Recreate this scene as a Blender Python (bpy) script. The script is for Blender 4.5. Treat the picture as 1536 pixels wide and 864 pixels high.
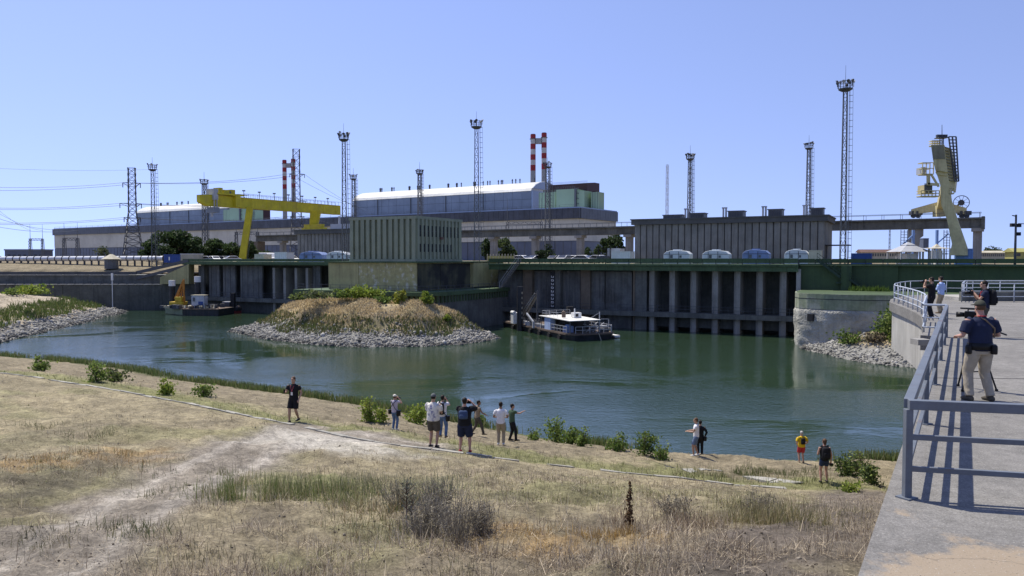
import bpy, math, random
import numpy as np
from mathutils import Vector, Matrix
R = math.radians
S = bpy.context.scene
for o in list(bpy.data.objects): bpy.data.objects.remove(o)
random.seed(7)
# ---------------------------------------------------------------- camera
CZ, F, PITCH = 11.4, 1150.0, math.atan(44 / 1150)
cd = bpy.data.cameras.new('camera'); cam = bpy.data.objects.new('camera', cd)
S.collection.objects.link(cam); S.camera = cam
cam.location = (0, 0, CZ); cam.rotation_euler = (math.pi / 2 - PITCH, 0, 0)
cd.sensor_width = 36; cd.lens = 36 * F / 1536; cd.clip_start = .1; cd.clip_end = 9000
# ---------------------------------------------------------------- sky, sun, exposure
SUN_AZ, SUN_EL = math.atan2(-.72, .69), R(61)          # azimuth clockwise from +Y
W = bpy.data.worlds.new('World'); S.world = W; W.use_nodes = True
wn, wl = W.node_tree.nodes, W.node_tree.links
bg = wn['Background']; bg.inputs['Strength'].default_value = .145
sk = wn.new('ShaderNodeTexSky'); sk.sky_type = 'NISHITA'; sk.sun_disc = False
sk.sun_elevation = SUN_EL; sk.sun_rotation = SUN_AZ
sk.altitude = 0; sk.air_density = 1.0; sk.dust_density = .1; sk.ozone_density = 3.0
tc = wn.new('ShaderNodeTexCoord'); off = wn.new('ShaderNodeVectorMath'); off.operation = 'ADD'; off.inputs[1].default_value = (0, 0, .21)
nrm = wn.new('ShaderNodeVectorMath'); nrm.operation = 'NORMALIZE'
wl.new(tc.outputs['Generated'], off.inputs[0]); wl.new(off.outputs[0], nrm.inputs[0]); wl.new(nrm.outputs[0], sk.inputs['Vector'])   # hazy, even summer sky
tint = wn.new('ShaderNodeMix'); tint.data_type = 'RGBA'; tint.blend_type = 'MULTIPLY'
tint.inputs[0].default_value = 1; tint.inputs[7].default_value = (1.175, .965, 1.05, 1)
wl.new(sk.outputs[0], tint.inputs[6]); wl.new(tint.outputs[2], bg.inputs['Color'])
sd = bpy.data.lights.new('sun', 'SUN'); sd.energy = 4.5; sd.angle = R(.53); sd.color = (1, .94, .82)
sun = bpy.data.objects.new('sun', sd); S.collection.objects.link(sun)
to_sun = Vector((math.sin(SUN_AZ) * math.cos(SUN_EL), math.cos(SUN_AZ) * math.cos(SUN_EL), math.sin(SUN_EL)))
sun.rotation_euler = to_sun.to_track_quat('Z', 'Y').to_euler()
S.view_settings.view_transform = 'Standard'; S.view_settings.look = 'None'
S.view_settings.exposure = 0.38; S.view_settings.gamma = 1
S.render.engine = 'CYCLES'
try:
    S.cycles.use_denoising = True; S.cycles.max_bounces = 6
except Exception: pass
# ---------------------------------------------------------------- geometry helpers
def ray(px, py):
    """direction of the line of sight with unit depth (photo pixel -> world)"""
    u, v = (px - 768) / F, -(py - 432) / F
    c, s = math.cos(PITCH), math.sin(PITCH)
    y = c + v * s; z = -s + v * c
    return Vector((u / y, 1, z / y))
def at(px, py, Y): d = ray(px, py); return Vector((d.x * Y, Y, CZ + d.z * Y))
def on_z(px, py, z): d = ray(px, py); return at(px, py, (z - CZ) / d.z)
def zat(px, py, Y): return at(px, py, Y).z
class Frame:
    """a building grid: s along, t away from the river"""
    def __init__(f, origin, ux):
        f.o = Vector((origin[0], origin[1], 0)); f.x = Vector((ux[0], ux[1], 0)).normalized()
        f.y = Vector((-f.x.y, f.x.x, 0)); f.rz = math.atan2(f.x.y, f.x.x)
    def p(f, s, t, z=0): return f.o + f.x * s + f.y * t + Vector((0, 0, z))
    def s(f, px, t):
        u = (px - 768) / F; b = f.o + f.y * t
        # X = b.x + s*x.x ; Y = b.y + s*x.y ; y-dependence of the pitch is tiny
        return (u * b.y - b.x) / (f.x.x - u * f.x.y)
    def sz(f, px, py, t):
        s = f.s(px, t); Y = f.p(s, t).y
        return s, zat(px, py, Y)
WF = Frame((0, 133.6), (.889, -.458))
PF = Frame((28.7, 330), (.838, -.545))
COL = S.collection
class MB:
    def __init__(m): m.v = []; m.f = []; m.mi = []
    def add(m, vs, fs, mi=0):
        b = len(m.v); m.v += [tuple(v) for v in vs]; m.f += [tuple(i + b for i in f) for f in fs]; m.mi += [mi] * len(fs); return m
    def box(m, c, d, rz=0, mi=0):
        x, y, z = d[0] / 2, d[1] / 2, d[2] / 2; cs, sn = math.cos(rz), math.sin(rz)
        vs = [(c[0] + i * x * cs - j * y * sn, c[1] + i * x * sn + j * y * cs, c[2] + k * z)
              for k in (-1, 1) for i, j in ((-1, -1), (1, -1), (1, 1), (-1, 1))]
        return m.add(vs, [(3, 2, 1, 0), (4, 5, 6, 7), (0, 1, 5, 4), (1, 2, 6, 5), (2, 3, 7, 6), (3, 0, 4, 7)], mi)
    def b2(m, x0, x1, y0, y1, z0, z1, mi=0):
        return m.box(((x0 + x1) / 2, (y0 + y1) / 2, (z0 + z1) / 2), (abs(x1 - x0), abs(y1 - y0), abs(z1 - z0)), 0, mi)
    def bar(m, p, q, w, h=None, mi=0):
        p, q = Vector(p), Vector(q); h = h or w; d = (q - p)
        if d.length < 1e-6: return m
        d.normalize(); up = Vector((0, 0, 1)) if abs(d.z) < .95 else Vector((0, 1, 0))
        a = d.cross(up).normalized() * w / 2; b = a.cross(d).normalized() * h / 2
        vs = [e + i * a + j * b for e in (p, q) for i, j in ((-1, -1), (1, -1), (1, 1), (-1, 1))]
        return m.add(vs, [(0, 1, 2, 3), (7, 6, 5, 4), (4, 5, 1, 0), (5, 6, 2, 1), (6, 7, 3, 2), (7, 4, 0, 3)], mi)
    def tube(m, p, q, r, n=8, r2=None, mi=0, caps=True):
        p, q = Vector(p), Vector(q); r2 = r if r2 is None else r2; d = (q - p).normalized()
        up = Vector((0, 0, 1)) if abs(d.z) < .95 else Vector((1, 0, 0))
        a = d.cross(up).normalized(); b = a.cross(d).normalized()
        vs = [e + (a * math.cos(k * 2 * math.pi / n) + b * math.sin(k * 2 * math.pi / n)) * rr for e, rr in ((p, r), (q, r2)) for k in range(n)]
        fs = [(k, n + k, n + (k + 1) % n, (k + 1) % n) for k in range(n)]
        if caps: fs += [tuple(range(n)), tuple(range(2 * n - 1, n - 1, -1))]
        return m.add(vs, fs, mi)
    def path(m, pts, r, n=5, mi=0):
        for a, b in zip(pts, pts[1:]): m.tube(a, b, r, n, None, mi, False)
        return m
    def prism(m, poly, z0, z1, mi=0):
        n = len(poly); vs = [(x, y, z0) for x, y in poly] + [(x, y, z1) for x, y in poly]
        ar = sum(poly[i][0] * poly[(i + 1) % n][1] - poly[(i + 1) % n][0] * poly[i][1] for i in range(n))
        fs = [(i, (i + 1) % n, n + (i + 1) % n, n + i) for i in range(n)] + [tuple(range(n - 1, -1, -1)), tuple(range(n, 2 * n))]
        if ar < 0: fs = [f[::-1] for f in fs]
        return m.add(vs, fs, mi)
    def xprism(m, prof, x0, x1, mi=0):
        """profile in (y,z) pushed along x"""
        n = len(prof); vs = [(x0, y, z) for y, z in prof] + [(x1, y, z) for y, z in prof]
        ar = sum(prof[i][0] * prof[(i + 1) % n][1] - prof[(i + 1) % n][0] * prof[i][1] for i in range(n))
        fs = [(i, (i + 1) % n, n + (i + 1) % n, n + i) for i in range(n)] + [tuple(range(n - 1, -1, -1)), tuple(range(n, 2 * n))]
        if ar < 0: fs = [f[::-1] for f in fs]
        return m.add(vs, fs, mi)
    def yprism(m, prof, y0, y1, mi=0):
        n = len(prof); vs = [(x, y0, z) for x, z in prof] + [(x, y1, z) for x, z in prof]
        ar = sum(prof[i][0] * prof[(i + 1) % n][1] - prof[(i + 1) % n][0] * prof[i][1] for i in range(n))
        fs = [(i, (i + 1) % n, n + (i + 1) % n, n + i) for i in range(n)] + [tuple(range(n - 1, -1, -1)), tuple(range(n, 2 * n))]
        if ar > 0: fs = [f[::-1] for f in fs]
        return m.add(vs, fs, mi)
    def ell(m, c, r, n=10, k=6, mi=0, z0=-1.0, z1=1.0):
        c = Vector(c); vs = []; fs = []
        for i in range(k + 1):
            zz = z0 + (z1 - z0) * i / k
            zz = math.sin(math.asin(z0) + (math.asin(z1) - math.asin(z0)) * i / k); rr = math.sqrt(max(0, 1 - zz * zz)) + 1e-4
            for j in range(n):
                a = j * 2 * math.pi / n; vs.append((c.x + r[0] * rr * math.cos(a), c.y + r[1] * rr * math.sin(a), c.z + r[2] * zz))
        for i in range(k):
            for j in range(n): fs.append((i * n + j, i * n + (j + 1) % n, (i + 1) * n + (j + 1) % n, (i + 1) * n + j))
        fs += [tuple(range(n - 1, -1, -1)), tuple(range(k * n, k * n + n))]
        return m.add(vs, fs, mi)
    def loft(m, rings, n=12, mi=0):
        """rings: (centre, u, v, a, b): ellipses joined into one skin, ends closed"""
        vs = []; fs = []
        for c, u, v, a, b in rings:
            for j in range(n):
                t = j * 2 * math.pi / n; vs.append(Vector(c) + Vector(u) * a * math.cos(t) + Vector(v) * b * math.sin(t))
        for i in range(len(rings) - 1):
            for j in range(n): fs.append((i * n + j, i * n + (j + 1) % n, (i + 1) * n + (j + 1) % n, (i + 1) * n + j))
        k = len(rings) - 1
        fs += [tuple(range(n - 1, -1, -1)), tuple(range(k * n, k * n + n))]
        return m.add(vs, fs, mi)
    def mesh(m, name, mats, smooth=False):
        me = bpy.data.meshes.new(name); me.from_pydata(m.v, [], m.f)
        for a in (mats if isinstance(mats, (list, tuple)) else [mats]): me.materials.append(a)
        if any(m.mi): me.polygons.foreach_set('material_index', m.mi)
        if smooth: me.polygons.foreach_set('use_smooth', [True] * len(me.polygons))
        me.update(); return me
    def each(m, name, mats, parent=None, bevel=0):
        """every separate piece as an object of its own"""
        n = len(m.v); up = list(range(n))
        def fd(i):
            while up[i] != i: up[i] = up[up[i]]; i = up[i]
            return i
        for f in m.f:
            for i in f[1:]: up[fd(i)] = fd(f[0])
        G = {}
        for f in m.f: G.setdefault(fd(f[0]), []).append(f)
        o = None
        for fs in G.values():
            ids = sorted({i for f in fs for i in f}); mp = {a: b for b, a in enumerate(ids)}; k = MB(); k.v = [m.v[i] for i in ids]; k.f = [tuple(mp[i] for i in f) for f in fs]; k.mi = [0] * len(fs)
            o = k.build(name, mats, parent, False, bevel)
        return o
    def build(m, name, mats, parent=None, smooth=False, bevel=0):
        return link(name, m.mesh(name, mats, smooth), parent, bevel)
def link(name, me, parent=None, bevel=0):
    o = bpy.data.objects.new(name, me); COL.objects.link(o)
    if parent: o.parent = parent
    if bevel:
        b = o.modifiers.new('bevel', 'BEVEL'); b.width = bevel; b.segments = 2; b.limit_method = 'ANGLE'
    return o
def np_mesh(name, V, faces_n, L, mat, cols=None, smooth=False):
    """V (n,3); faces_n per-face corner counts; L flat corner indices"""
    me = bpy.data.meshes.new(name); V = np.ascontiguousarray(V, dtype=np.float32)
    me.vertices.add(len(V)); me.vertices.foreach_set('co', V.ravel())
    me.loops.add(len(L)); me.loops.foreach_set('vertex_index', np.ascontiguousarray(L, dtype=np.int32))
    st = np.zeros(len(faces_n), np.int32); st[1:] = np.cumsum(faces_n)[:-1]
    me.polygons.add(len(faces_n)); me.polygons.foreach_set('loop_start', st)
    try: me.polygons.foreach_set('loop_total', np.ascontiguousarray(faces_n, dtype=np.int32))
    except Exception: pass
    if cols is not None:
        a = me.color_attributes.new('tone', 'FLOAT_COLOR', 'POINT')
        c = np.ones((len(V), 4), np.float32); c[:, :3] = cols; a.data.foreach_set('color', c.ravel())
    if mat: me.materials.append(mat)
    me.update(calc_edges=True); me.validate()
    if smooth: me.polygons.foreach_set('use_smooth', np.ones(len(me.polygons), bool))
    return me
def thing(name, label, cat, loc=(0, 0, 0), rz=0, group=None):
    o = bpy.data.objects.new(name, None); COL.objects.link(o); o.empty_display_size = .3
    o.location = loc; o.rotation_euler = (0, 0, rz); return tag(o, label, cat, group)
def tag(o, label, cat, group=None):
    o['label'] = label; o['category'] = cat
    if group: o['group'] = group
    return o
def kind(o, k): o['kind'] = k; return o
def copy_tree(o, loc=None, rz=None, label=None, parent=None):
    c = o.copy(); COL.objects.link(c)
    if parent: c.parent = parent
    if loc is not None: c.location = loc
    if rz is not None: c.rotation_euler = (0, 0, rz)
    if label: c['label'] = label
    for ch in KIDS(o): copy_tree(ch, parent=c)
    return c
def KIDS(o): return [x for x in COL.objects if x.parent == o]
# ---------------------------------------------------------------- numpy noise
def _h(ix, iy, seed):
    n = (ix.astype(np.int64) * 374761393 + iy.astype(np.int64) * 668265263 + seed * 974634777) & 0x7fffffff
    n = ((n ^ (n >> 13)) * 1274126177) & 0x7fffffff
    return ((n ^ (n >> 16)) & 0xffff) / 65535.0
def vnoise(x, y, seed=0):
    ix, iy = np.floor(x), np.floor(y); fx, fy = x - ix, y - iy; fx = fx * fx * (3 - 2 * fx); fy = fy * fy * (3 - 2 * fy)
    a, b, c, d = _h(ix, iy, seed), _h(ix + 1, iy, seed), _h(ix, iy + 1, seed), _h(ix + 1, iy + 1, seed)
    return (a * (1 - fx) + b * fx) * (1 - fy) + (c * (1 - fx) + d * fx) * fy
def fbm(x, y, seed=0, o=4):
    r = 0; a = .5
    for k in range(o): r = r + a * vnoise(x * 2 ** k, y * 2 ** k, seed + k); a *= .5
    return r / (1 - .5 ** o)
def pdist(x, y, pts):
    """distance to a polyline"""
    best = np.full(np.shape(x), 1e9)
    for (x0, y0), (x1, y1) in zip(pts, pts[1:]):
        dx, dy = x1 - x0, y1 - y0; t = np.clip(((x - x0) * dx + (y - y0) * dy) / (dx * dx + dy * dy + 1e-9), 0, 1)
        best = np.minimum(best, np.hypot(x - x0 - t * dx, y - y0 - t * dy))
    return best
def inside(x, y, poly):
    r = np.zeros(np.shape(x), bool); n = len(poly)
    for i in range(n):
        (x0, y0), (x1, y1) = poly[i], poly[(i + 1) % n]
        c = ((y0 > y) != (y1 > y)) & (x < (x1 - x0) * (y - y0) / ((y1 - y0) if abs(y1 - y0) > 1e-9 else 1e-9) + x0)
        r ^= c
    return r
# ================================================================ materials
def nodes(name):
    m = bpy.data.materials.new(name); m.use_nodes = True; nt = m.node_tree
    return m, nt, nt.nodes['Principled BSDF']
def lin(c):
    return tuple(c) + (1,) if len(c) == 3 else c
def MAT(name, col, rough=.75, var=.18, scale=.6, fine=6.0, streak=0., bump=0., bdist=.05, metal=0., col2=None, mix2=.5, stain=(.09, .08, .065), spec=.4):
    """colour broken up by coarse and fine noise; streak = rain marks running down; col2 = second colour in patches"""
    m, nt, b = nodes(name); N, L = nt.nodes, nt.links
    g = N.new('ShaderNodeNewGeometry')
    def noise(sc, det=4, vec=None, rough=.6):
        n = N.new('ShaderNodeTexNoise'); n.inputs['Scale'].default_value = sc; n.inputs['Detail'].default_value = det
        n.inputs['Roughness'].default_value = rough; L.new(vec or g.outputs['Position'], n.inputs['Vector']); return n.outputs['Fac']
    def ramp(src, a, b_):
        r = N.new('ShaderNodeMapRange'); r.inputs['From Min'].default_value = a; r.inputs['From Max'].default_value = b_; L.new(src, r.inputs['Value']); return r.outputs[0]
    def mix(fac, a, b_, mode='MIX'):
        x = N.new('ShaderNodeMix'); x.data_type = 'RGBA'; x.blend_type = mode
        if isinstance(fac, (int, float)): x.inputs[0].default_value = fac
        else: L.new(fac, x.inputs[0])
        for i, q in ((6, a), (7, b_)):
            if isinstance(q, tuple): x.inputs[i].default_value = lin(q)
            else: L.new(q, x.inputs[i])
        return x.outputs[2]
    n1, n2 = noise(scale), noise(fine, 3)
    c = mix(ramp(n1, .3, .7), tuple(k * (1 - var) for k in col), tuple(min(1, k * (1 + var)) for k in col))
    if col2: c = mix(ramp(noise(scale * .7 + .01, 5), mix2 - .08 if mix2 > .1 else .4, mix2 + .08), c, col2)
    c = mix(ramp(n2, .25, .75), c, mix(1.0, c, (1 - var * .8,) * 3, 'MULTIPLY'))
    if streak:
        mp = N.new('ShaderNodeMapping'); mp.inputs['Scale'].default_value = (1.3, 1.3, .07); L.new(g.outputs['Position'], mp.inputs['Vector'])
        s = ramp(noise(1.6, 5, mp.outputs[0], .65), .5, .75)
        sm = N.new('ShaderNodeMath'); sm.operation = 'MULTIPLY'; sm.inputs[1].default_value = streak; L.new(s, sm.inputs[0])
        c = mix(sm.outputs[0], c, stain)
    L.new(c, b.inputs['Base Color']); b.inputs['Roughness'].default_value = rough; b.inputs['Metallic'].default_value = metal
    b.inputs['Specular IOR Level'].default_value = spec
    if bump:
        bp = N.new('ShaderNodeBump'); bp.inputs['Strength'].default_value = bump; bp.inputs['Distance'].default_value = bdist
        L.new(noise(fine * 2.2, 5), bp.inputs['Height']); L.new(bp.outputs[0], b.inputs['Normal'])
    return m
M = {}
M['concrete'] = MAT('concrete', (.30, .29, .27), .9, .2, .35, 5, .55, .3)
M['dark_concrete'] = MAT('dark_concrete', (.145, .148, .135), .9, .35, .35, 3, .8, .3, stain=(.055, .055, .05))
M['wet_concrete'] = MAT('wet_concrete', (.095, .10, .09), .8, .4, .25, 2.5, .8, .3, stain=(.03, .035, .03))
M['pale_concrete'] = MAT('pale_concrete', (.40, .385, .35), .9, .2, .5, 4, .45, .5, stain=(.14, .13, .10))
M['rough_concrete'] = MAT('rough_concrete', (.44, .43, .38), .95, .28, .5, 1.4, .4, 1.0, .35, stain=(.13, .13, .10))
M['panel_concrete'] = MAT('panel_concrete', (.215, .22, .205), .9, .2, .5, 5, .5, .25)
M['cornice'] = MAT('cornice', (.10, .105, .105), .9, .2, .4, 4, .4, .2)
M['gate_steel'] = MAT('gate_steel', (.125, .133, .13), .7, .4, .3, 2, .75, .1, stain=(.21, .20, .18), col2=(.075, .075, .07), mix2=.58)
M['olive_wall'] = MAT('olive_wall', (.42, .385, .19), .85, .2, .3, 3, .5, .2, stain=(.12, .11, .06))
M['olive_wall_scuffed'] = MAT('olive_wall_scuffed', (.41, .375, .18), .85, .2, 1.6, 3, .5, .2, col2=(.62, .60, .50), mix2=.61, stain=(.12, .11, .06))
M['green_wall'] = MAT('green_wall', (.062, .098, .042), .8, .22, .25, 3, .5, .15, stain=(.02, .035, .025))
M['green_beam'] = MAT('green_beam', (.072, .118, .055), .8, .25, .4, 4, .5, .15, stain=(.02, .03, .022))
M['green_clad'] = MAT('green_clad', (.285, .31, .215), .7, .14, .4, 4, .4, .05, stain=(.10, .12, .09))
M['green_white'] = MAT('green_white', (.25, .28, .18), .9, .3, .5, 3, .75, .5, stain=(.085, .13, .06), col2=(.38, .39, .32), mix2=.55)
M['dark_glass'] = MAT('dark_glass', (.02, .022, .03), .15, .2, .5, 2, spec=.6)
M['hall_blue'] = MAT('hall_blue', (.21, .24, .29), .55, .16, .15, 1.2, .3, 0, stain=(.14, .16, .22))
M['hall_blue_light'] = MAT('hall_blue_light', (.34, .42, .56), .5, .1, .1, .8)
M['hall_roof'] = MAT('hall_roof', (.60, .60, .57), .5, .16, .12, 1.0, .3, stain=(.34, .32, .28))
M['hall_white'] = MAT('hall_white', (.58, .56, .48), .7, .14, .12, 1.2, .3, 0, stain=(.35, .33, .3))
M['hall_band'] = MAT('hall_band', (.065, .072, .092), .35, .35, .25, 1.2, .3)
M['hall_dark'] = MAT('hall_dark', (.11, .13, .18), .4, .2, .08, .5, .2)
M['hall_green'] = MAT('hall_green', (.31, .41, .27), .7, .08, .1, .8, .12, 0, stain=(.2, .33, .22))
M['hall_red'] = MAT('hall_red', (.06, .025, .03), .6, .2, .1, .8, .1)
M['stack_grey'] = MAT('stack_grey', (.33, .33, .33), .8, .1, .2, 2)
M['stack_red'] = MAT('stack_red', (.30, .03, .035), .7, .1, .2, 2)
M['stack_white'] = MAT('stack_white', (.52, .51, .5), .7, .08, .2, 2)
M['crane_yellow'] = MAT('crane_yellow', (.58, .50, .025), .6, .16, .5, 3, .45, 0, stain=(.30, .22, .03), col2=(.50, .40, .05), mix2=.62)
M['crane_cream'] = MAT('crane_cream', (.66, .575, .30), .65, .18, .5, 3, .55, 0, stain=(.26, .19, .09), col2=(.47, .40, .22), mix2=.6)
M['crane_dark'] = MAT('crane_dark', (.27, .25, .16), .7, .2, .5, 3, .5)  # darker cream for stair steps and the painted shade on the girder end
M['steel_dark'] = MAT('steel_dark', (.07, .075, .085), .6, .25, .5, 4)
M['steel_mid'] = MAT('steel_mid', (.12, .125, .13), .5, .2, .5, 4)
M['steel_pale'] = MAT('steel_pale', (.42, .43, .45), .45, .15, .5, 4)
M['wire'] = MAT('wire', (.10, .11, .13), .5, .05)
M['rail_blue'] = MAT('rail_blue', (.135, .153, .18), .5, .15, 2.5, 22, .15, .1, col2=(.15, .10, .075), mix2=.66)
M['rail_pale'] = MAT('rail_pale', (.42, .46, .52), .45, .12, 2, 12)
M['white_paint'] = MAT('white_paint', (.74, .74, .72), .5, .08, .8, 5, .2, stain=(.45, .43, .4))
M['white_tent'] = MAT('white_tent', (.60, .64, .66), .6, .12, .6, 4, .2, stain=(.4, .42, .42))
M['blue_tent'] = MAT('blue_tent', (.20, .27, .47), .6, .15, .6, 4, .2)
M['blue_paint'] = MAT('blue_paint', (.03, .08, .30), .5, .15, .8, 4, .2)
M['light_blue_paint'] = MAT('light_blue_paint', (.20, .33, .62), .5, .12, .8, 5, .2)
M['beige_box'] = MAT('beige_box', (.60, .56, .42), .6, .1, .8, 5, .2)
M['rubber'] = MAT('rubber', (.02, .02, .022), .8, .2)
M['hull_black'] = MAT('hull_black', (.024, .028, .034), .5, .5, .8, 4, .7, stain=(.09, .07, .06))
M['hull_green'] = MAT('hull_green', (.22, .26, .17), .6, .3, .6, 4, .4)
M['hull_red'] = MAT('hull_red', (.22, .03, .03), .6, .3, .6, 4, .3)
M['deck_rust'] = MAT('deck_rust', (.15, .11, .085), .8, .35, .8, 5)
M['orange'] = MAT('orange', (.50, .20, .03), .6, .2, .8, 4)
M['digger_yellow'] = MAT('digger_yellow', (.55, .38, .03), .6, .2, .8, 4)
M['roof_red'] = MAT('roof_red', (.15, .085, .065), .8, .2, .6, 3)
M['fence_pale'] = MAT('fence_pale', (.48, .44, .33), .8, .15, .6, 3)
M['yellow_wall'] = MAT('yellow_wall', (.36, .34, .12), .8, .1, .4, 3)
M['pipe'] = MAT('pipe', (.62, .63, .64), .35, .1, .4, 3, .15, metal=.3)
M['bark'] = MAT('bark', (.10, .075, .05), .9, .3, 2, 12, bump=.5)
M['brown_pier'] = MAT('brown_pier', (.17, .14, .105), .9, .25, .4, 4, .5, .2)
M['olive_dark'] = MAT('olive_dark', (.12, .115, .065), .9, .25, .3, 3, .7, .2, col2=(.035, .035, .03), mix2=.48, stain=(.02, .02, .018))
M['green_dark'] = MAT('green_dark', (.03, .055, .038), .8, .25, .4, 4)
M['canopy_white'] = MAT('canopy_white', (.72, .71, .66), .5, .05, .8, 5)
M['pillar_concrete'] = MAT('pillar_concrete', (.30, .29, .26), .9, .25, .3, 3, .5, .3)
M['stone'] = MAT('stone', (.30, .29, .275), .95, .35, 1.2, 8, bump=.6)
M['dead_plant'] = MAT('dead_plant', (.07, .04, .025), .9, .3, 6, 30)
def leafmat(name, col, var=.35, trans=.35):
    m, nt, b = nodes(name); N, L = nt.nodes, nt.links
    a = N.new('ShaderNodeAttribute'); a.attribute_name = 'tone'
    g = N.new('ShaderNodeNewGeometry'); n = N.new('ShaderNodeTexNoise'); n.inputs['Scale'].default_value = 1.7
    L.new(g.outputs['Position'], n.inputs['Vector'])
    r = N.new('ShaderNodeMapRange'); r.inputs['To Min'].default_value = 1 - var; r.inputs['To Max'].default_value = 1 + var; L.new(n.outputs['Fac'], r.inputs['Value'])
    x = N.new('ShaderNodeMix'); x.data_type = 'RGBA'; x.blend_type = 'MULTIPLY'; x.inputs[0].default_value = 1
    L.new(a.outputs['Color'], x.inputs[6]); L.new(r.outputs[0], x.inputs[7])
    L.new(x.outputs[2], b.inputs['Base Color']); b.inputs['Roughness'].default_value = .7; b.inputs['Specular IOR Level'].default_value = .25
    t = N.new('ShaderNodeBsdfTranslucent'); L.new(x.outputs[2], t.inputs['Color'])
    ms = N.new('ShaderNodeMixShader'); ms.inputs[0].default_value = trans
    L.new(b.outputs[0], ms.inputs[1]); L.new(t.outputs[0], ms.inputs[2]); L.new(ms.outputs[0], N['Material Output'].inputs['Surface'])
    return m
M['leaf'] = leafmat('leaf', None)
M['blade'] = leafmat('blade', None, .25, .3)
def water_mat():
    m, nt, b = nodes('water'); N, L = nt.nodes, nt.links
    g = N.new('ShaderNodeNewGeometry')
    def noise(sc, stretch, det, rough=.55, dist=0.):
        mp = N.new('ShaderNodeMapping'); mp.inputs['Scale'].default_value = stretch; mp.inputs['Rotation'].default_value = (0, 0, R(-12))
        L.new(g.outputs['Position'], mp.inputs['Vector'])
        n = N.new('ShaderNodeTexNoise'); n.inputs['Scale'].default_value = sc; n.inputs['Detail'].default_value = det; n.inputs['Roughness'].default_value = rough
        n.inputs['Distortion'].default_value = dist
        L.new(mp.outputs[0], n.inputs['Vector']); return n.outputs['Fac']
    def mth(op, a, b_):
        x = N.new('ShaderNodeMath'); x.operation = op
        for i, q in enumerate((a, b_)):
            if isinstance(q, (int, float)): x.inputs[i].default_value = q
            else: L.new(q, x.inputs[i])
        return x.outputs[0]
    calm = N.new('ShaderNodeMapRange'); L.new(noise(.035, (1, 1.6, 1), 4, .6, 1.2), calm.inputs['Value'])
    calm.inputs['From Min'].default_value = .38; calm.inputs['From Max'].default_value = .62; calm.inputs['To Min'].default_value = .06; calm.inputs['To Max'].default_value = 1.0
    h = mth('ADD', mth('MULTIPLY', noise(6.0, (1, 1.1, 1), 3), .55), mth('MULTIPLY', noise(1.9, (1, 1.5, 1), 3, .55, .6), 1.15))
    h = mth('MULTIPLY', h, calm.outputs[0])
    h = mth('ADD', h, mth('MULTIPLY', noise(.14, (1, 1.5, 1), 3, .5, 1.0), .55))
    bp = N.new('ShaderNodeBump'); bp.inputs['Strength'].default_value = .36; bp.inputs['Distance'].default_value = .115
    L.new(h, bp.inputs['Height']); L.new(bp.outputs[0], b.inputs['Normal'])
    c = N.new('ShaderNodeMix'); c.data_type = 'RGBA'; c.inputs[6].default_value = (.018, .036, .018, 1); c.inputs[7].default_value = (.032, .057, .035, 1)
    L.new(noise(.03, (1, 1.5, 1), 4), c.inputs[0]); L.new(c.outputs[2], b.inputs['Base Color'])
    b.inputs['Roughness'].default_value = .05; b.inputs['IOR'].default_value = 1.42; b.inputs['Specular IOR Level'].default_value = .5
    return m
M['water'] = water_mat()
def ground_mat():
    m, nt, b = nodes('ground'); N, L = nt.nodes, nt.links
    g = N.new('ShaderNodeNewGeometry'); a = N.new('ShaderNodeAttribute'); a.attribute_name = 'tone'
    def noise(sc, det=5, rough=.65):
        n = N.new('ShaderNodeTexNoise'); n.inputs['Scale'].default_value = sc; n.inputs['Detail'].default_value = det; n.inputs['Roughness'].default_value = rough
        L.new(g.outputs['Position'], n.inputs['Vector']); return n.outputs['Fac']
    def rng(src, a0, a1, b0, b1):
        r = N.new('ShaderNodeMapRange'); L.new(src, r.inputs['Value'])
        for k, v in zip(('From Min', 'From Max', 'To Min', 'To Max'), (a0, a1, b0, b1)): r.inputs[k].default_value = v
        return r.outputs[0]
    def mul(p, q):
        x = N.new('ShaderNodeMix'); x.data_type = 'RGBA'; x.blend_type = 'MULTIPLY'; x.inputs[0].default_value = 1
        L.new(p, x.inputs[6]); L.new(q, x.inputs[7]); return x.outputs[2]
    c = mul(a.outputs['Color'], rng(noise(.55), .3, .7, .66, 1.3))
    c = mul(c, rng(noise(3.0, 6, .75), .3, .7, .5, 1.5))
    c = mul(c, rng(noise(17, 4, .75), .3, .7, .55, 1.45))
    L.new(c, b.inputs['Base Color']); b.inputs['Roughness'].default_value = .95; b.inputs['Specular IOR Level'].default_value = .15
    bp = N.new('ShaderNodeBump'); bp.inputs['Strength'].default_value = .9; bp.inputs['Distance'].default_value = .06
    L.new(noise(9, 7, .8), bp.inputs['Height']); L.new(bp.outputs[0], b.inputs['Normal'])
    return m
M['ground'] = ground_mat()
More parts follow.
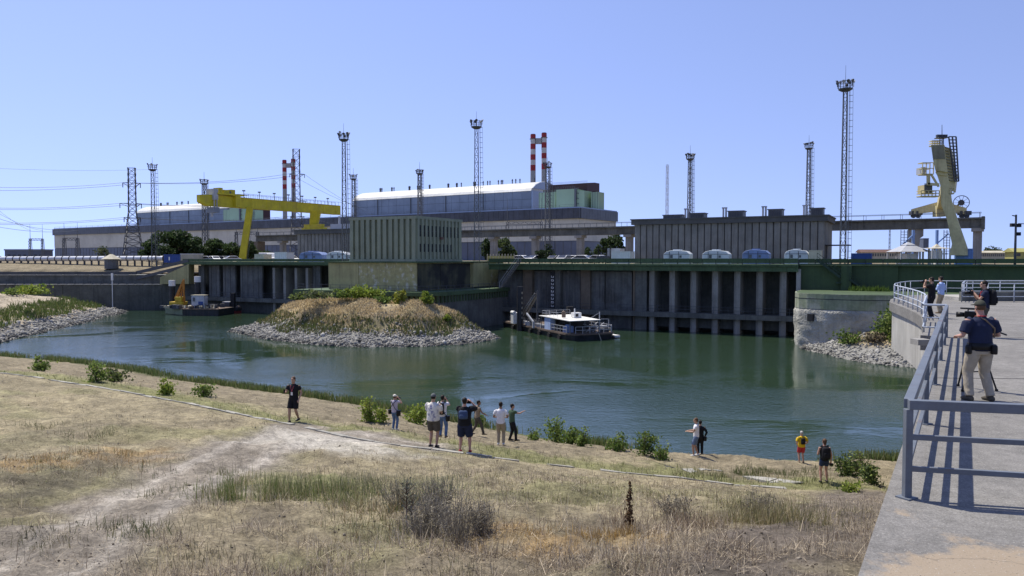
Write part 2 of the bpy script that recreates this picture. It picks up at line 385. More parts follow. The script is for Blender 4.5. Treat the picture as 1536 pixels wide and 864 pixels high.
def deck_mat():
    m, nt, b = nodes('deck'); N, L = nt.nodes, nt.links
    g = N.new('ShaderNodeNewGeometry')
    def noise(sc, det=5, rough=.65):
        n = N.new('ShaderNodeTexNoise'); n.inputs['Scale'].default_value = sc; n.inputs['Detail'].default_value = det; n.inputs['Roughness'].default_value = rough
        L.new(g.outputs['Position'], n.inputs['Vector']); return n.outputs['Fac']
    def rng(src, a0, a1, b0=0., b1=1.):
        r = N.new('ShaderNodeMapRange'); L.new(src, r.inputs['Value'])
        for k, v in zip(('From Min', 'From Max', 'To Min', 'To Max'), (a0, a1, b0, b1)): r.inputs[k].default_value = v
        return r.outputs[0]
    def mix(f, p, q, mode='MIX'):
        x = N.new('ShaderNodeMix'); x.data_type = 'RGBA'; x.blend_type = mode
        if isinstance(f, float): x.inputs[0].default_value = f
        else: L.new(f, x.inputs[0])
        for i, k in ((6, p), (7, q)):
            if isinstance(k, tuple): x.inputs[i].default_value = k + (1,)
            else: L.new(k, x.inputs[i])
        return x.outputs[2]
    c = mix(rng(noise(.5), .35, .65), (.16, .153, .142), (.215, .206, .192))
    c = mix(1.0, c, rng(noise(5, 6, .8), .3, .7, .72, 1.25), 'MULTIPLY')
    c = mix(1.0, c, rng(noise(38, 4, .8), .3, .7, .62, 1.38), 'MULTIPLY')
    d = N.new('ShaderNodeVectorMath'); d.operation = 'DISTANCE'; d.inputs[1].default_value = (4.3, 5.6, 8.84); L.new(g.outputs['Position'], d.inputs[0])
    near = rng(d.outputs['Value'], .5, 2.6, .24, -.14)
    s = N.new('ShaderNodeMath'); s.operation = 'ADD'; L.new(noise(1.1, 6, .65), s.inputs[0]); L.new(near, s.inputs[1])
    c = mix(rng(s.outputs[0], .60, .67, 0., .8), c, (.33, .26, .18))
    wv = N.new('ShaderNodeTexNoise'); wv.inputs['Scale'].default_value = 1.5; wv.inputs['Detail'].default_value = 6; L.new(g.outputs['Position'], wv.inputs['Vector'])
    vm = N.new('ShaderNodeVectorMath'); vm.operation = 'MULTIPLY_ADD'; vm.inputs[1].default_value = (1.3, 1.3, 0); L.new(wv.outputs['Color'], vm.inputs[0]); L.new(g.outputs['Position'], vm.inputs[2])
    vo = N.new('ShaderNodeTexVoronoi'); vo.feature = 'DISTANCE_TO_EDGE'; vo.inputs['Scale'].default_value = .22; L.new(vm.outputs[0], vo.inputs['Vector'])
    c = mix(rng(vo.outputs['Distance'], .001, .004, .28, 0.), c, (.05, .046, .04))
    c = mix(rng(noise(60, 2, .5), .66, .72, 0., .8), c, (.42, .40, .37)); c = mix(rng(noise(45, 2, .5), .34, .28, 0., .7), c, (.05, .047, .043))
    L.new(c, b.inputs['Base Color']); b.inputs['Roughness'].default_value = .9; b.inputs['Specular IOR Level'].default_value = .3
    bp = N.new('ShaderNodeBump'); bp.inputs['Strength'].default_value = .5; bp.inputs['Distance'].default_value = .02
    L.new(noise(30, 6, .8), bp.inputs['Height']); L.new(bp.outputs[0], b.inputs['Normal'])
    return m
M['deck'] = deck_mat()
# ================================================================ terrain
PEOPLE_PX = {  # x of feet, y of feet, height in photo pixels, real height
 'a': (441, 633, 70, 1.76), 'b': (592, 645, 55, 1.68), 'c': (650, 671, 83, 1.79), 'd': (664, 656, 65, 1.76), 'e': (697, 679, 85, 1.80),
 'f': (716, 653, 54, 1.74), 'g': (751, 667, 66, 1.76), 'h': (768, 661, 57, 1.74), 'i': (1044, 684, 59, 1.76),
 'k': (1202, 694, 49, 1.66), 'l': (1236, 724, 68, 1.68)}
ctrl = []
for x, y, hp, h in PEOPLE_PX.values():
    Y = F * h / hp; p = at(x, y, Y); ctrl.append((p.x, p.y, p.z))
SHORE_PX = [(-60, 528), (0, 534), (100, 542), (200, 554), (300, 573), (400, 587), (500, 600), (600, 616), (700, 634), (800, 655), (900, 670), (1000, 680), (1100, 687), (1200, 692), (1330, 692)]
shore = [on_z(x, y, 0) for x, y in SHORE_PX]
ctrl += [(p.x, p.y, 0) for p in shore]
for x, y, Y in [(697, 686, 24), (300, 608, 32.5), (150, 583, 37), (0, 561, 42), (850, 704, 25), (1000, 718, 26.5), (1180, 730, 28), (200, 650, 24), (0, 640, 25),
                (560, 864, 10.3), (100, 864, 10.3), (1000, 864, 10.1), (1270, 850, 9.6), (560, 760, 14.6), (430, 735, 15.9), (760, 760, 14.8), (0, 760, 14.8), (1000, 770, 14.6),
                (300, 760, 14.4), (1250, 770, 14.5), (680, 800, 12.6), (1320, 690, 34)]:
    p = at(x, y, Y); ctrl.append((p.x, p.y, p.z))
ctrl += [(0, -2, 8.0), (-10, 0, 7.9), (3, 3, 7.9), (12, 12, 6.3), (25, 22, 3.5), (40, 30, 1.5), (-30, 0, 7.8), (-45, 45, 5.2), (-80, 75, 4.2), (-60, 10, 7.0), (0, -30, 8), (30, -10, 7)]
C_ = np.array(ctrl); n_ = len(C_)
def _U(r2): return np.where(r2 > 0, r2 * np.log(r2 + 1e-12), 0)
A_ = np.zeros((n_ + 3, n_ + 3)); d2 = (C_[:, None, 0] - C_[None, :, 0]) ** 2 + (C_[:, None, 1] - C_[None, :, 1]) ** 2
A_[:n_, :n_] = _U(d2) + np.eye(n_) * 60.0; A_[:n_, n_] = 1; A_[:n_, n_ + 1:] = C_[:, :2]; A_[n_, :n_] = 1; A_[n_ + 1:, :n_] = C_[:, :2].T
w_ = np.linalg.solve(A_, np.concatenate([C_[:, 2], [0, 0, 0]]))
def tps(x, y):
    x = np.atleast_1d(np.asarray(x, float)); y = np.atleast_1d(np.asarray(y, float)); out = np.empty(x.shape)
    xf, yf, of = x.ravel(), y.ravel(), out.ravel()
    for i in range(0, len(xf), 20000):
        a, b = xf[i:i + 20000], yf[i:i + 20000]
        r2 = (a[:, None] - C_[None, :, 0]) ** 2 + (b[:, None] - C_[None, :, 1]) ** 2
        of[i:i + 20000] = _U(r2) @ w_[:n_] + w_[n_] + w_[n_ + 1] * a + w_[n_ + 2] * b
    return of.reshape(x.shape)
SHORE = [(-260, 225)] + [(p.x, p.y) for p in shore] + [(34, 42), (60, 40), (160, 20)]
LAND = SHORE + [(160, -300), (-400, -300), (-400, 225)]
FLAT = []
def bank_z(x, y):
    """height of the near bank; falls away under the water"""
    x = np.asarray(x, float); y = np.asarray(y, float)
    d = pdist(x, y, SHORE); ins = inside(x, y, LAND)
    z = np.clip(tps(x, y), -.2, 9.0)
    far = np.clip((np.hypot(x, y) - 60) / 40, 0, 1); z = z * (1 - far) + np.minimum(5.5, .17 * d) * far
    z = np.where(ins, np.maximum(z, .04 * d), -np.minimum(3.2, .22 * d))
    fl = np.clip(pdist(x, y, FLAT) / 1.6, .12, 1) if FLAT else 1.0
    lump = fl * (fbm(x * .35, y * .35, 3) - .5) * .55 * np.clip(d / 8, 0, 1) + fl * ((fbm(x * 1.6, y * 1.6, 9) - .5) * .24 + (fbm(x * 5, y * 5, 11, 3) - .5) * .11)
    return np.where(ins, z + lump, z)
def bz(x, y): return float(bank_z(np.array([x]), np.array([y]))[0])
def hit(px, py):
    """where the line of sight of a photo pixel meets the near bank"""
    d = ray(px, py); Y = 4.0
    while Y < 120:
        if CZ + d.z * Y < bz(d.x * Y, Y): break
        Y *= 1.012
    lo, hi = Y / 1.012, Y
    for _ in range(10):
        m = (lo + hi) / 2
        if CZ + d.z * m < bz(d.x * m, m): hi = m
        else: lo = m
    return Vector((d.x * hi, hi, bz(d.x * hi, hi)))
PATH = [hit(x, y) for x, y in [(-60, 553), (0, 561), (100, 574), (200, 590), (300, 607), (440, 634), (520, 650), (600, 666), (697, 684), (780, 695), (860, 704), (940, 711), (1020, 718), (1100, 723), (1180, 728), (1245, 732)]]
PATH2 = [(p.x, p.y) for p in PATH]; FLAT = PATH2
ROAD = [(p.x, p.y) for p in [hit(x, y) for x, y in [(-40, 900), (60, 850), (130, 800), (215, 755), (290, 715), (360, 680), (430, 660), (520, 655), (620, 668)]]]
ROAD2 = [(p.x, p.y) for p in [hit(x, y) for x, y in [(300, 690), (380, 668), (470, 640)]]]
SOIL = [(p.x, p.y) for p in [hit(x, y) for x, y in [(1300, 740), (1230, 800), (1150, 850), (1040, 880)]]]
ORNG = [(p.x, p.y) for p in [hit(x, y) for x, y in [(40, 690), (150, 680), (240, 690)]]]
ORNG2 = [(p.x, p.y) for p in [hit(x, y) for x, y in [(760, 800), (830, 812), (950, 800)]]]
DARK = [(p.x, p.y) for p in [hit(x, y) for x, y in [(-40, 730), (60, 735), (170, 700), (60, 770), (-20, 800)]]]
GRN1 = [(p.x, p.y) for p in [hit(x, y) for x, y in [(350, 735), (420, 722), (500, 735)]]]
GRN2 = [(p.x, p.y) for p in [hit(x, y) for x, y in [(830, 740), (960, 735), (1080, 750), (1160, 760)]]]
PALE = [(p.x, p.y) for p in [hit(x, y) for x, y in [(440, 655), (500, 665), (560, 675)]]]
def masks(x, y):
    x = np.asarray(x, float); y = np.asarray(y, float); q = np.hypot(x, y)
    wob = (fbm(x * .8, y * .8, 21) - .5)
    def sm(d, r, f): return np.clip((r - d - wob * f) / (r * .5), 0, 1)
    k = {}
    k['road'] = np.maximum(sm(pdist(x, y, ROAD), 1.25 + .04 * q, 1.6), sm(pdist(x, y, ROAD2), 1.3, 2.0))
    dr = pdist(x, y, ROAD); wr_ = .45 + .014 * q; k['rut'] = np.clip(1.15 - np.abs(dr - wr_) / (.22 + .006 * q) + wob * 1.3, 0, 1) * k['road']
    k['pale'] = sm(pdist(x, y, PALE), 2.2, 3)
    k['dark'] = sm(pdist(x, y, DARK), 1.6, 2.4) * np.clip((fbm(x * 1.2, y * 1.2, 15) - .3) * 4, 0, 1)
    k['soil'] = sm(pdist(x, y, SOIL), 1.5, 1.8)
    k['orange'] = np.maximum(sm(pdist(x, y, ORNG), 1.6, 3.5), sm(pdist(x, y, ORNG2), .8, 1.6)) * np.clip((fbm(x * 1.5, y * 1.5, 5) - .38) * 5, 0, 1)
    dp, dsh = pdist(x, y, PATH2), pdist(x, y, SHORE)
    # below the path = river side
    north = np.interp(x, [p[0] for p in PATH2], [p[1] for p in PATH2]); below = y > north
    k['verge'] = np.where(below, np.clip(1.9 - dp / 2.6 + wob * 1.8, 0, 1), 0)
    k['mulch'] = np.where(below, np.clip((dp - 3.2 + wob * 2.5) / 2, 0, 1), 0)
    k['reed'] = np.clip((2.6 - dsh + wob * 2.5) / 1.5, 0, 1)
    k['green'] = np.clip((fbm(x * .45 + 7, y * .45, 31) - .52) * 6, 0, 1) * .55
    k['green'] = np.maximum(k['green'], np.maximum(sm(pdist(x, y, GRN1), 1.3, 1.5), sm(pdist(x, y, GRN2), 1.6, 2.5) * .7))
    k['below'] = below
    return k
def ground_cols(x, y, k):
    def C(c): return np.array(c)[None, :] * np.ones((x.size, 1))
    a = fbm(x * .3, y * .3, 41)[:, None]
    c = C((.325, .275, .17)) * (1 - a) + C((.215, .185, .12)) * a
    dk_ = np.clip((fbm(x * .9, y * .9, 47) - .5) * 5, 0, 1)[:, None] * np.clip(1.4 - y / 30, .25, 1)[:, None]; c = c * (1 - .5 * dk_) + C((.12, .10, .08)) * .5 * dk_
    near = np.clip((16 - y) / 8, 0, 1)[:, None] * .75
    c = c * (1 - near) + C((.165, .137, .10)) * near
    for key, col, f in (('green', (.16, .165, .07), .7), ('verge', (.165, .165, .07), .85), ('mulch', (.205, .172, .115), .9), ('orange', (.25, .16, .065), .6), ('dark', (.115, .10, .07), .8),
                        ('reed', (.07, .09, .035), .9), ('road', (.235, .205, .165), .97), ('rut', (.36, .325, .275), .75), ('pale', (.46, .43, .37), .7), ('soil', (.13, .11, .095), .85)):
        w = (k[key] * f)[:, None]; c = c * (1 - w) + C(col) * w
    return c
def ground_h(x, y):
    z = bank_z(x, y)
    t = (x - WF.o.x) * WF.y.x + (y - WF.o.y) * WF.y.y
    land = np.where(x > -72, np.clip((t - 4.5) / 1.5, 0, 1), np.clip((y - 183) / 1.5, 0, 1))
    top = np.where(x > -72, 10.5, np.clip(8 + (y - 184) * .16, 8, 10.5))
    return np.where(inside(x, y, LAND), z, z * (1 - land) + top * land)
ang = np.concatenate([np.linspace(-180, -42, 36)[:-1], np.linspace(-42, 42, 470), np.linspace(42, 180, 36)[1:-1]])
rad = [0.6]
while rad[-1] < 4000: rad.append(rad[-1] * (1.0125 if rad[-1] < 120 else 1.02 if rad[-1] < 260 else 1.2))
rad = np.array(rad); AA, RR = np.meshgrid(np.radians(ang), rad)
gx, gy = RR * np.sin(AA), RR * np.cos(AA); gz = ground_h(gx, gy)
nr, na = gx.shape
idx = np.arange(nr * na).reshape(nr, na); nxt = np.roll(idx, -1, 1)
quads = np.stack([idx[:-1], nxt[:-1], nxt[1:], idx[1:]], -1).reshape(-1, 4)[:, ::-1]
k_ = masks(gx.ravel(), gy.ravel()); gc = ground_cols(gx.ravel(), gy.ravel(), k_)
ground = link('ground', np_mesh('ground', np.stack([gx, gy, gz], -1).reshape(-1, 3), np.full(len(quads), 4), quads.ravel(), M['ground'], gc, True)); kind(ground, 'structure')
# river
mb = MB(); mb.add([(-500, -20, 0), (400, -20, 0), (400, 190, 0), (-500, 190, 0)], [(0, 1, 2, 3)]); kind(mb.build('water', M['water']), 'structure')
# broken concrete strip along the bank
def strip(pts, name, w, gap, mat, lift=.03, seg=.9, seed=1):
    rnd = random.Random(seed); out = []; P = [Vector((p[0], p[1], 0)) for p in pts]; L = []
    for a, b in zip(P, P[1:]):
        n = max(1, int((b - a).length / seg))
        L += [a.lerp(b, i / n) for i in range(n)]
    m = MB()
    for i, (a, b) in enumerate(zip(L, L[1:])):
        if rnd.random() < gap(a.x): continue
        d = (b - a).normalized(); nrm = Vector((-d.y, d.x, 0)); a2 = a + d * rnd.uniform(0, .06); b2 = b - d * rnd.uniform(0, .06); w0, w1 = w * rnd.uniform(.75, 1.2), w * rnd.uniform(.75, 1.2)
        q = [a2 - nrm * w0, b2 - nrm * w1, b2 + nrm * w1, a2 + nrm * w0]; z = [bz(v.x, v.y) + lift + rnd.uniform(-.015, .03) for v in q]
        m.add([(v.x, v.y, h) for v, h in zip(q, z)] + [(v.x, v.y, h - .25) for v, h in zip(q, z)], [(0, 1, 2, 3), (4, 5, 1, 0), (5, 6, 2, 1), (6, 7, 3, 2), (7, 4, 0, 3)])
    o = m.build(name, mat); kind(o, 'structure'); return o
M['path_concrete'] = MAT('path_concrete', (.36, .345, .30), .95, .25, 1.2, 9, 0, .6)
strip(PATH2, 'path', .13, lambda x: .03 if x < 0 else min(.7, .1 + x * .06), M['path_concrete'], .03)
SLAB = [hit(x, y) for x, y in [(1120, 716), (1160, 722), (1200, 727), (1245, 731)]]
strip([(p.x, p.y) for p in SLAB], 'path', .30, lambda x: .1, M['path_concrete'], .03, 1.3, 4)
SLAB = [hit(x, y) for x, y in [(1000, 700), (1080, 706), (1150, 716)]]
strip([(p.x, p.y) for p in SLAB], 'path', .20, lambda x: .35, M['path_concrete'], .03, 1.1, 6)
# banks made of dumped stone and dry grass
def bank(name, poly, prof, res, cols, clip=None, seed=0):
    P = np.array(poly); x0, y0 = P.min(0) - 1.5; x1, y1 = P.max(0) + 1.5
    nx, ny = int((x1 - x0) / res), int((y1 - y0) / res); X, Y = np.meshgrid(np.linspace(x0, x1, nx), np.linspace(y0, y1, ny))
    d = pdist(X, Y, list(poly) + [poly[0]]); ins = inside(X, Y, poly); d = np.where(ins, d, -d) + (fbm(X * .3, Y * .3, seed + 5) - .5) * 1.6
    Z = np.interp(d, prof[0], prof[1]) + np.where(d > 0, (fbm(X * .45, Y * .45, seed) - .5) * .9 * np.clip(d / 5, 0, 1) + (fbm(X * 2, Y * 2, seed + 3) - .5) * .3, 0)
    c = cols(X.ravel(), Y.ravel(), Z.ravel(), d.ravel())
    i = np.arange(nx * ny).reshape(ny, nx); q = np.stack([i[:-1, :-1], i[:-1, 1:], i[1:, 1:], i[1:, :-1]], -1).reshape(-1, 4)
    keep = (Z.ravel()[q] > -1.5).any(1); q = q[keep]
    o = link(name, np_mesh(name, np.stack([X, Y, Z], -1).reshape(-1, 3), np.full(len(q), 4), q.ravel(), M['ground'], c, True)); kind(o, 'structure')
    def h(x, y):
        d_ = pdist(x, y, list(poly) + [poly[0]]); ins_ = inside(x, y, poly); d_ = np.where(ins_, d_, -d_) + (fbm(x * .3, y * .3, seed + 5) - .5) * 1.6
        return np.interp(d_, prof[0], prof[1]) + np.where(d_ > 0, (fbm(x * .45, y * .45, seed) - .5) * .9 * np.clip(d_ / 5, 0, 1) + (fbm(x * 2, y * 2, seed + 3) - .5) * .3, 0), d_
    return h
def bank_cols(stone_z, seed, sand=None):
    def f(x, y, z, d):
        n = fbm(x * .25, y * .25, seed)[:, None]; g = np.clip((fbm(x * .5, y * .5, seed + 2) - .5) * 5, 0, 1)[:, None]
        dry = np.array(sand or (.30, .235, .13)) * n * 1.5 + np.array((.19, .16, .12)) * (1 - n); grn = np.array((.09, .10, .04)) if not sand else np.array((.24, .20, .15))
        c = dry * (1 - g * .5) + grn * g * .5; s = np.clip((stone_z - z + (n[:, 0] - .5) * 1.2) / .5, 0, 1)[:, None]
        return c * (1 - s) + np.array((.22, .215, .195)) * s
    return f
def pz(l, z=0): return [(p.x, p.y) for p in [on_z(x, y, z) for x, y in l]]
ISL = pz([(345, 497), (372, 503), (400, 509), (440, 514), (470, 517), (550, 521), (640, 520), (690, 517), (720, 513), (748, 507), (738, 503)]) + \
      [tuple(WF.p(-1, -14)[:2]), tuple(WF.p(-3, -19)[:2]), tuple(WF.p(-27, -19)[:2]), tuple(WF.p(-31, -9)[:2])]
isl_h = bank('island', ISL, ([-6, -1, 0, 2, 4.2, 6.5, 9, 20], [-2, -.6, 0, .8, 1.9, 3.9, 5.2, 5.9]), .45, bank_cols(1.9, 60), seed=60)
LBK = pz([(-40, 520), (0, 515), (60, 500), (120, 486), (165, 474), (183, 471)]) + [(-84, 166), (-95, 169), (-230, 169), (-230, 100)]
lbk_h = bank('far_bank', LBK, ([-6, -1, 0, 3, 6, 11, 18, 30], [-2, -.6, 0, .8, 1.7, 3.0, 4.6, 6.0]), .8, bank_cols(1.2, 80, (.36, .31, .23)), seed=80)
RBK = pz([(1196, 516), (1215, 526), (1245, 534), (1280, 541), (1330, 548), (1385, 554), (1440, 553)]) + [(68, 80), (66, 96), (45, 108), (40, 108)]
rbk_h = bank('stone_bank', RBK, ([-6, -1, 0, 2, 5, 8, 14], [-2, -.6, 0, .7, 1.8, 2.6, 3.2]), .35, bank_cols(1.5, 90), seed=90)
# dumped stones: too many to count
ico = np.array([(0, 0, 1), (.894, 0, .447), (.276, .851, .447), (-.724, .526, .447), (-.724, -.526, .447), (.276, -.851, .447), (.724, .526, -.447), (-.276, .851, -.447), (-.894, 0, -.447), (-.276, -.851, -.447), (.724, -.526, -.447), (0, 0, -1)])
icf = np.array([(0, 1, 2), (0, 2, 3), (0, 3, 4), (0, 4, 5), (0, 5, 1), (1, 6, 2), (2, 7, 3), (3, 8, 4), (4, 9, 5), (5, 10, 1), (2, 6, 7), (3, 7, 8), (4, 8, 9), (5, 9, 10), (1, 10, 6), (11, 7, 6), (11, 8, 7), (11, 9, 8), (11, 10, 9), (11, 6, 10)])
def stones(name, poly, hf, n, dmax, size, seed, front=None):
    rg = np.random.default_rng(seed); P = np.array(poly); x0, y0 = P.min(0); x1, y1 = P.max(0); got = []
    X = rg.uniform(x0 - 1, x1 + 1, n * 12); Y = rg.uniform(y0 - 1, y1 + 1, n * 12); Z, D = hf(X, Y)
    ok = (D > -.8) & (D < dmax * (.5 + fbm(X * .2, Y * .2, seed))) & (rg.random(len(X)) < np.clip(1.3 - D / dmax, .1, 1))
    if front is not None: ok &= front(X, Y)
    X, Y, Z = X[ok][:n], Y[ok][:n], Z[ok][:n]; m = len(X)
    sz = size * rg.lognormal(0, .40, m)
    V = ico[None] * (1 + rg.uniform(-.28, .28, (m, 12, 1))) * (sz[:, None] * rg.uniform(.6, 1.25, (m, 3)))[:, None, :]
    a = rg.uniform(0, 6.28, m); c, s = np.cos(a)[:, None], np.sin(a)[:, None]; V = np.stack([V[..., 0] * c - V[..., 1] * s, V[..., 0] * s + V[..., 1] * c, V[..., 2]], -1)
    V += np.stack([X, Y, Z + sz * .12], -1)[:, None, :]
    Fc = (icf[None] + (np.arange(m) * 12)[:, None, None]).reshape(-1)
    wet = np.where(Z < .22, .5, 1.0)[:, None]; g = wet * rg.uniform(.5, 1.5, m)[:, None] * np.array((.275, .265, .24)); g = np.repeat(g, 12, 0)
    o = link(name, np_mesh(name, V.reshape(-1, 3), np.full(m * 20, 3), Fc, M['ground'], g)); kind(o, 'stuff'); return o
stones('riprap', ISL, isl_h, 12500, 4.4, .115, 5, lambda x, y: y < 133.6 - .515 * x - 13)
stones('riprap', LBK, lbk_h, 10000, 6.0, .14, 6, lambda x, y: (x > -110))
stones('riprap', RBK, rbk_h, 6000, 6, .105, 7)
# ================================================================ quay: intake walls, bastion, wing walls (built on the WF grid, empties carry the rotation)
def wthing(name, label, cat, s, t, z=0, group=None):
    p = WF.p(s, t, z); return thing(name, label, cat, p, WF.rz, group)
def share(name, mesh, parent, locs, scales=None):
    for i, l in enumerate(locs):
        o = link(name, mesh, parent); o.location = l
        if scales: o.scale = scales[i]
sR, sL, sB0, sB1 = 47.2, WF.s(283, 0), -23.3, -5.9
# ---- right intake
s0 = WF.s(746, 0)
q = wthing('intake_wall', 'long concrete water intake with green deck beam and row of pillars standing in the river', 'intake wall', 0, 0)
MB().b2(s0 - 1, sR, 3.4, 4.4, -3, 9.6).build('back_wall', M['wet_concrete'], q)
MB().b2(s0 - 1, sR - .02, -1.3, 8, 9.5, 10.25).b2(s0 - 1, sR - .02, -1.5, 8.003, 10.25, 10.55).build('deck_beam', M['green_beam'], q)
n = 26; L_ = (sR - s0 + 1) / n; pm = MB().b2(.03, L_ - .03, -.06, .06, 0, .68).mesh('parapet_panel', M['green_beam'])
share('parapet_panel', pm, q, [(s0 - 1 + i * L_, -1.38, 10.75) for i in range(n)])
m = MB()
for i in range(n + 1): m.b2(s0 - 1 + i * L_ - .06, s0 - 1 + i * L_ + .06, -1.3, -1.18, 10.5, 11.35)
m.each('parapet_post', M['steel_dark'], q)
m = MB()
for i in range(n): m.b2(s0 - 1 + i * L_ + .3, s0 - 1 + i * L_ + .4, -1.325, -1.3, 9.5, 10.25).b2(s0 - 1 + i * L_ + 1.0, s0 - 1 + i * L_ + 1.08, -1.56, -1.5, 10.25, 10.55)
m.each('beam_stiffener', M['green_wall'], q)
pil = MB().prism([(.34, 0), (1.0, 0), (1.0, 3.4), (0, 3.4), (0, .42)], -3, 9.5).mesh('pillar', M['pillar_concrete'])
share('pillar', pil, q, [(WF.s(x, 0), 0, 0) for x in (972.5, 1003, 1034.8, 1067.2, 1100.4, 1133.8, 1169.0)])
m = MB().b2(s0, sR - .05, -.75, 3.38, 2.2, 2.95); m.build('walkway', M['dark_concrete'], q)
m = MB()
for z in (3.5, 4.0): m.bar((s0, -.65, z), (sR, -.65, z), .05)
k = s0 + .5
while k < sR: m.bar((k, -.65, 2.9), (k, -.65, 4.0), .05); k += 2.2
m.build('handrail', M['steel_dark'], q)
sw = MB().b2(0, 2.25, 0, .12, 0, 1.7).mesh('lower_screen', M['wet_concrete'])
share('lower_screen', sw, q, [(WF.s(x, 0) + 1.02, 1.2, .55) for x in (972.5, 1003, 1034.8, 1067.2, 1100.4, 1133.8, 1169.0)])
for x0, x1, t in ((747.5, 784, 1.3), (799, 825.5, 1.3), (841, 870.5, 1.3), (886, 907, 1.0), (908.5, 948, .9)):
    a, b = WF.s(x0, t), WF.s(x1, t); g = MB().b2(a, b, t, t + .35, -3, 9.3); gate = g.build('gate', M['gate_steel'], q)
    m = MB(); k = a + .5
    while k < b - .3: m.b2(k, k + .09, t - .06, t, 3.0, 9.3); k += 1.05
    for z in (4.4, 6.1, 7.8): m.b2(a, b, t - .045, t, z, z + .12)
    m.each('gate_rib', M['gate_steel'], gate)
for x0, x1, mt in ((784.5, 798, 'concrete'), (826.2, 832, 'hull_black'), (832.5, 840.5, 'dark_concrete'), (871, 885, 'concrete'), (949.5, 952.5, 'concrete'), (953, 970, 'dark_concrete')):
    a, b = WF.s(x0, .3), WF.s(x1, .3); MB().b2(a, b, .3, 3.4, -3, 9.5).build('pier', M[mt] if mt != 'concrete' else M['brown_pier'] if 'brown_pier' in M else M[mt], q)
# depth gauge with white marks
a = WF.s(829, .2); g = MB().b2(-.45, .45, -.05, 0, 2.9, 9.0)
o = wthing('depth_gauge', 'black depth gauge strip with white figures on the intake wall above the dredger', 'depth gauge', a, .2)
g.build('board', M['hull_black'], o); m = MB()
for i in range(9):
    z = 3.2 + i * .62; m.b2(-.25, .2, -.075, -.05, z, z + .08); m.b2(.1, .22, -.077, -.05, z + .08, z + .3); m.b2(-.25, -.12, -.077, -.05, z + .12, z + .34)
    if i % 2: m.b2(-.12, .1, -.076, -.05, z + .26, z + .34)
m.each('figure', M['white_paint'], o)
# ---- left intake
q = wthing('intake_wall', 'shaded water intake left of the olive bastion with pale gates under a thin deck', 'intake wall', 0, 0)
sE = sB0 - .3
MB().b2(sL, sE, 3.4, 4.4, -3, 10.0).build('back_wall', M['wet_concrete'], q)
MB().b2(sL - .5, sE, -1.2, 8, 10.05, 10.75).b2(sL - .5, sE, -1.35, -1.2, 10.2, 10.6).build('deck_beam', M['green_beam'], q)
n = 22; L_ = (sE - sL + .5) / n; pm = MB().b2(.03, L_ - .03, -.06, .06, 0, .5).mesh('parapet_panel', M['green_beam'])
share('parapet_panel', pm, q, [(sL - .5 + i * L_, -1.1, 10.85) for i in range(n)])
for x in (407, 423, 440, 456.5):
    s = WF.s(x, 0); o = link('pillar', pil, q); o.location = (s, 0, 0)
MB().b2(sL, sE + 4, -.8, 3.38, 2.3, 3.1).build('walkway', M['dark_concrete'], q)
m = MB()
for z in (3.65, 4.15): m.bar((sL, -.7, z), (sE, -.7, z), .06)
m.build('handrail', M['steel_dark'], q)
for x0, x1 in ((297.5, 306), (313.5, 329), (334.5, 353), (360.5, 393.5), (469.5, 480.5)):
    a, b = WF.s(x0, .8), WF.s(x1, .8); gate = MB().b2(a, b, .8, 1.2, -3, 9.9).build('gate', M['gate_steel'], q); m = MB(); k = a + .6
    while k < b - .3: m.b2(k, k + .1, .73, .8, 3.1, 9.9); k += 1.5
    m.each('gate_rib', M['gate_steel'], gate)
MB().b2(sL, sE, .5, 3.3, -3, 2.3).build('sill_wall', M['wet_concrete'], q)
# ---- olive bastion under the green building
q = wthing('bastion', 'olive painted concrete bastion with scuffed face below the green ribbed building', 'bastion', 0, 0)
cut = WF.s(538, -20.6)
MB().b2(sB0, cut - .04, -20.6, 8, 6.4, 10.75).build('wall_section', M['olive_wall'], q)
MB().b2(cut + .04, sB1 - .01, -20.6, 8, 6.4, 10.75).build('wall_section', M['olive_wall_scuffed'], q)
MB().b2(cut - .05, cut + .05, -20.5, 0, 6.4, 10.7).build('joint', M['rubber'], q)
# right-hand face: sooty panels and a pale end pier
MB().b2(sB1, sB1 + .12, -20.4, -14, 6.5, 10.6).build('side_panel', M['olive_dark'], q)
MB().b2(sB1, sB1 + .12, -13.9, -4.5, 6.5, 10.6).build('side_panel', M['olive_dark'], q)
MB().b2(sB1, sB1 + .6, -4.2, 2, 6.5, 10.7).build('end_pier', M['olive_wall'], q)
MB().b2(sB0 - .5, sB1 + .7, -21.0, 8.2, 10.76, 10.95).build('coping', M['green_beam'], q)
def rounded(pts, k, r, n=8):
    """polygon with corner k rounded"""
    a, b, c = Vector(pts[k - 1]), Vector(pts[k]), Vector(pts[(k + 1) % len(pts)]); u = (a - b).normalized(); v = (c - b).normalized()
    cen = b + (u + v) * r; out = []
    for i in range(n + 1):
        t = i / n * math.pi / 2; out.append(tuple(cen - v * r * math.cos(t) - u * r * math.sin(t)))
    return [tuple(p) for p in pts[:k]] + out + [tuple(p) for p in pts[k + 1:]]
base = rounded([(-28, 3), (-28, -23), (-1.5, -23), (-1.5, 3)], 2, 4)
q2 = wthing('rounded_quay_wall', 'dark rounded concrete foot of the bastion behind the stony island', 'quay wall', 0, 0)
MB().prism(base, -3, 4.7).build('lower_wall', M['dark_concrete'], q2)
big = rounded([(-28.4, 3), (-28.4, -23.4), (-1.1, -23.4), (-1.1, 3)], 2, 4.2)
MB().prism(big, 5.75, 6.35).build('ledge', M['green_beam'], q2)
m = MB()
for (x0, y0), (x1, y1) in zip(base, base[1:]):
    d = Vector((x1 - x0, y1 - y0)); n = max(1, int(d.length / .85))
    for i in range(n):
        t = (i + .5) / n; m.box((x0 + d.x * t, y0 + d.y * t, 5.24), (.38, .38, 1.04), math.atan2(d.y, d.x))
m.each('slat', M['green_wall'], q2)
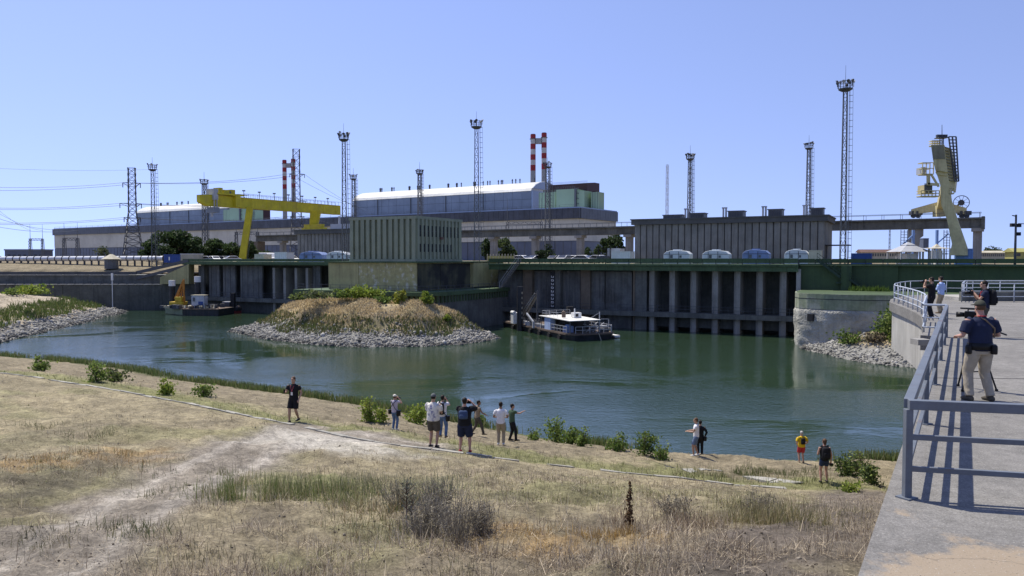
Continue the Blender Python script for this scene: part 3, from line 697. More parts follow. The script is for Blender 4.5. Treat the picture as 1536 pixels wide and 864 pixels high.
inner = [(x * .985, y * .985 + .1) for x, y in base]; MB().prism(inner, 4.71, 5.74).build('recess', M['dark_concrete'], q2)
m = MB(); pts = [(-28.2, -23.2), (-5.5, -23.2), (-2.0, -20.5), (-1.3, -17), (-1.3, -2)]
for (x0, y0), (x1, y1) in zip(pts, pts[1:]):
    for z in (6.8, 7.25): m.bar((x0, y0, z), (x1, y1, z), .05)
    n = int(math.hypot(x1 - x0, y1 - y0) / 2) + 1
    for i in range(n): m.bar((x0 + (x1 - x0) * i / n, y0 + (y1 - y0) * i / n, 6.3), (x0 + (x1 - x0) * i / n, y0 + (y1 - y0) * i / n, 7.25), .05)
m.build('handrail', M['steel_dark'], q2)
# stair from deck to foot at the right of the bastion
q3 = wthing('steel_stair', 'thin steel stair going down from deck beside the bastion right side', 'stair', 0, 0)
m = MB(); A, B = Vector((-.5, -3.2, 6.4)), Vector((2.6, -2.2, 11.0))
for dy in (-.45, .45): m.bar(A + Vector((0, dy, 0)), B + Vector((0, dy, 0)), .06, .2)
m.build('stringer', M['steel_mid'], q3); m = MB()
for i in range(14): m.box(A.lerp(B, (i + .5) / 14), (.25, .86, .04))
m.each('tread', M['steel_mid'], q3); m = MB()
for dy in (-.45, .45): m.bar(A + Vector((0, dy, 1)), B + Vector((0, dy, 1)), .05); m.bar(A + Vector((0, dy, 0)), A + Vector((0, dy, 1)), .05); m.bar(B + Vector((0, dy, 0)), B + Vector((0, dy, 1)), .05)
m.build('stair_rail', M['steel_pale'], q3)
# ---- green ribbed building
bS0, bS1, bT0, bT1 = WF.s(523.5, -20.4), sB1 - .15, -20.4, -6.6
q = wthing('control_building', 'green ribbed windowed building standing on the olive bastion', 'building', bS0, bT0, 10.96)
w, dpt, hh = bS1 - bS0, bT1 - bT0, 7.05
MB().b2(.35, w - .2, .35, dpt, 0, hh - .05).build('wall', M['green_clad'], q)
MB().b2(.3, w - .3, .3, dpt - .02, hh - .3, hh - .12).build('roof', M['cornice'], q)
MB().b2(0, w, 0, .34, hh - .45, hh).b2(w - .34, w, .345, dpt, hh - .45, hh).b2(0, .34, .345, dpt, hh - .45, hh).b2(.345, w - .345, dpt - .3, dpt + .02, hh - .45, hh).build('parapet', M['green_clad'], q)
MB().b2(0, w, .02, .34, 0, .35).b2(w - .34, w - .02, .345, dpt, 0, .35).build('plinth', M['green_clad'], q)
nr_ = 12; st = w / nr_; rib = MB().xprism([(0, .36), (.36, .36), (.36, hh - .46), (0, hh - .46)], 0, st * .58).mesh('rib', M['green_clad'])
share('rib', rib, q, [(i * st + .02 + st * .2, 0, 0) for i in range(nr_)])
nr2 = 12; st2 = dpt / nr2; rib2 = MB().b2(-.20, 0, 0, st2 * .46, .36, hh - .46).mesh('rib', M['green_clad'])
share('rib', rib2, q, [(w, .36 + i * (st2 - .03), 0) for i in range(nr2)])
win = MB().b2(-.06, .03, 0, st2 * .44, 0, 1.75).mesh('window', M['dark_glass']); frm = MB().b2(0, .05, 0, st2 * .44, .84, .9).b2(0, .05, st2 * .2, st2 * .24, 0, 1.75).mesh('window_bar', M['steel_dark'])
for z, n0, n1 in ((3.9, 0, 11), (1.5, 0, 9)):
    for i in range(n0, n1):
        o = link('window', win, q); o.location = (w - .18, .36 + i * (st2 - .03) + st2 * .53, z)
        if z < 2: o.scale = (1, 1, .72)
        b = link('window_bar', frm, o)
MB().b2(w - .02, w + .35, 6.6, 7.3, 3.55, 3.95).build('air_unit', M['roof_red'], q)
# ---- green wall with stairs, rounded corner
q = wthing('green_retaining_wall', 'tall dark green retaining wall with stairs at the right end of the intake', 'wall', 0, 0)
MB().b2(sR + .02, 130, 0, 8, 2, 10.4).b2(sR + .02, 6 + WF.s(1276, 0), -.35, 0, 3, 10.4).build('wall', M['green_wall'], q)
MB().b2(sR, 130, -.65, .3, 10.42, 10.65).build('cap_beam', M['green_beam'], q)
n = 38; L_ = 2.2; pm = MB().b2(.05, L_ - .05, -.06, .06, 0, .58).mesh('parapet_panel', M['green_wall'])
share('parapet_panel', pm, q, [(sR + i * L_, -.5, 10.8) for i in range(n)])
m = MB()
for i in range(n): m.b2(sR + i * L_ - .05, sR + i * L_ + .05, -.42, -.32, 10.6, 11.3)
m.each('parapet_post', M['steel_dark'], q)
a = WF.s(1262, -.6); MB().b2(a, a + 1.35, -1.2, -.36, 3, 10.4).build('buttress', M['green_wall'], q)
def flight(x0, y0, x1, y1, t):
    A = WF.sz(x0, y0, t); B = WF.sz(x1, y1, t); A = Vector((A[0], t, A[1])); B = Vector((B[0], t, B[1])); f = MB()
    for dy in (-.5, .5): f.bar(A + Vector((0, dy, 0)), B + Vector((0, dy, 0)), .08, .32)
    for i in range(16): f.box(A.lerp(B, (i + .5) / 16), (.3, .95, .05))
    o = f.build('stair_flight', M['green_dark'], q); f = MB()
    for z in (.5, 1.0): f.bar(A + Vector((0, -.5, z)), B + Vector((0, -.5, z)), .06)
    for i in range(5): p = A.lerp(B, i / 4) + Vector((0, -.5, 0)); f.bar(p, p + Vector((0, 0, 1)), .05)
    f.build('stair_rail', M['green_dark'], o)
flight(1226, 390, 1261, 416, -1.0); flight(1275, 419, 1311, 443, -1.0)
MB().b2(a - .6, a, -1.6, -.4, 7.9, 8.05).build('landing', M['green_dark'], q)
# lower rounded wall
RW = [(42.6, 111.4), (39.6, 106), (38.3, 102.5), (38.0, 100.3), (38.6, 99.2), (40, 97.6), (41.6, 96.2), (43.2, 95.2), (46, 94.6), (50, 93.5), (56, 89), (66, 84), (70, 98)]
q = thing('corner_wall', 'rounded low wall with green stained rim and rough white sprayed concrete below', 'wall', (0, 0, 0))
def curve_wall(pts, z0, z1, out0, out1, seg, noise, seed, zs):
    P = [Vector(p) for p in pts]; L = []
    for a, b in zip(P, P[1:]):
        n = max(1, int((b - a).length / seg)); L += [a.lerp(b, i / n) for i in range(n)]
    L.append(P[-1]); V = []; F_ = []; rnd = np.random.default_rng(seed)
    for j in range(zs + 1):
        z = z0 + (z1 - z0) * j / zs
        for i, p in enumerate(L):
            d = (L[min(i + 1, len(L) - 1)] - L[max(i - 1, 0)]).normalized(); nm = Vector((d.y, -d.x)) if False else Vector((-abs(d.y) - .3, -abs(d.x))).normalized()
            k = out0 + (out1 - out0) * j / zs
            if noise and 0 < j < zs: k += noise * float(fbm(np.array([i * seg * .55]), np.array([z * .9]), seed)[0])
            V.append((p.x + nm.x * k, p.y + nm.y * k, z))
    n = len(L)
    for j in range(zs):
        for i in range(n - 1): F_.append((j * n + i, j * n + i + 1, (j + 1) * n + i + 1, (j + 1) * n + i))
    return V, F_, [V[zs * n + i] for i in range(n)]
V, F_, top = curve_wall(RW[:-1], -1, 4.95, .1, .35, .4, .55, 12, 18); m = MB(); m.add(V, [f[::-1] for f in F_]); m.build('rough_base', M['rough_concrete'], q, True)
V, F_, top = curve_wall(RW[:-1], 4.95, 6.9, .45, .45, .7, 0, 3, 3); m = MB(); m.add(V, [f[::-1] for f in F_])
tp_ = MB(); tp_.add([(p[0] + .25, p[1] + .15, 6.91) for p in top] + [(70, 98, 6.91), (44, 113, 6.91)], [tuple(range(len(top) + 2))]); tp_.build('top_slab', M['green_wall'], q); m.add([(p[0], p[1], 6.9) for p in top] + [(70, 98, 6.9), (44, 113, 6.9)], [tuple(range(len(top) + 2))])
m.add([(p[0], p[1], 4.94) for p in top] + [(70, 98, 4.94), (44, 113, 4.94)], [tuple(range(len(top) + 1, -1, -1))]); m.build('rim', M['green_white'], q)
V, F_, top = curve_wall(RW[:-1], 6.2, 6.29, .46, .46, .7, 0, 3, 1); m = MB(); m.add(V, [f[::-1] for f in F_]); m.build('rim_crack', M['hull_black'], q)
p = at(1219, 476, 98.6); MB().box((p.x, p.y, p.z), (1.2, .8, .9), .6).build('drain_mouth', M['rubber'], q)
# end pier of the intake
MB().b2(sR - .3, sR + .3, -.9, 3, 3, 9.9).build('end_pier', M['pale_concrete'], q).matrix_world = Matrix.Translation(WF.o) @ Matrix.Rotation(WF.rz, 4, 'Z')
# ---- wing walls at the left
q = thing('wing_wall', 'dark stepped river wall with sloping parapet at the far left bank', 'wall', (0, 0, 0))
x1 = at(243, 440, 170).x
for i in range(8):
    a = x1 - 11 * (i + 1) + .05; MB().b2(a, a + 10.9, 170, 174, -3, 5.6).build('wall_panel', M['wet_concrete'], q)
MB().b2(x1 - 160, x1 - 88, 170, 174, -3, 5.6).build('wall_panel', M['wet_concrete'], q)
m = MB(); 
for i in range(50): m.b2(x1 - 1.9 * (i + 1), x1 - 1.9 * (i + 1) + 1.55, 169.8, 170.3, 5.62, 5.78)
m.each('coping_stone', M['pale_concrete'], q)
MB().b2(x1 - 160, x1 + .5, 174.02, 184, -3, 7.7).build('upper_wall', M['dark_concrete'], q)
m = MB()
for i in range(32): m.b2(x1 - 9 - 3 * (i + 1), x1 - 9 - 3 * (i + 1) + 2.7, 173.75, 173.95, 7.62, 7.78)
m.each('coping_stone', M['pale_concrete'], q)
a, b = at(205, 409, 174), at(283, 391, 169.0)
MB().b2(x1 - 160, a.x, 173.7, 173.9, 7.8, 8.45).build('parapet', M['steel_dark'], q)
m = MB(); m.bar(a, b, .2, .7); m.bar(a + Vector((0, 0, -1.3)), b + Vector((0, 0, -1.0)), .2, .6); m.build('ramp_parapet', M['steel_dark'], q)
p0, p1, p2, p3 = at(240, 426, 168.5), at(240, 416, 168.5), at(283, 396, 168.5), at(283, 426, 168.5)
m = MB(); m.add([v + Vector((0, dy, 0)) for dy in (0, 3) for v in (p0, p3, p2, p1)], [(0, 1, 2, 3), (7, 6, 5, 4), (0, 4, 5, 1), (1, 5, 6, 2), (2, 6, 7, 3), (3, 7, 4, 0)]); m.build('abutment', M['olive_wall'], q)
MB().b2(x1, p2.x + 1.5, 170, 176, -3, p0.z - .02).build('abutment_foot', M['wet_concrete'], q)
p = at(168, 409, 169.5); o = thing('water_gauge', 'thin white gauge pole standing in front of the far left wall', 'gauge pole', (p.x, 169.5, 0))
MB().tube((0, 0, .3), (0, 0, 8.1), .09, 6).build('pole', M['white_paint'], o); MB().b2(-.2, .2, -.12, .12, 6.6, 8.2).build('board', M['white_paint'], o)
# dry grass slope above the wing wall
m = MB(); n = 24
m.add([(x1 - 160, 184.05, 7.9), (x1 + 2, 184.05, 7.9), (x1 + 2, 205, 10.75), (x1 - 160, 205, 10.75)], [(0, 1, 2, 3)]); M['dry_slope'] = MAT('dry_slope', (.20, .16, .105), .95, .25, .3, 2)
kind(m.build('embankment', M['dry_slope']), 'structure')
# ================================================================ power station far behind (PF grid)
GZ = 10.5
def pthing(name, label, cat, s=0, t=0, z=0, group=None): return thing(name, label, cat, PF.p(s, t, z), PF.rz, group)
Lh = 439.0
q = pthing('turbine_hall', 'very long low turbine hall with pale wall between dark glazed bands', 'factory hall')
zt, zb, zp = 33.2, 28.7, 19.2; TW = 37
MB().b2(-Lh, -.5, .5, TW, GZ - 1, zt - .4).build('core', M['hall_dark'], q)
bp = MB().b2(0, 2.75, -.9, .3, zb, zt).mesh('band_panel', M['hall_band'])
n = 158; stp = (Lh + 1.6) / n
share('band_panel', bp, q, [(-Lh - .8 + i * stp, 0, 0) for i in range(n)], [(stp / 2.85, 1, 1)] * n)
n = 14; sp = TW / n; bp2 = MB().b2(-.3, .9, 0, sp * .96, zb, zt).mesh('band_panel', M['hall_band'])
share('band_panel', bp2, q, [(0, .32 + i * sp, 0) for i in range(n)])
n = 37; stp = Lh / n; wp = MB().b2(.05, stp - .05, 0, .45, zp, zb - .02).mesh('wall_panel', M['hall_white'])
share('wall_panel', wp, q, [(-Lh + i * stp, 0, 0) for i in range(n)])
wp2 = MB().b2(-.5, 0, .5, TW, zp, zb - .02); wp2.build('wall_panel', M['hall_white'], q)
gp = MB().b2(.25, stp - .25, .2, .48, GZ, zp - .3).mesh('glazing_panel', M['hall_dark'])
share('glazing_panel', gp, q, [(-Lh + i * stp, 0, 0) for i in range(n)])
m = MB()
for i in range(n * 3): m.b2(-Lh + i * stp / 3, -Lh + i * stp / 3 + .22, .1, .22, GZ, zp - .3)
m.build('mullion', M['steel_mid'], q)
MB().b2(-Lh - .5, .5, 0, TW, zt + .01, zt + .5).build('roof', M['hall_blue_light'], q)
m = MB()
for z in (.9, 1.6): m.bar((-Lh, .3, zt + z), (0, .3, zt + z), .08)
for i in range(60): m.bar((-Lh + i * 7.4, .3, zt + .5), (-Lh + i * 7.4, .3, zt + 1.6), .08)
m.build('roof_rail', M['steel_mid'], q)
# ---- reactor hall + green towers
def reactor(off, label, k0=51.6, k1=178.0):
    q = pthing('reactor_hall', label, 'reactor hall', -off)
    ze, zr = 46.3, 52.2
    def P(px, t): return PF.s(px, t)
    MB().b2(-k1, -k0, 45.2, 73.4, GZ, ze - .02).build('core', M['hall_blue'], q)
    n = 22; st = (k1 - k0) / n; pn = MB().b2(.06, st - .06, 45, 45.18, 33, ze - .05).mesh('wall_panel', M['hall_blue'])
    share('wall_panel', pn, q, [(-k1 + i * st, 0, 0) for i in range(n)])
    m = MB()
    for z in (37.5, 42): m.b2(-k1, -k0, 44.94, 44.99, z, z + .14)
    m.each('wall_seam', M['hall_band'], q)
    prof = [(44.6, ze), (45.6, ze + 1.5), (48.5, ze + 3.4), (53, ze + 5.0), (59.3, zr), (66, ze + 5.0), (73.5, ze + 1.5), (74, ze)]
    n = 11; st = (k1 - k0) / n; rf = MB().xprism(prof, .03, st - .03).mesh('roof', M['hall_roof'])
    share('roof', rf, q, [(-k1 + i * st, 0, 0) for i in range(n)])
    MB().b2(-k0, -k0 + .5, 45.1, 73.4, 33, ze).xprism([(y, z - .1) for y, z in prof[1:-1]], -k0 + .0, -k0 + .4).build('end_wall', M['hall_blue_light'], q)
    m = MB()
    MB().b2(-k1, -k0, 43.5, 44.8, 33.9, 35).build('skirt_roof', M['hall_blue_light'], q)
    rnd = random.Random(4); m = MB()
    for i in range(34):
        s = -k1 + 8 + (k1 - k0 - 14) * (i // 3 + rnd.random() * .6) / 11.6; m.tube((s, 59.3, zr - .3), (s, 59.3, zr + 2.3), .28, 6); m.tube((s, 59.3, zr + 1.6), (s, 59.3, zr + 2.5), .5, 6, .15)
    m.each('roof_vent', M['steel_dark'], q)
    m = MB()
    for i in range(4):
        s = -k1 + 20 + i * (k1 - k0 - 25) / 4; m.b2(s, s + .25, 44.5, 44.95, 33, ze)
    m.each('downpipe', M['steel_mid'], q)
    # right-hand end blocks
    t0 = 24.0
    a, b = P(808, t0), P(833, t0); MB().b2(a, b, t0, t0 + 5.9, 33, 43).build('low_block', M['hall_green'], q)
    m = MB()
    for i in range(6): m.b2(a + i * (b - a) / 6 + .3, a + i * (b - a) / 6 + .45, t0 - .06, t0, 33, 43).tube((a + 1 + i * 1.6, t0 + 3, 43), (a + 1 + i * 1.6, t0 + 3, 44.3), .35, 6)
    m.build('block_fittings', M['steel_mid'], q)
    def top(px, py, t): return PF.sz(px, py, t)[1]
    a, b = P(834, t0 - 4), P(861.5, t0 - 4); za = top(845, 284, t0 - 4); MB().b2(a, b, t0 - 4, t0 + 5, 33, za).build('tower_block', M['hall_green'], q)
    c = P(875.5, t0 - 4); zc = top(870, 286, t0 - 4); MB().b2(b + .9, c, t0 - 3.5, t0 + 4, 33, zc).build('tower_block', M['hall_green'], q)
    m = MB(); m.b2(b + .02, b + .88, t0 - 4.4, t0 - 3.0, 33, za + .3)
    for i in range(5): m.b2(b + .95, b + 1.9, t0 - 4.0, t0 - 3.52, 34 + i * 2.4, 34.3 + i * 2.4)
    m.build('stair_tower', M['steel_mid'], q)
    m = MB()
    for z in (za + .6, za + 1.2): m.bar((a, t0 - 3.8, z), (b, t0 - 3.8, z), .09)
    for i in range(9): m.bar((a + i * (b - a) / 8, t0 - 3.8, za), (a + i * (b - a) / 8, t0 - 3.8, za + 1.2), .09)
    m.build('roof_rail', M['steel_mid'], q)
    d, e = P(886, t0), P(897, t0); zd = top(892, 288, t0); MB().b2(d, e, t0, t0 + 6, 33, zd).build('tower_block', M['hall_green'], q)
    m = MB()
    for i in range(3): m.b2(d + (e - d) * (i + .7) / 3.2, d + (e - d) * (i + .7) / 3.2 + .2, t0 - .08, t0, 33, zd)
    m.each('downpipe', M['steel_mid'], q)
    f = P(822, t0 + 6); g = P(880, t0 + 6); zf = top(835, 277, t0 + 6)
    MB().xprism([(t0 + 6, 33), (t0 + 6, zf), (t0 + 14, zf + .8), (t0 + 19, zf + .8), (t0 + 19, 33)], f, g).build('dark_block', M['hall_red'], q)
    MB().b2(c + .1, d + 1, t0 + 4.2, t0 + 5.9, 33, zc + .3).build('dark_bay', M['hall_red'], q)
    m = MB()
    for i in range(7): m.b2(f + .6 + i * .9, f + .75 + i * .9, t0 + 5.9, t0 + 5.98, 42, zf - .4)
    for z in (zf + .5, zf + 1.0): m.bar((f, t0 + 6.5, z), (g, t0 + 6.5, z), .1)
    m.build('block_fittings', M['steel_mid'], q)
    return q
reactor(0, 'nearer reactor hall with bright arched roof and green towers at its right end')
reactor(239, 'farther reactor hall behind the yellow gantry crane, roof dimmer and smaller', 51.6, 167.8)
# ---- ventilation stacks
def stack_pair(off, label):
    base = Vector((.0, 502, 0)); s0 = (base - PF.o).dot(PF.x); q = None
    x0, x1 = at(799.5, 300, 502).x, at(816, 300, 502).x; top = zat(800, 202, 502)
    cen = Vector(((x0 + x1) / 2, 502, GZ)) - PF.x * off; q = thing('vent_stack', label, 'stack', cen, 0)
    for k, x in enumerate((x0 - (x0 + x1) / 2, x1 - (x0 + x1) / 2)):
        r = 1.72; z1 = top - GZ + (0 if k == 0 else .9); lv = [z1, z1 - 2.7, z1 - 6.0, z1 - 9.5, z1 - 12.9, z1 - 16.4, z1 - 19.7, z1 - 23.4]
        nm = ['stack_red', 'stack_white', 'stack_red', 'stack_white', 'stack_red', 'stack_white', 'stack_red']
        for a, b, c in zip(lv[1:], lv, nm): MB().tube((x, 0, a), (x, 0, b), r, 20, None).build('painted_band', M[c], q, False)
        MB().tube((x, 0, 0), (x, 0, lv[-1]), r + .25, 20, r).build('shaft', M['stack_grey'], q)
        MB().tube((x, 0, lv[1] - .25), (x, 0, lv[1]), r + .55, 20).tube((x, 0, z1), (x, 0, z1 + .35), r - .2, 20).build('rim_walkway', M['steel_mid'], q)
    MB().b2(x0 - (x0 + x1) / 2 + 1.75, x1 - (x0 + x1) / 2 - 1.75, -1.2, 1.2, top - GZ - 6.0, top - GZ - 2.4).build('link_bridge', M['stack_grey'], q)
stack_pair(0, 'nearer pair of red and white banded stacks behind the bright roofed hall')
stack_pair(239, 'farther pair of red and white banded stacks above the yellow gantry girder')
# ---- concrete crane runway on columns
q = thing('crane_runway', 'concrete crane runway beam on tall columns crossing behind the buildings', 'crane runway', (79.4, 130, 0), PF.rz)
RF = Frame((79.4, 130), (.838, -.545))
n = 10; st = 186.0 / n; bm = MB().b2(.04, st - .04, -1.1, 1.1, 16.6, 18.05).b2(.04, st - .04, -1.6, 1.6, 18.06, 18.35).mesh('beam_span', M['dark_concrete'])
share('beam_span', bm, q, [(-185.5 + i * st, 0, 0) for i in range(n)])
cm = MB().b2(-.65, .65, -.7, .7, 10, 16.2).b2(-.9, .9, -1.3, 1.3, 16.0, 16.58).mesh('column', M['concrete'])
share('column', cm, q, [(RF.s(x, 0), 0, 0) for x in (425, 741, 803, 870.5, 944, 1465)])
MB().b2(RF.s(386, 0) - 2.0, RF.s(386, 0) + 2.0, -1.4, 1.4, 10, 16.55).build('end_column', M['brown_pier'], q)
MB().b2(.02, .5, -1.5, 1.5, 16.4, 18.5).build('end_block', M['dark_concrete'], q)
a = RF.s(1370, 0); MB().add([(x, y, z) for y in (-.7, .7) for x, z in ((a - .9, 11), (a + .6, 11), (a + .9, 15), (a + 1.4, 15.4), (a + 1.4, 16.58), (a - .9, 16.58))], [(0, 1, 2, 3, 4, 5), (11, 10, 9, 8, 7, 6)] + [(i, 6 + i, 6 + (i + 1) % 6, (i + 1) % 6) for i in range(6)]).build('column', M['concrete'], q)
m = MB()
for y in (-1.4, 1.4):
    m.bar((-185, y, 19.2), (0, y, 19.2), .07); 
    for i in range(63): m.bar((-185 + i * 2.98, y, 18.35), (-185 + i * 2.98, y, 19.2), .06)
m.build('handrail', M['steel_mid'], q)
# ---- concrete panel buildings behind the quay
def panel_hall(label, s0, s1, t0, t1, h, n):
    q = wthing('pump_hall', label, 'building', s0, t0, GZ); w, d = s1 - s0, t1 - t0
    MB().b2(.3, w - .3, .3, d - .3, -.5, h - .05).build('core', M['cornice'], q)
    st = w / n; pn = MB().add([(x, y, z) for z in (0, h - 1.05) for x, y in ((.05, .28), (.1, .05), (st * .3, 0), (st * .7, 0), (st - .1, .05), (st - .05, .28))],
                              [(5, 4, 3, 2, 1, 0), (6, 7, 8, 9, 10, 11)] + [(i, i + 1, 7 + i, 6 + i) for i in range(5)] + [(5, 0, 6, 11)]).mesh('panel', M['panel_concrete'])
    share('panel', pn, q, [(i * st, 0, 0) for i in range(n)])
    n2 = max(3, int(d / st)); st2 = d / n2; pn2 = MB().b2(-.28, 0, .05, st2 - .05, 0, h - 1.05).mesh('panel', M['panel_concrete'])
    share('panel', pn2, q, [(w, i * st2 + .3 * (1 - i / n2), 0) for i in range(n2)])
    MB().b2(-.45, w + .45, -.45, d + .4, h - 1.02, h - .2).b2(-.6, w + .6, -.6, d + .5, h - .2, h).build('cornice', M['cornice'], q)
    return q, w, d, h
t0 = 14; s0, s1 = WF.s(951, t0), WF.s(1237, t0)
hz = WF.sz(1237, 321.6, t0 - .6)[1] - GZ
q, w, d, h = panel_hall('long grey concrete panel building with roof boxes at right of centre', s0, s1, t0, t0 + 12.5, hz, 28)
def roofbox(x0, x1, px0, py0, tall, flue=None):
    a, b = WF.s(px0, t0 + 4) - s0, WF.s(px0 + x1 - x0, t0 + 4) - s0; u = MB(); u.b2(a, b, 4, 6.4, h, h + tall); u.b2(a - .15, b + .15, 3.9, 6.5, h + tall, h + tall + .15)
    o = u.build('roof_unit', M['steel_mid'], q); g = MB()
    for i in range(5): g.b2(a + .2 + i * (b - a - .4) / 5, a + .2 + (i + .75) * (b - a - .4) / 5, 3.93, 3.99, h + .2, h + tall - .15)
    g.build('louvre', M['steel_dark'], o)
for a, ww, tall, fl in ((994, 28, .75, None), (1033.5, 22, .95, 1028), (1091, 23, 1.15, 1085), (1151, 21, 1.25, 1144.5), (1214.5, 19, 1.25, 1206)):
    roofbox(0, ww, a, 0, tall)
    if fl:
        x = WF.s(fl, t0 + 4) - s0; MB().tube((x - .22, 4.5, h), (x - .22, 4.5, h + 1.9), .16, 8).tube((x + .25, 4.5, h), (x + .25, 4.5, h + 1.9), .16, 8).b2(x - .45, x + .45, 4.3, 4.7, h + 1.75, h + 1.95).build('flue', M['steel_pale'], q)
MB().b2(w + .02, w + 3.6, -.1, 5, 3.0, 3.15).b2(w + .1, w + .25, 0, .15, 0, 3).b2(w + 3.3, w + 3.45, 0, .15, 0, 3).build('side_canopy', M['rubber'], q)
t1 = 16; a0, a1 = WF.s(446, t1), WF.s(540, t1); hz2 = WF.sz(446, 344.5, t1 - .6)[1] - GZ
q2_, w2, d2_, h2 = panel_hall('grey concrete panel building under the right end of the yellow gantry crane', a0, a1, t1, t1 + 11, hz2, 17)
MB().b2(w2 * .45, w2 * .82, 2, 6, h2, h2 + 1.2).tube((w2 * .55, 3, h2 + 1.2), (w2 * .55, 3, h2 + 3), .25, 8).build('roof_unit', M['steel_pale'], q2_)
# ---- floodlight masts
def mast(px, ytop, ypf, Y, zbase, wb, wt, label, pf=1.3, col='steel_mid', lamps=8, ladder=True, plat=True, seed=0):
    rnd = random.Random(seed + int(px)); b = at(px, 388, Y); pf *= .85; q = thing('floodlight_mast' if plat else 'lattice_mast', label, 'mast', (b.x, Y, zbase), rnd.uniform(-.3, .5))
    H = zat(px, ypf, Y) - zbase; spike = zat(px, ytop, Y) - zbase; n = max(8, int(H / (1.25 if plat else 2.4))); m = MB()
    wb *= .74; wt *= .74
    def W_(z): return (wb + (wt - wb) * min(1, z / (H * .92))) / 2
    cr = [(-1, -1), (1, -1), (1, 1), (-1, 1)]
    th = max(.07, Y * .00055) if plat else .05
    for i, j in cr: m.bar((i * wb / 2, j * wb / 2, 0), (i * W_(H), j * W_(H), H), th * 1.35)
    m.build('mast_legs', M[col], q); m = MB()
    for k in range(n):
        z0, z1 = H * k / n, H * (k + 1) / n; a, b_ = W_(z0), W_(z1)
        for e in range(4):
            c0, c1 = cr[e], cr[(e + 1) % 4]; 
            if k % 2: c0, c1 = c1, c0
            m.bar((c0[0] * a, c0[1] * a, z0), (c1[0] * b_, c1[1] * b_, z1), th * .7); m.bar((c0[0] * b_, c0[1] * b_, z1), (c1[0] * b_, c1[1] * b_, z1), th * .6)
    m.build('bracing', M[col], q)
    if ladder:
        m = MB(); x = wb / 2 + .35
        for dy in (-.25, .25): m.bar((x, dy, 1), (wt / 2 + .35, dy, H), th * .6)
        for k in range(int(H / .9)):
            z = 1 + k * .9; xx = wb / 2 + (wt - wb) / 2 * z / H + .35; m.bar((xx, -.25, z), (xx, .25, z), th * .6); m.bar((xx - .1, 0, z), (xx + .42, 0, z), th * .8)
        m.bar((x + .45, 0, 1), (wt / 2 + .8, 0, H), th * .5); m.build('ladder', M[col], q)
    if plat:
        m = MB(); m.tube((0, 0, H - .15), (0, 0, H), pf, 12); m.tube((0, 0, H - .4), (0, 0, H - .15), pf * .55, 12, pf)
        m.build('platform', M['steel_dark'], q); m = MB()
        for k in range(12):
            u, v = k / 12 * 6.283, (k + 1) / 12 * 6.283; A, B = Vector((math.cos(u) * pf, math.sin(u) * pf, H)), Vector((math.cos(v) * pf, math.sin(v) * pf, H)); up = Vector((0, 0, 1))
            m.bar(A + up, B + up, th * .8); m.bar(A + up * .5, B + up * .5, th * .6); m.bar(A, A + up, th * .7)
        m.build('platform_rail', M['steel_dark'], q)
        for k in range(lamps):
            u = k / lamps * 6.283 + rnd.uniform(-.2, .2); c = Vector((math.cos(u) * pf * 1.12, math.sin(u) * pf * 1.12, H + rnd.uniform(.75, 1.25))); g = MB()
            g.tube(c - Vector((math.cos(u), math.sin(u), -.5)) * .1, c + Vector((math.cos(u), math.sin(u), -.5)) * .15, .12, 8, .25)
            g.bar(c - Vector((0, 0, .8)), c, .07); g.build('lamp', M['steel_dark'] if k % 3 else M['steel_pale'], q)
    MB().tube((0, 0, H), (0, 0, spike), th * .55, 6, th * .25).build('spike', M[col], q)
    return q
mast(1264, 98, 133, 112, 10.6, .98, .66, 'tallest floodlight mast, standing at the right end of the grey panel building', 1.15, lamps=9)
mast(715, 167, 190, 139, 10.6, 1.3, .75, 'tall floodlight mast just right of the green ribbed building', 1.1, lamps=7)
mast(517, 185, 209, 141, 10.6, 1.15, .7, 'floodlight mast at the left edge of the green ribbed building', 1.0, lamps=10)
mast(231, 236, 254, 176, 9.2, 1.3, .8, 'floodlight mast on the dry slope right of the lattice pylon', 1.0, lamps=4)
mast(308, 258, 275, 215, 10.6, 1.6, 1.1, 'floodlight mast behind the left end of the yellow gantry crane', 1.15, lamps=6)
mast(531, 252, 268, 215, 10.6, 1.5, 1.0, 'small distant floodlight mast just behind the one left of the green building', 1.05, lamps=4)
mast(630, 243, 260, 225, 10.6, 1.6, 1.1, 'floodlight mast rising behind the green building in front of the long bright roof', 1.15, lamps=5)
mast(821, 236, 250, 200, 10.6, 1.7, 1.1, 'floodlight mast in front of the nearer red and white stacks', 1.15, lamps=4)
mast(1034, 218, 238, 165, 10.6, 1.25, .75, 'floodlight mast over the left part of the grey panel building', .95, lamps=8)
mast(1211, 203, 222, 165, 10.6, 1.25, .75, 'floodlight mast over the right part of the grey panel building', .95, lamps=6)
mast(1000, 246, 247, 190, 10.6, .85, .6, 'plain thin lattice mast without platform left of a floodlight mast', plat=False, col='steel_pale', ladder=False)
mast(1334, 343, 344, 300, 10.6, .8, .5, 'small distant thin pole under the runway at the right', plat=False, ladder=False)
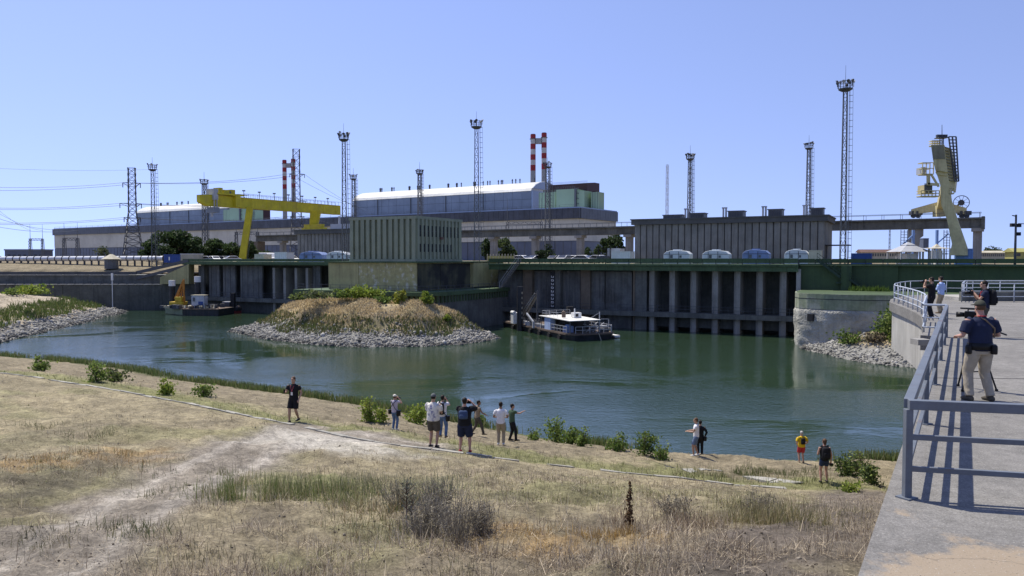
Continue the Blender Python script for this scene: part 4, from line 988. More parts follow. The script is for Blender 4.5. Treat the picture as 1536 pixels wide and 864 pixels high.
# ---- lattice pylons and cables
def pylon(px, ytop, Y, wb, wt, label, arms):
    b = at(px, 388, Y); q = thing('pylon', label, 'pylon', (b.x, Y, GZ), .35); H = zat(px, ytop, Y) - GZ; n = 15; m = MB(); cr = [(-1, -1), (1, -1), (1, 1), (-1, 1)]; hb = H * .52
    def W_(z): return (wb + (wt - wb) * min(1, z / hb)) / 2
    for i, j in cr: m.bar((i * wb / 2, j * wb / 2, 0), (i * W_(hb), j * W_(hb), hb), .22); m.bar((i * wt / 2, j * wt / 2, hb), (i * wt * .42, j * wt * .42, H), .2)
    m.build('pylon_legs', M['steel_dark'], q); m = MB()
    for k in range(n):
        z0, z1 = H * k / n, H * (k + 1) / n; a, b_ = W_(z0), W_(z1)
        for e in range(4):
            c0, c1 = cr[e], cr[(e + 1) % 4]; m.bar((c0[0] * a, c0[1] * a, z0), (c1[0] * b_, c1[1] * b_, z1), .12); m.bar((c1[0] * a, c1[1] * a, z0), (c0[0] * b_, c0[1] * b_, z1), .12); m.bar((c0[0] * b_, c0[1] * b_, z1), (c1[0] * b_, c1[1] * b_, z1), .1)
    m.build('bracing', M['steel_dark'], q); ends = []
    for f, l in arms:
        z = H * f; m = MB()
        for sgn in (-1, 1):
            if sgn * l[0] == 0 and False: pass
        for x in l:
            tip = Vector((x, 0, z)); w = W_(z)
            for j in (-1, 1): m.bar((math.copysign(w, x), j * w, z), tip, .14); m.bar((math.copysign(w, x), j * w, z - 1.1), tip, .12)
            ends.append(q.matrix_basis @ tip if False else Matrix.Translation(q.location) @ Matrix.Rotation(.35, 4, 'Z') @ tip)
            MB().tube(tip, tip + Vector((0, 0, -1.6)), .14, 6).build('insulator', M['rubber'], q)
        m.build('cross_arm', M['steel_dark'], q)
    return ends
e1 = pylon(200, 252, 262, 6.4, 2.4, 'lattice power pylon at the left in front of the long hall', ((.84, (-2.8, 2.6)), (.62, (-3.8, 2.8)), (.47, (-2.6, 2.4))))
e2 = pylon(446, 224, 335, 6.6, 3.0, 'lattice power pylon right beside the farther banded stacks', ((.78, (-2.8, 3.4)), (.54, (-3.0, 3.6)), (.4, (-2.6, 3.0))))
def cable(a, b, sag, r=.06, lab='thin cable running from the left lattice pylon to the left edge'):
    a, b = Vector(a), Vector(b); pts = []
    for i in range(17):
        t = i / 16; p = a.lerp(b, t); p.z -= 4 * sag * t * (1 - t); pts.append(p)
    o = MB().path(pts, r, 4).build('power_cable', M['wire']); tag(o, lab, 'cable', 'overhead power cables at the left')
ORD = ('uppermost', 'second from top', 'third from top', 'fourth from top', 'fifth from top', 'lowest')
for i, (e, (x, y, Y)) in enumerate(zip(e1, [(-60, 279, 245), (-60, 285, 260), (-60, 310, 250), (-60, 313, 262), (-60, 333, 250), (-60, 336, 262)])):
    cable(e, at(x, y, Y), 1.0, lab=ORD[i] + ' of the thin cables from the left lattice pylon to the left edge')
for i in range(6): cable(e1[i], e2[i], 1.5, lab=ORD[i] + ' of the thin cables strung between the two lattice pylons')
for i, (x, y) in enumerate([(560, 318), (575, 330), (540, 326), (580, 340), (560, 345), (600, 350)]): cable(e2[i], at(x, y, 420), 1.5, lab=ORD[i] + ' of the cables dropping right from the pylon beside the farther stacks')
for i, (x, y, Y) in enumerate([(46, 346, 420), (64, 346, 420), (97, 345, 330), (118, 345, 330)]):
    cable(at(x, y, Y), at(-60, 262 + i * 22, 210), 2.0, lab=('first', 'second', 'third', 'fourth')[i] + ' from the left of the cables rising leftward from the switchyard gantries')
cable(at(231, 254, 400), at(-60, 250, 300), 1.0, .04, 'highest faint cable crossing the sky at the far left')
# ---- switchyard at far left
o = thing('substation_house', 'small flat grey substation building at the far left edge', 'building', at(36, 388, 420)); o.location.z = GZ
MB().b2(-10.5, 10.5, 0, 9, 0, 5.4).build('wall', M['hall_dark'], o); MB().b2(-10.8, 10.8, -.3, 9.3, 5.41, 6.1).build('roof', M['hall_blue'], o)
m = MB()
for i in range(7): m.b2(-9 + i * 2.9, -7.5 + i * 2.9, -.08, -.01, 1.5, 3.2)
m.each('window', M['dark_glass'], o)
def gantry(px0, px1, ytop, ybeam, Y, label):
    a, b = at(px0, 388, Y), at(px1, 388, Y); o = thing('switchyard_gantry', label, 'gantry', (a.x, Y, GZ)); w = b.x - a.x; H = zat(0, ybeam, Y) - GZ; T = zat(0, ytop, Y) - GZ
    for x in (0, w):
        m = MB()
        for i, j in ((-1, -1), (1, -1), (1, 1), (-1, 1)): m.bar((x + i * .7, j * .7, 0), (x + i * .35, j * .35, H), .2)
        for k in range(7): m.bar((x - .65, -.6, H * k / 7), (x + .55, -.5, H * (k + 1) / 7), .14); m.bar((x + .65, -.6, H * k / 7), (x - .55, -.5, H * (k + 1) / 7), .14)
        m.tube((x, 0, H), (x, 0, T), .12, 5, .05); m.build('gantry_post', M['steel_mid'], o)
    m = MB(); m.bar((0, -.5, H), (w, -.5, H), .2); m.bar((0, -.5, H - .9), (w, -.5, H - .9), .2); n = 8
    for k in range(n): m.bar((w * k / n, -.5, H - .9 * (k % 2)), (w * (k + 1) / n, -.5, H - .9 * ((k + 1) % 2)), .14)
    m.build('gantry_beam', M['steel_mid'], o)
gantry(46, 64.5, 336, 358, 400, 'small steel switchyard gantry beside the grey substation at the far left')
gantry(97, 117, 334, 357, 315, 'dark steel gantry in front of the left end of the long hall')
gantry(761, 812, 297, 333, 300, 'wide steel gantry before the right part of the long hall')
gantry(355, 387, 330, 348, 300, 'steel gantry behind the leg of the yellow gantry crane')
# ---- yellow gantry crane
q = thing('gantry_crane', 'bright yellow gantry crane with long box girder and one slanted leg', 'crane', (-68.8, 199.5, 0), 0)
A, B = at(297.5, 299.5, 187.5) - Vector((-68.8, 199.5, 0)), at(508, 315.5, 231) - Vector((-68.8, 199.5, 0))
d = (B - A).normalized(); MB().bar(A + d * 2.2, B, 1.5, 2.75).build('girder', M['crane_yellow'], q)
m = MB(); s = d.cross(Vector((0, 0, 1))).normalized()
m.add([A + d * 2.2 + s * i * .75 + Vector((0, 0, j * 1.37)) for i, j in ((-1, -1), (1, -1), (1, 1), (-1, 1))] + [A + s * i * .6 + Vector((0, 0, j)) for i, j in ((-1, -.5), (1, -.5), (1, 1.2), (-1, 1.2))],
      [(0, 1, 2, 3), (7, 6, 5, 4), (4, 5, 1, 0), (5, 6, 2, 1), (6, 7, 3, 2), (7, 4, 0, 3)]); m.build('girder_nose', M['crane_yellow'], q)
ft, fb = at(375, 311, 199.5) - q.location, at(362.5, 384, 199.5) - q.location; fb.z = 10.6; m = MB()
m.add([fb + Vector(v) for v in ((-.8, -.45, 0), (1.0, -.45, 0), (1.0, .45, 0), (-.8, .45, 0))] + [ft + Vector(v) for v in ((-.75, -.45, 0), (.75, -.45, 0), (.75, .45, 0), (-.75, .45, 0))],
      [(3, 2, 1, 0), (4, 5, 6, 7), (0, 1, 5, 4), (1, 2, 6, 5), (2, 3, 7, 6), (3, 0, 4, 7)]); m.build('leg', M['crane_yellow'], q)
MB().b2(fb.x - 1.2, fb.x + 3.4, fb.y - .7, fb.y + .7, 10.3, 11.2).build('foot', M['crane_yellow'], q)
rt, rb = at(473, 316, 217.5) - q.location, at(470, 336, 218.2) - q.location; m = MB()
m.add([rb + Vector(v) for v in ((-1.0, -.5, -.4), (1.3, -.5, -.4), (1.3, .5, -.4), (-1.0, .5, -.4))] + [rt + Vector(v) for v in ((-1.35, -.6, 0), (1.6, -.6, 0), (1.6, .6, 0), (-1.35, .6, 0))], [(3, 2, 1, 0), (4, 5, 6, 7), (0, 1, 5, 4), (1, 2, 6, 5), (2, 3, 7, 6), (3, 0, 4, 7)]); m.build('leg', M['crane_yellow'], q)
m = MB(); m.bar(rb + PF.x * -3.2 + Vector((0, 0, -.6)), rb + PF.x * 3.8 + Vector((0, 0, -.6)), 1.3, 1.0); m.bar(rb + PF.x * -4.3 + Vector((0, 0, -1.5)), rb + PF.x * 5.0 + Vector((0, 0, -1.5)), 1.1, .8)
for k in (-3.6, -1.8, 2, 4): m.tube(rb + PF.x * k + PF.y * -.4 + Vector((0, 0, -2.0)), rb + PF.x * k + PF.y * .4 + Vector((0, 0, -2.0)), .35, 10)
m.build('bogie', M['crane_yellow'], q)
c = A + d * 8.5 + Vector((0, 0, 1.4))
def dbox(c0, l, w, z0, z1, name, mat):
    m = MB(); p = Vector(c0); m.bar(p - d * l / 2 + Vector((0, 0, (z0 + z1) / 2)), p + d * l / 2 + Vector((0, 0, (z0 + z1) / 2)), w, z1 - z0); return m.build(name, mat, q)
dbox(c, 8, 3.2, .2, .6, 'trolley_frame', M['crane_yellow']); dbox(c + d * -.8, 1.9, 2.0, .6, 1.5, 'winch_house', M['crane_yellow']); dbox(c + d * 1.3, 1.3, 1.8, .6, 1.7, 'winch_drum_housing', M['crane_yellow']); dbox(c + d * .3, .5, 2.2, .6, 1.25, 'motor', M['steel_mid']); dbox(c + d * -2.6, 1.0, 2.2, .6, 1.9, 'winch_gear', M['crane_yellow']); dbox(c + d * 2.2, 1.6, 3.4, -2.6, .2, 'trolley_cheek', M['crane_yellow'])
dbox(c + d * 4.2, 3.4, 2.6, .55, .7, 'platform', M['steel_mid']); dbox(c + d * -4.4, 1.3, 2.8, -1.2, 1.5, 'hoist_frame', M['steel_pale']); dbox(c + d * -4.2, 1.6, 2.8, -4.4, -3.0, 'hook_block', M['hall_blue'])
m = MB()
for e in (-.4, .4): m.bar(c + d * (-4.4 + e) + s * -1.2 + Vector((0, 0, 1.5)), c + d * (-4.4 + e) + s * -1.2 + Vector((0, 0, -3.2)), .22); m.bar(c + d * (-4.4 + e) + s * 1.2 + Vector((0, 0, 1.5)), c + d * (-4.4 + e) + s * 1.2 + Vector((0, 0, -3.2)), .22)
m.bar(c + d * -4.6 + Vector((0, 0, -4.4)), c + d * -4.6 + Vector((0, 0, -5.4)), .5); m.build('hoist_rails', M['steel_pale'], q)
m = MB(); Ld = (B - A).length
for k in range(9): p = A + d * (5 + k * (Ld - 7) / 8); m.bar(p + s * -.78 + Vector((0, 0, -1.38)), p + s * -.78 + Vector((0, 0, 1.38)), .10, .06); m.bar(p + s * .78 + Vector((0, 0, -1.38)), p + s * .78 + Vector((0, 0, 1.38)), .10, .06)
for z in (-1.3, 1.32): m.bar(A + d * 2.4 + Vector((0, 0, z)), B + Vector((0, 0, z)), 1.72, .1)
m.each('girder_flange', M['crane_yellow'], q); m = MB()
for k in range(2): m.bar(fb + Vector((1.05 + k * .35, 0, 0)), ft + Vector((.85 + k * .35, 0, -1)), .07)
for k in range(24): p = fb.lerp(ft, k / 24); m.bar(p + Vector((1.03, 0, 0)), p + Vector((1.42, 0, 0)), .05)
m.build('leg_ladder', M['steel_mid'], q); m = MB()
for sd in (-1.25, 1.25):
    o_ = s * sd
    m.bar(A + d * 13 + o_ + Vector((0, 0, 2.3)), B + o_ + Vector((0, 0, 2.3)), .07)
    for k in range(26): p = A + d * (13 + k * (Ld - 13) / 25) + o_; m.bar(p + Vector((0, 0, 1.35)), p + Vector((0, 0, 2.3)), .06)
for k in range(7): p = A + d * (14 + k * 5.2); m.bar(p + Vector((0, 0, 1.3)), p + Vector((0, 0, 3.2)), .12); m.box(p + Vector((0, 0, 3.2)), (.7, .4, .3))
m.build('girder_rail', M['steel_mid'], q)
# ---- cream crane at the right, seen end on
Yc = 106.0; q = thing('dock_crane', 'cream yellow dock crane seen end on with stair cage and cable reel', 'crane', (at(1425, 388, Yc).x, Yc, 0), 0)
o0 = Vector((q.location.x, Yc, 0)); dv = PF.y
def L(px, py, Y=Yc): return at(px, py, Y) - o0
def slab(pts, Y0, Y1, name, mat):
    """outline in the crane's front plane with real depth along the girder"""
    f = [L(x, y, Yc) for x, y in pts]; g = [p + dv * (Y1 - Yc) for p in f]; f = [p + dv * (Y0 - Yc) for p in f]; n = len(f)
    m = MB(); m.add(f + g, [tuple(range(n)), tuple(range(2 * n - 1, n - 1, -1))] + [(i, n + i, n + (i + 1) % n, (i + 1) % n) for i in range(n)]); return m.build(name, mat, q)
slab([(1403.5, 256), (1421, 257), (1424, 276), (1427, 300), (1433, 320), (1451, 372), (1451.5, 383), (1424, 383), (1428, 366), (1420.5, 330), (1411.5, 306), (1410.5, 278)], Yc, Yc + 1.5, 'leg', M['crane_cream'])
slab([(1397, 218), (1416.5, 217.5), (1419, 240), (1422, 259), (1403.5, 256), (1400, 240)], Yc - .6, Yc + 17, 'girder', M['crane_cream'])
slab([(1397.6, 219), (1416.3, 218.4), (1418.4, 239), (1400.2, 239.5)], Yc - .68, Yc - .61, 'girder_end_shade', M['crane_dark'])  # thin sheet over the upper facet, its shade put into the colour
slab([(1403, 258), (1420, 256), (1421, 264), (1405, 262)], Yc - .2, Yc + 2.6, 'girder_bracket', M['crane_cream'])
slab([(1416, 220), (1426, 222), (1434, 262), (1431, 286), (1425, 283), (1419, 256)], Yc + .4, Yc + 4, 'stair_tower', M['crane_cream'])
m = MB(); a, b, c_, e_ = L(1423, 205), L(1434, 205), L(1432, 272), L(1438, 272)
for u, v in ((a, c_), (b, e_), (a.lerp(b, .5), c_.lerp(e_, .5))): m.bar(u, v, .15)
for k in range(15): m.bar(a.lerp(c_, k / 14), b.lerp(e_, k / 14), .13); 
m.build('cable_cage', M['steel_dark'], q)
m = MB()
for k in range(12): p, r_ = L(1417, 220).lerp(L(1425, 274), k / 12), L(1424, 222).lerp(L(1431, 276), k / 12); m.bar(p + Vector((0, .2, 0)), r_ + Vector((0, .2, 0)), .12)
m.each('stair_step', M['crane_dark'], q)
def cage(x0, x1, y0, y1, dep, name, nx=3, sol=False):
    p0, p1 = L(x0, y0), L(x1, y1); m = MB(); w = p1.x - p0.x; hh = p0.z - p1.z
    for z in (p1.z, (p0.z + p1.z) / 2, p0.z): m.bar((p0.x, 0, z), (p1.x, 0, z), .1); m.bar((p0.x, dep, z), (p1.x, dep, z), .1); m.bar((p0.x, 0, z), (p0.x, dep, z), .1)
    for k in range(nx + 1): m.bar((p0.x + w * k / nx, 0, p1.z), (p0.x + w * k / nx, 0, p0.z), .1)
    m.b2(p0.x, p1.x, 0, dep, p1.z - .12, p1.z); return m.build(name, M['crane_cream'], q)
cage(1384, 1400, 244, 261, 1.2, 'upper_platform', 3); cage(1382, 1409, 286, 294, 1.2, 'lower_platform', 5); cage(1398.5, 1413, 211, 218, .8, 'roof_rail', 4); cage(1424, 1431, 282, 290, 1.5, 'stair_landing', 2)
p0, p1 = L(1387, 250), L(1392, 260); MB().b2(p0.x, p1.x, .4, 2.2, p1.z, p0.z).build('control_box', M['steel_pale'], q)
p0, p1 = L(1388, 277), L(1400, 290); g = MB().b2(p0.x, p1.x, .3, 2, p1.z, p0.z).build('cabin', M['crane_cream'], q)
m = MB()
for k in range(6): x = p0.x + (p1.x - p0.x) * (k + .5) / 6; m.b2(x - .05, x + .05, .2, .3, p1.z, p0.z + .2)
m.build('cabin_grille', M['steel_mid'], g)
m = MB(); m.bar(L(1392.5, 261), L(1392.5, 277), .35); m.bar(L(1391, 276), L(1408, 277), .35); m.bar(L(1397, 262), L(1408, 280), .22); m.build('hanger', M['crane_cream'], q)
m = MB(); c0 = L(1413, 217); m.tube(c0, L(1413, 187), .07, 6, .03); m.box(L(1412, 207), (1.3, 1.2, .12))
for k in range(5): m.bar(L(1407 + k * 2.6, 207), L(1407 + k * 2.6, 203), .08)
m.bar(L(1407, 203), L(1418, 203), .07); m.bar(L(1410, 217), L(1410, 207), .1); m.bar(L(1415, 217), L(1415, 207), .1); m.build('top_mast', M['steel_dark'], q)
for k in range(3): MB().box(L(1407.5 + k * 5, 204), (.5, .4, .35)).build('lamp', M['steel_dark'], q)
Yr = Yc + 22 * dv.y  # rear sill riding on the runway
def Lr(px, py, Y=130): return at(px, py, RF.p(RF.s(px, 0), 0).y) - o0
m = MB(); A_1, B_1, C_1 = Lr(1367, 318), Lr(1412, 309), Lr(1450, 317)
for (u, v, w0, w1) in ((A_1, B_1, .9, 1.7), (B_1, C_1, 1.7, 1.1)):
    t = [u + Vector((0, 0, w0 / 2)), u - Vector((0, 0, w0 / 2)), v - Vector((0, 0, w1 / 2)), v + Vector((0, 0, w1 / 2))]
    m.add([p + PF.y * -.5 for p in t] + [p + PF.y * .5 for p in t], [(0, 1, 2, 3), (7, 6, 5, 4)] + [(i, 4 + i, 4 + (i + 1) % 4, (i + 1) % 4) for i in range(4)])
m.bar(Lr(1409, 309), Lr(1409, 325), 1.6, 1.4); m.build('sill_beam', M['crane_cream'], q)
B2, C2 = L(1410, 300) + dv * 21, Lr(1412, 309); MB().bar(L(1409, 250) + dv * 16.5, C2, 1.3, 1.5).build('rear_leg', M['crane_cream'], q)
for x in (1370, 1377, 1443, 1450):
    p = Lr(x, 323.6); MB().tube(p - PF.y * .35, p + PF.y * .35, .42, 12).b2(p.x - .55, p.x + .55, p.y - .5, p.y + .5, p.z + .1, p.z + .8).build('bogie', M['steel_dark'], q)
c0 = Lr(1442, 304); ax = -PF.y; m = MB(); u_, v_ = PF.x, Vector((0, 0, 1)); rr = 1.2
for k in range(20):
    t, t2 = k * math.pi / 10, (k + 1) * math.pi / 10; P_ = c0 + (u_ * math.cos(t) + v_ * math.sin(t)) * rr; Q_ = c0 + (u_ * math.cos(t2) + v_ * math.sin(t2)) * rr
    m.bar(P_, Q_, .07, .12); 
    if k % 2 == 0: m.bar(c0, P_, .05)
m.tube(c0 - ax * .25, c0 + ax * .25, .5, 12); m.build('cable_reel', M['steel_dark'], q); MB().bar(c0 + Vector((0, .1, 0)), Lr(1432, 312), .3).build('reel_arm', M['steel_dark'], q)
# ================================================================ small things on the quay
QZ = 10.58
def tent(x0, x1, ytop, mat, label, t=4.5):
    a, b = WF.s(x0, t), WF.s(x1, t); w = b - a; h = WF.sz((x0 + x1) / 2, ytop, t)[1] - QZ; o = wthing('box_tent', label, 'tent', a, t, QZ, 'box tents along the quay'); d = 2.2
    prof = [(0, 0), (w, 0), (w, h * .72), (w * .87, h * .93), (w * .55, h), (w * .3, h), (w * .1, h * .9), (0, h * .72)]
    MB().yprism(prof, 0, d).build('cover', mat, o, bevel=.05); m = MB()
    for k in (.22, .58): m.b2(w * k, w * k + .07, -.05, 0, .1, h * .9)
    m.b2(.02, w - .02, -.045, 0, h * .7, h * .7 + .06); m.each('seam', M['steel_dark'], o); m = MB()
    m.b2(w * .26, w * .36, -.04, 0, h * .42, h * .66); m.b2(w * .62, w * .7, -.04, 0, h * .45, h * .62); m.each('vent_flap', M['steel_mid'], o)
    MB().b2(w * .35, w * .62, .3, d - .4, h + .005, h + .16).build('roof_cap', mat, o)
tent(995, 1034, 375.5, M['white_tent'], 'white box tent farthest left before the grey panel building')
tent(1053, 1093, 375.5, M['white_tent'], 'white box tent second from left, between two others')
tent(1113, 1153, 374.5, M['blue_tent'], 'only blue box tent before the grey panel building')
tent(1176, 1212, 374.5, M['white_tent'], 'white box tent touching the beige cabinet')
tent(449, 483, 377.5, M['blue_tent'], 'blue grey box tent left of the green building, the farther of two')
tent(490, 519, 377.5, M['white_tent'], 'pale box tent touching the left edge of the green building')
def container(x0, x1, ytop, t, mat, name, label, cat, d=2.4, z0=QZ, doors=True):
    a, b = WF.s(x0, t), WF.s(x1, t); w = b - a; h = WF.sz((x0 + x1) / 2, ytop, t)[1] - z0; o = wthing(name, label, cat, a, t, z0)
    MB().b2(.05, w - .05, .05, d - .05, .05, h - .05).build('body', mat, o); m = MB(); n = max(4, int(w / .55))
    for i in range(n): m.b2(.08 + i * (w - .16) / n, .08 + (i + .5) * (w - .16) / n, 0, .049, .15, h - .15)
    m.each('corrugation', mat, o); m = MB()
    for x in (0, w - .12):
        for y in (0, d - .12): m.b2(x, x + .12, y - .02, y + .12, 0, h)
    m.b2(.125, w - .125, -.02, .1, h - .12, h).b2(.125, w - .125, -.02, .1, 0, .12).each('frame_bar', mat, o)
    MB().b2(0, w, -.05, d + .05, h + .003, h + .06).build('roof', mat if doors else M['white_paint'], o); return o, w, h
container(1212.5, 1231, 376, 4.6, M['beige_box'], 'equipment_cabinet', 'beige metal cabinet right of the last white box tent', 'cabinet')
container(1276, 1307, 380.5, 6, M['blue_paint'], 'blue_container', 'dark blue long container at the foot of the tallest mast', 'container')
container(917, 945, 377.5, 6, M['white_paint'], 'white_container', 'white container left of the grey panel building, nearer one', 'container')
container(911, 930, 373, 10, M['white_paint'], 'white_container', 'taller white container half hidden behind another white one', 'container')
container(382, 396, 381.5, 8, M['beige_box'], 'beige_container', 'small beige container behind the left quay beside the crane foot', 'container')
container(412, 430, 378.5, 8, M['white_paint'], 'white_container', 'boxy white truck body behind the left quay', 'container')
container(1432, 1459, 373.5, 5, M['light_blue_paint'], 'site_cabin', 'light blue site cabin by the base of the cream crane', 'cabin')
def pcont(x0, x1, y0, y1, Y, mat, name, label, cat, d=3):
    a, b = at(x0, y1, Y), at(x1, y1, Y); h = zat(x0, y0, Y) - a.z; o = thing(name, label, cat, (a.x, Y, a.z)); w = b.x - a.x
    MB().b2(0, w, 0, d, 0, h).build('body', mat, o); m = MB(); n = max(4, int(w / .6))
    for i in range(n): m.b2(i * w / n + .05, i * w / n + w / n * .5, -.05, 0, .1, h - .1)
    m.each('corrugation', mat, o); MB().b2(-.1, w + .1, -.1, d + .1, h + .003, h + .15).build('roof', M['white_paint'] if name == 'grey_shed' else mat, o); return o, w, h
o, w, h = pcont(246, 270, 382.5, 394, 186, M['blue_paint'], 'blue_container', 'blue container with white notice at the left end of the quay', 'container')
MB().b2(w * .3, w * .38, -.09, -.06, h * .3, h * .75).build('notice', M['white_paint'], o)
pcont(271, 297, 381.5, 391, 184, M['fence_pale'], 'grey_shed', 'low pale shed with white roof right of the blue container', 'shed')
# parked cars and vans seen over the parapet
def car(label, px, t, mat, van=False, rz=0.0, s=1.0, group='vehicles parked behind the quay'):
    p = WF.p(WF.s(px, t), t, QZ); o = thing('parked_van' if van else 'parked_car', label, 'van' if van else 'car', p, WF.rz + rz, group)
    Lc, Wc, H = (5.3, 2.0, 2.25) if van else (4.4, 1.8, 1.48)
    if van: prof = [(-2.6, .35), (2.5, .35), (2.6, .95), (2.15, 1.2), (1.5, 2.0), (1.2, 2.2), (-2.5, 2.25), (-2.62, 1.2)]
    else: prof = [(-2.15, .35), (2.1, .35), (2.2, .68), (1.3, .9), (.6, 1.4), (.3, 1.48), (-1.0, 1.46), (-1.9, .98), (-2.2, .9)]
    MB().yprism(prof, -Wc / 2, Wc / 2).build('body', mat, o, bevel=.08); m = MB()
    if van: wp = [(1.0, 1.25), (1.95, 1.22), (1.45, 1.9), (1.0, 1.95)]
    else: wp = [(-1.7, .97), (1.1, .93), (.52, 1.38), (-.95, 1.41)]
    m.yprism(wp, -Wc / 2 - .015, Wc / 2 + .015); m.build('side_window', M['dark_glass'], o)
    if not van:
        g = MB(); g.add([(1.25, -.78, .93), (1.25, .78, .93), (.66, .7, 1.40), (.66, -.7, 1.40)], [(0, 1, 2, 3)]); g.build('windscreen', M['dark_glass'], o); g = MB(); g.add([(-1.88, -.76, 1.02), (-1.88, .76, 1.02), (-1.06, .68, 1.47), (-1.06, -.68, 1.47)], [(3, 2, 1, 0)]); g.build('rear_window', M['dark_glass'], o)
    for x in (-1.35, 1.4):
        for y in (-Wc / 2 + .1, Wc / 2 - .1): MB().tube((x, y - .1, .32), (x, y + .1, .32), .32, 12).build('wheel', M['rubber'], o)
    return o
cars = [(783, 15, 'white_paint', 0, 'pale car nearest the fence right of the green building'), (806, 18, 'white_paint', 0, 'white car behind the quay left of the dark bush'), (848, 12, 'steel_pale', 0, 'silver car right of the dark bush behind the quay'),
        (862, 20, 'white_paint', 0, 'white car in the middle of the row under the runway'), (875, 12, 'white_paint', 0, 'white car fourth along the row under the runway'), (888, 22, 'light_blue_paint', 0, 'bluish car under the runway near the white containers'),
        (899, 12, 'steel_pale', 0, 'silver car just left of the white containers'), (834, 22, 'steel_mid', 0, 'grey car partly behind the dark bush'),
        (322, 14, 'white_paint', 0, 'white car near the left end of the quay'), (337, 18, 'steel_mid', 0, 'grey car between two white ones on the left quay'), (350, 13, 'white_paint', 0, 'white car left of the crane leg'), (402, 16, 'white_paint', 1, 'white van right of the crane foot'),
        (437, 12, 'white_paint', 0, 'white car left of the farther blue tent'), (309, 14, 'steel_pale', 0, 'silver car at the left end of the quay')]
for px, t, mt, v, lb in cars: car(lb, px, t, M[mt], bool(v), random.uniform(-.35, .35) + (1.4 if px in (848, 888, 834, 350, 806) else 3.1 if px in (862, 309) else 0))
p = WF.p(WF.s(905, 9), 9, QZ); o = thing('forklift', 'dark forklift machine left of the white containers', 'forklift', p, WF.rz + .4)
MB().b2(-1.2, 1.0, -.6, .6, .4, 1.3).build('body', M['steel_dark'], o, bevel=.06); m = MB()
for x in (-.9, .6):
    for y in (-.5, .5): m.bar((x, y, 1.3), (x, y, 2.5), .1)
m.b2(-1.0, .7, -.6, .6, 2.5, 2.6).build('cab_guard', M['rubber'], o); m = MB()
for y in (-.3, .3): m.bar((1.2, y, .1), (1.2, y, 3.0), .14); m.bar((1.2, y, .2), (2.2, y, .2), .1)
m.build('lift_mast', M['rubber'], o)
for x in (-.8, .7):
    for y in (-.55, .55): MB().tube((x, y - .12, .35), (x, y + .12, .35), .35, 12).build('wheel', M['rubber'], o)
# low yellow wall and white railing beyond the stair
o = wthing('low_fence', 'low yellow fence with pale posts right of the green building', 'fence', WF.s(731, 12), 12, QZ); w = WF.s(771, 12) - WF.s(731, 12)
n = 9
for i in range(n): MB().b2(i * w / n + .06, (i + 1) * w / n - .06, 0, .1, .3, 1.35).build('panel', M['yellow_wall'], o)
for i in range(n + 1): MB().b2(i * w / n - .06, i * w / n + .05, -.05, .15, 0, 1.75).build('post', M['fence_pale'], o)
# pavilions
def pavilion(px0, px1, yeave, ytop, Y, mat, label, posts):
    a, b = at(px0, 388, Y), at(px1, 388, Y); w = b.x - a.x; ze, zr = zat(0, yeave, Y), zat(0, ytop, Y); o = thing('pavilion', label, 'pavilion', ((a.x + b.x) / 2, Y + w / 2, 10.5)); ze -= 10.5; zr -= 10.5
    c = [(-w / 2, -w / 2), (w / 2, -w / 2), (w / 2, w / 2), (-w / 2, w / 2)]; m = MB()
    m.add([(x, y, ze) for x, y in c] + [(x * .28, y * .28, zr - .25) for x, y in c], [(3, 2, 1, 0), (4, 5, 6, 7)] + [(i, (i + 1) % 4, 4 + (i + 1) % 4, 4 + i) for i in range(4)]); m.build('roof', mat, o)
    m = MB(); m.add([(x * .32, y * .32, zr - .2) for x, y in c] + [(0, 0, zr + .25)], [(3, 2, 1, 0)] + [(i, (i + 1) % 4, 4) for i in range(4)]); m.build('roof_cap', mat, o)
    for i in range(posts):
        for y in (-w * .45, w * .45): x = -w * .46 + i * w * .92 / (posts - 1); MB().b2(x - .1, x + .1, y - .1, y + .1, 0, ze).build('post', M['steel_pale'], o)
    MB().b2(-w * .2, w * .15, -w * .3, w * .3, 0, ze - .3).build('booth', M['white_paint'], o)
pavilion(1351, 1397, 377.5, 365, 112, M['steel_pale'], 'larger grey roofed pavilion below the runway at right', 4)
pavilion(1398, 1427, 372.5, 368, 110, M['fence_pale'], 'smaller flat roofed pavilion touching the foot of the cream crane', 4)
p = at(167, 388, 189); o = thing('guard_kiosk', 'small round kiosk with pale cap roof on the dry slope', 'kiosk', (p.x, 189, 8.9))
MB().tube((0, 0, 0), (0, 0, 2.4), 1.6, 10).build('wall', M['steel_mid'], o); MB().tube((0, 0, 2.4), (0, 0, 3.6), 2.3, 10, .3).build('roof', M['fence_pale'], o)
# silver pipeline on supports
p0, p1 = at(-30, 388.5, 200), at(246, 387.5, 193); o = thing('pipeline', 'silver insulated pipeline running along the top of the dry slope', 'pipe', (p0.x, 200, 0)); b = p1 - p0; A = Vector((0, 0, p0.z)); B = Vector((b.x, b.y, p1.z)); n = 26
for i in range(n): MB().tube(A.lerp(B, i / n + .001), A.lerp(B, (i + .97) / n), .62, 12).build('pipe_section', M['pipe'], o)
for i in range(n): c = A.lerp(B, (i + .98) / n); MB().tube(A.lerp(B, (i + .96) / n), A.lerp(B, (i + 1.01) / n), .75, 12).bar(c - Vector((0, 0, 2)), c, .35).build('support', M['steel_dark'], o)
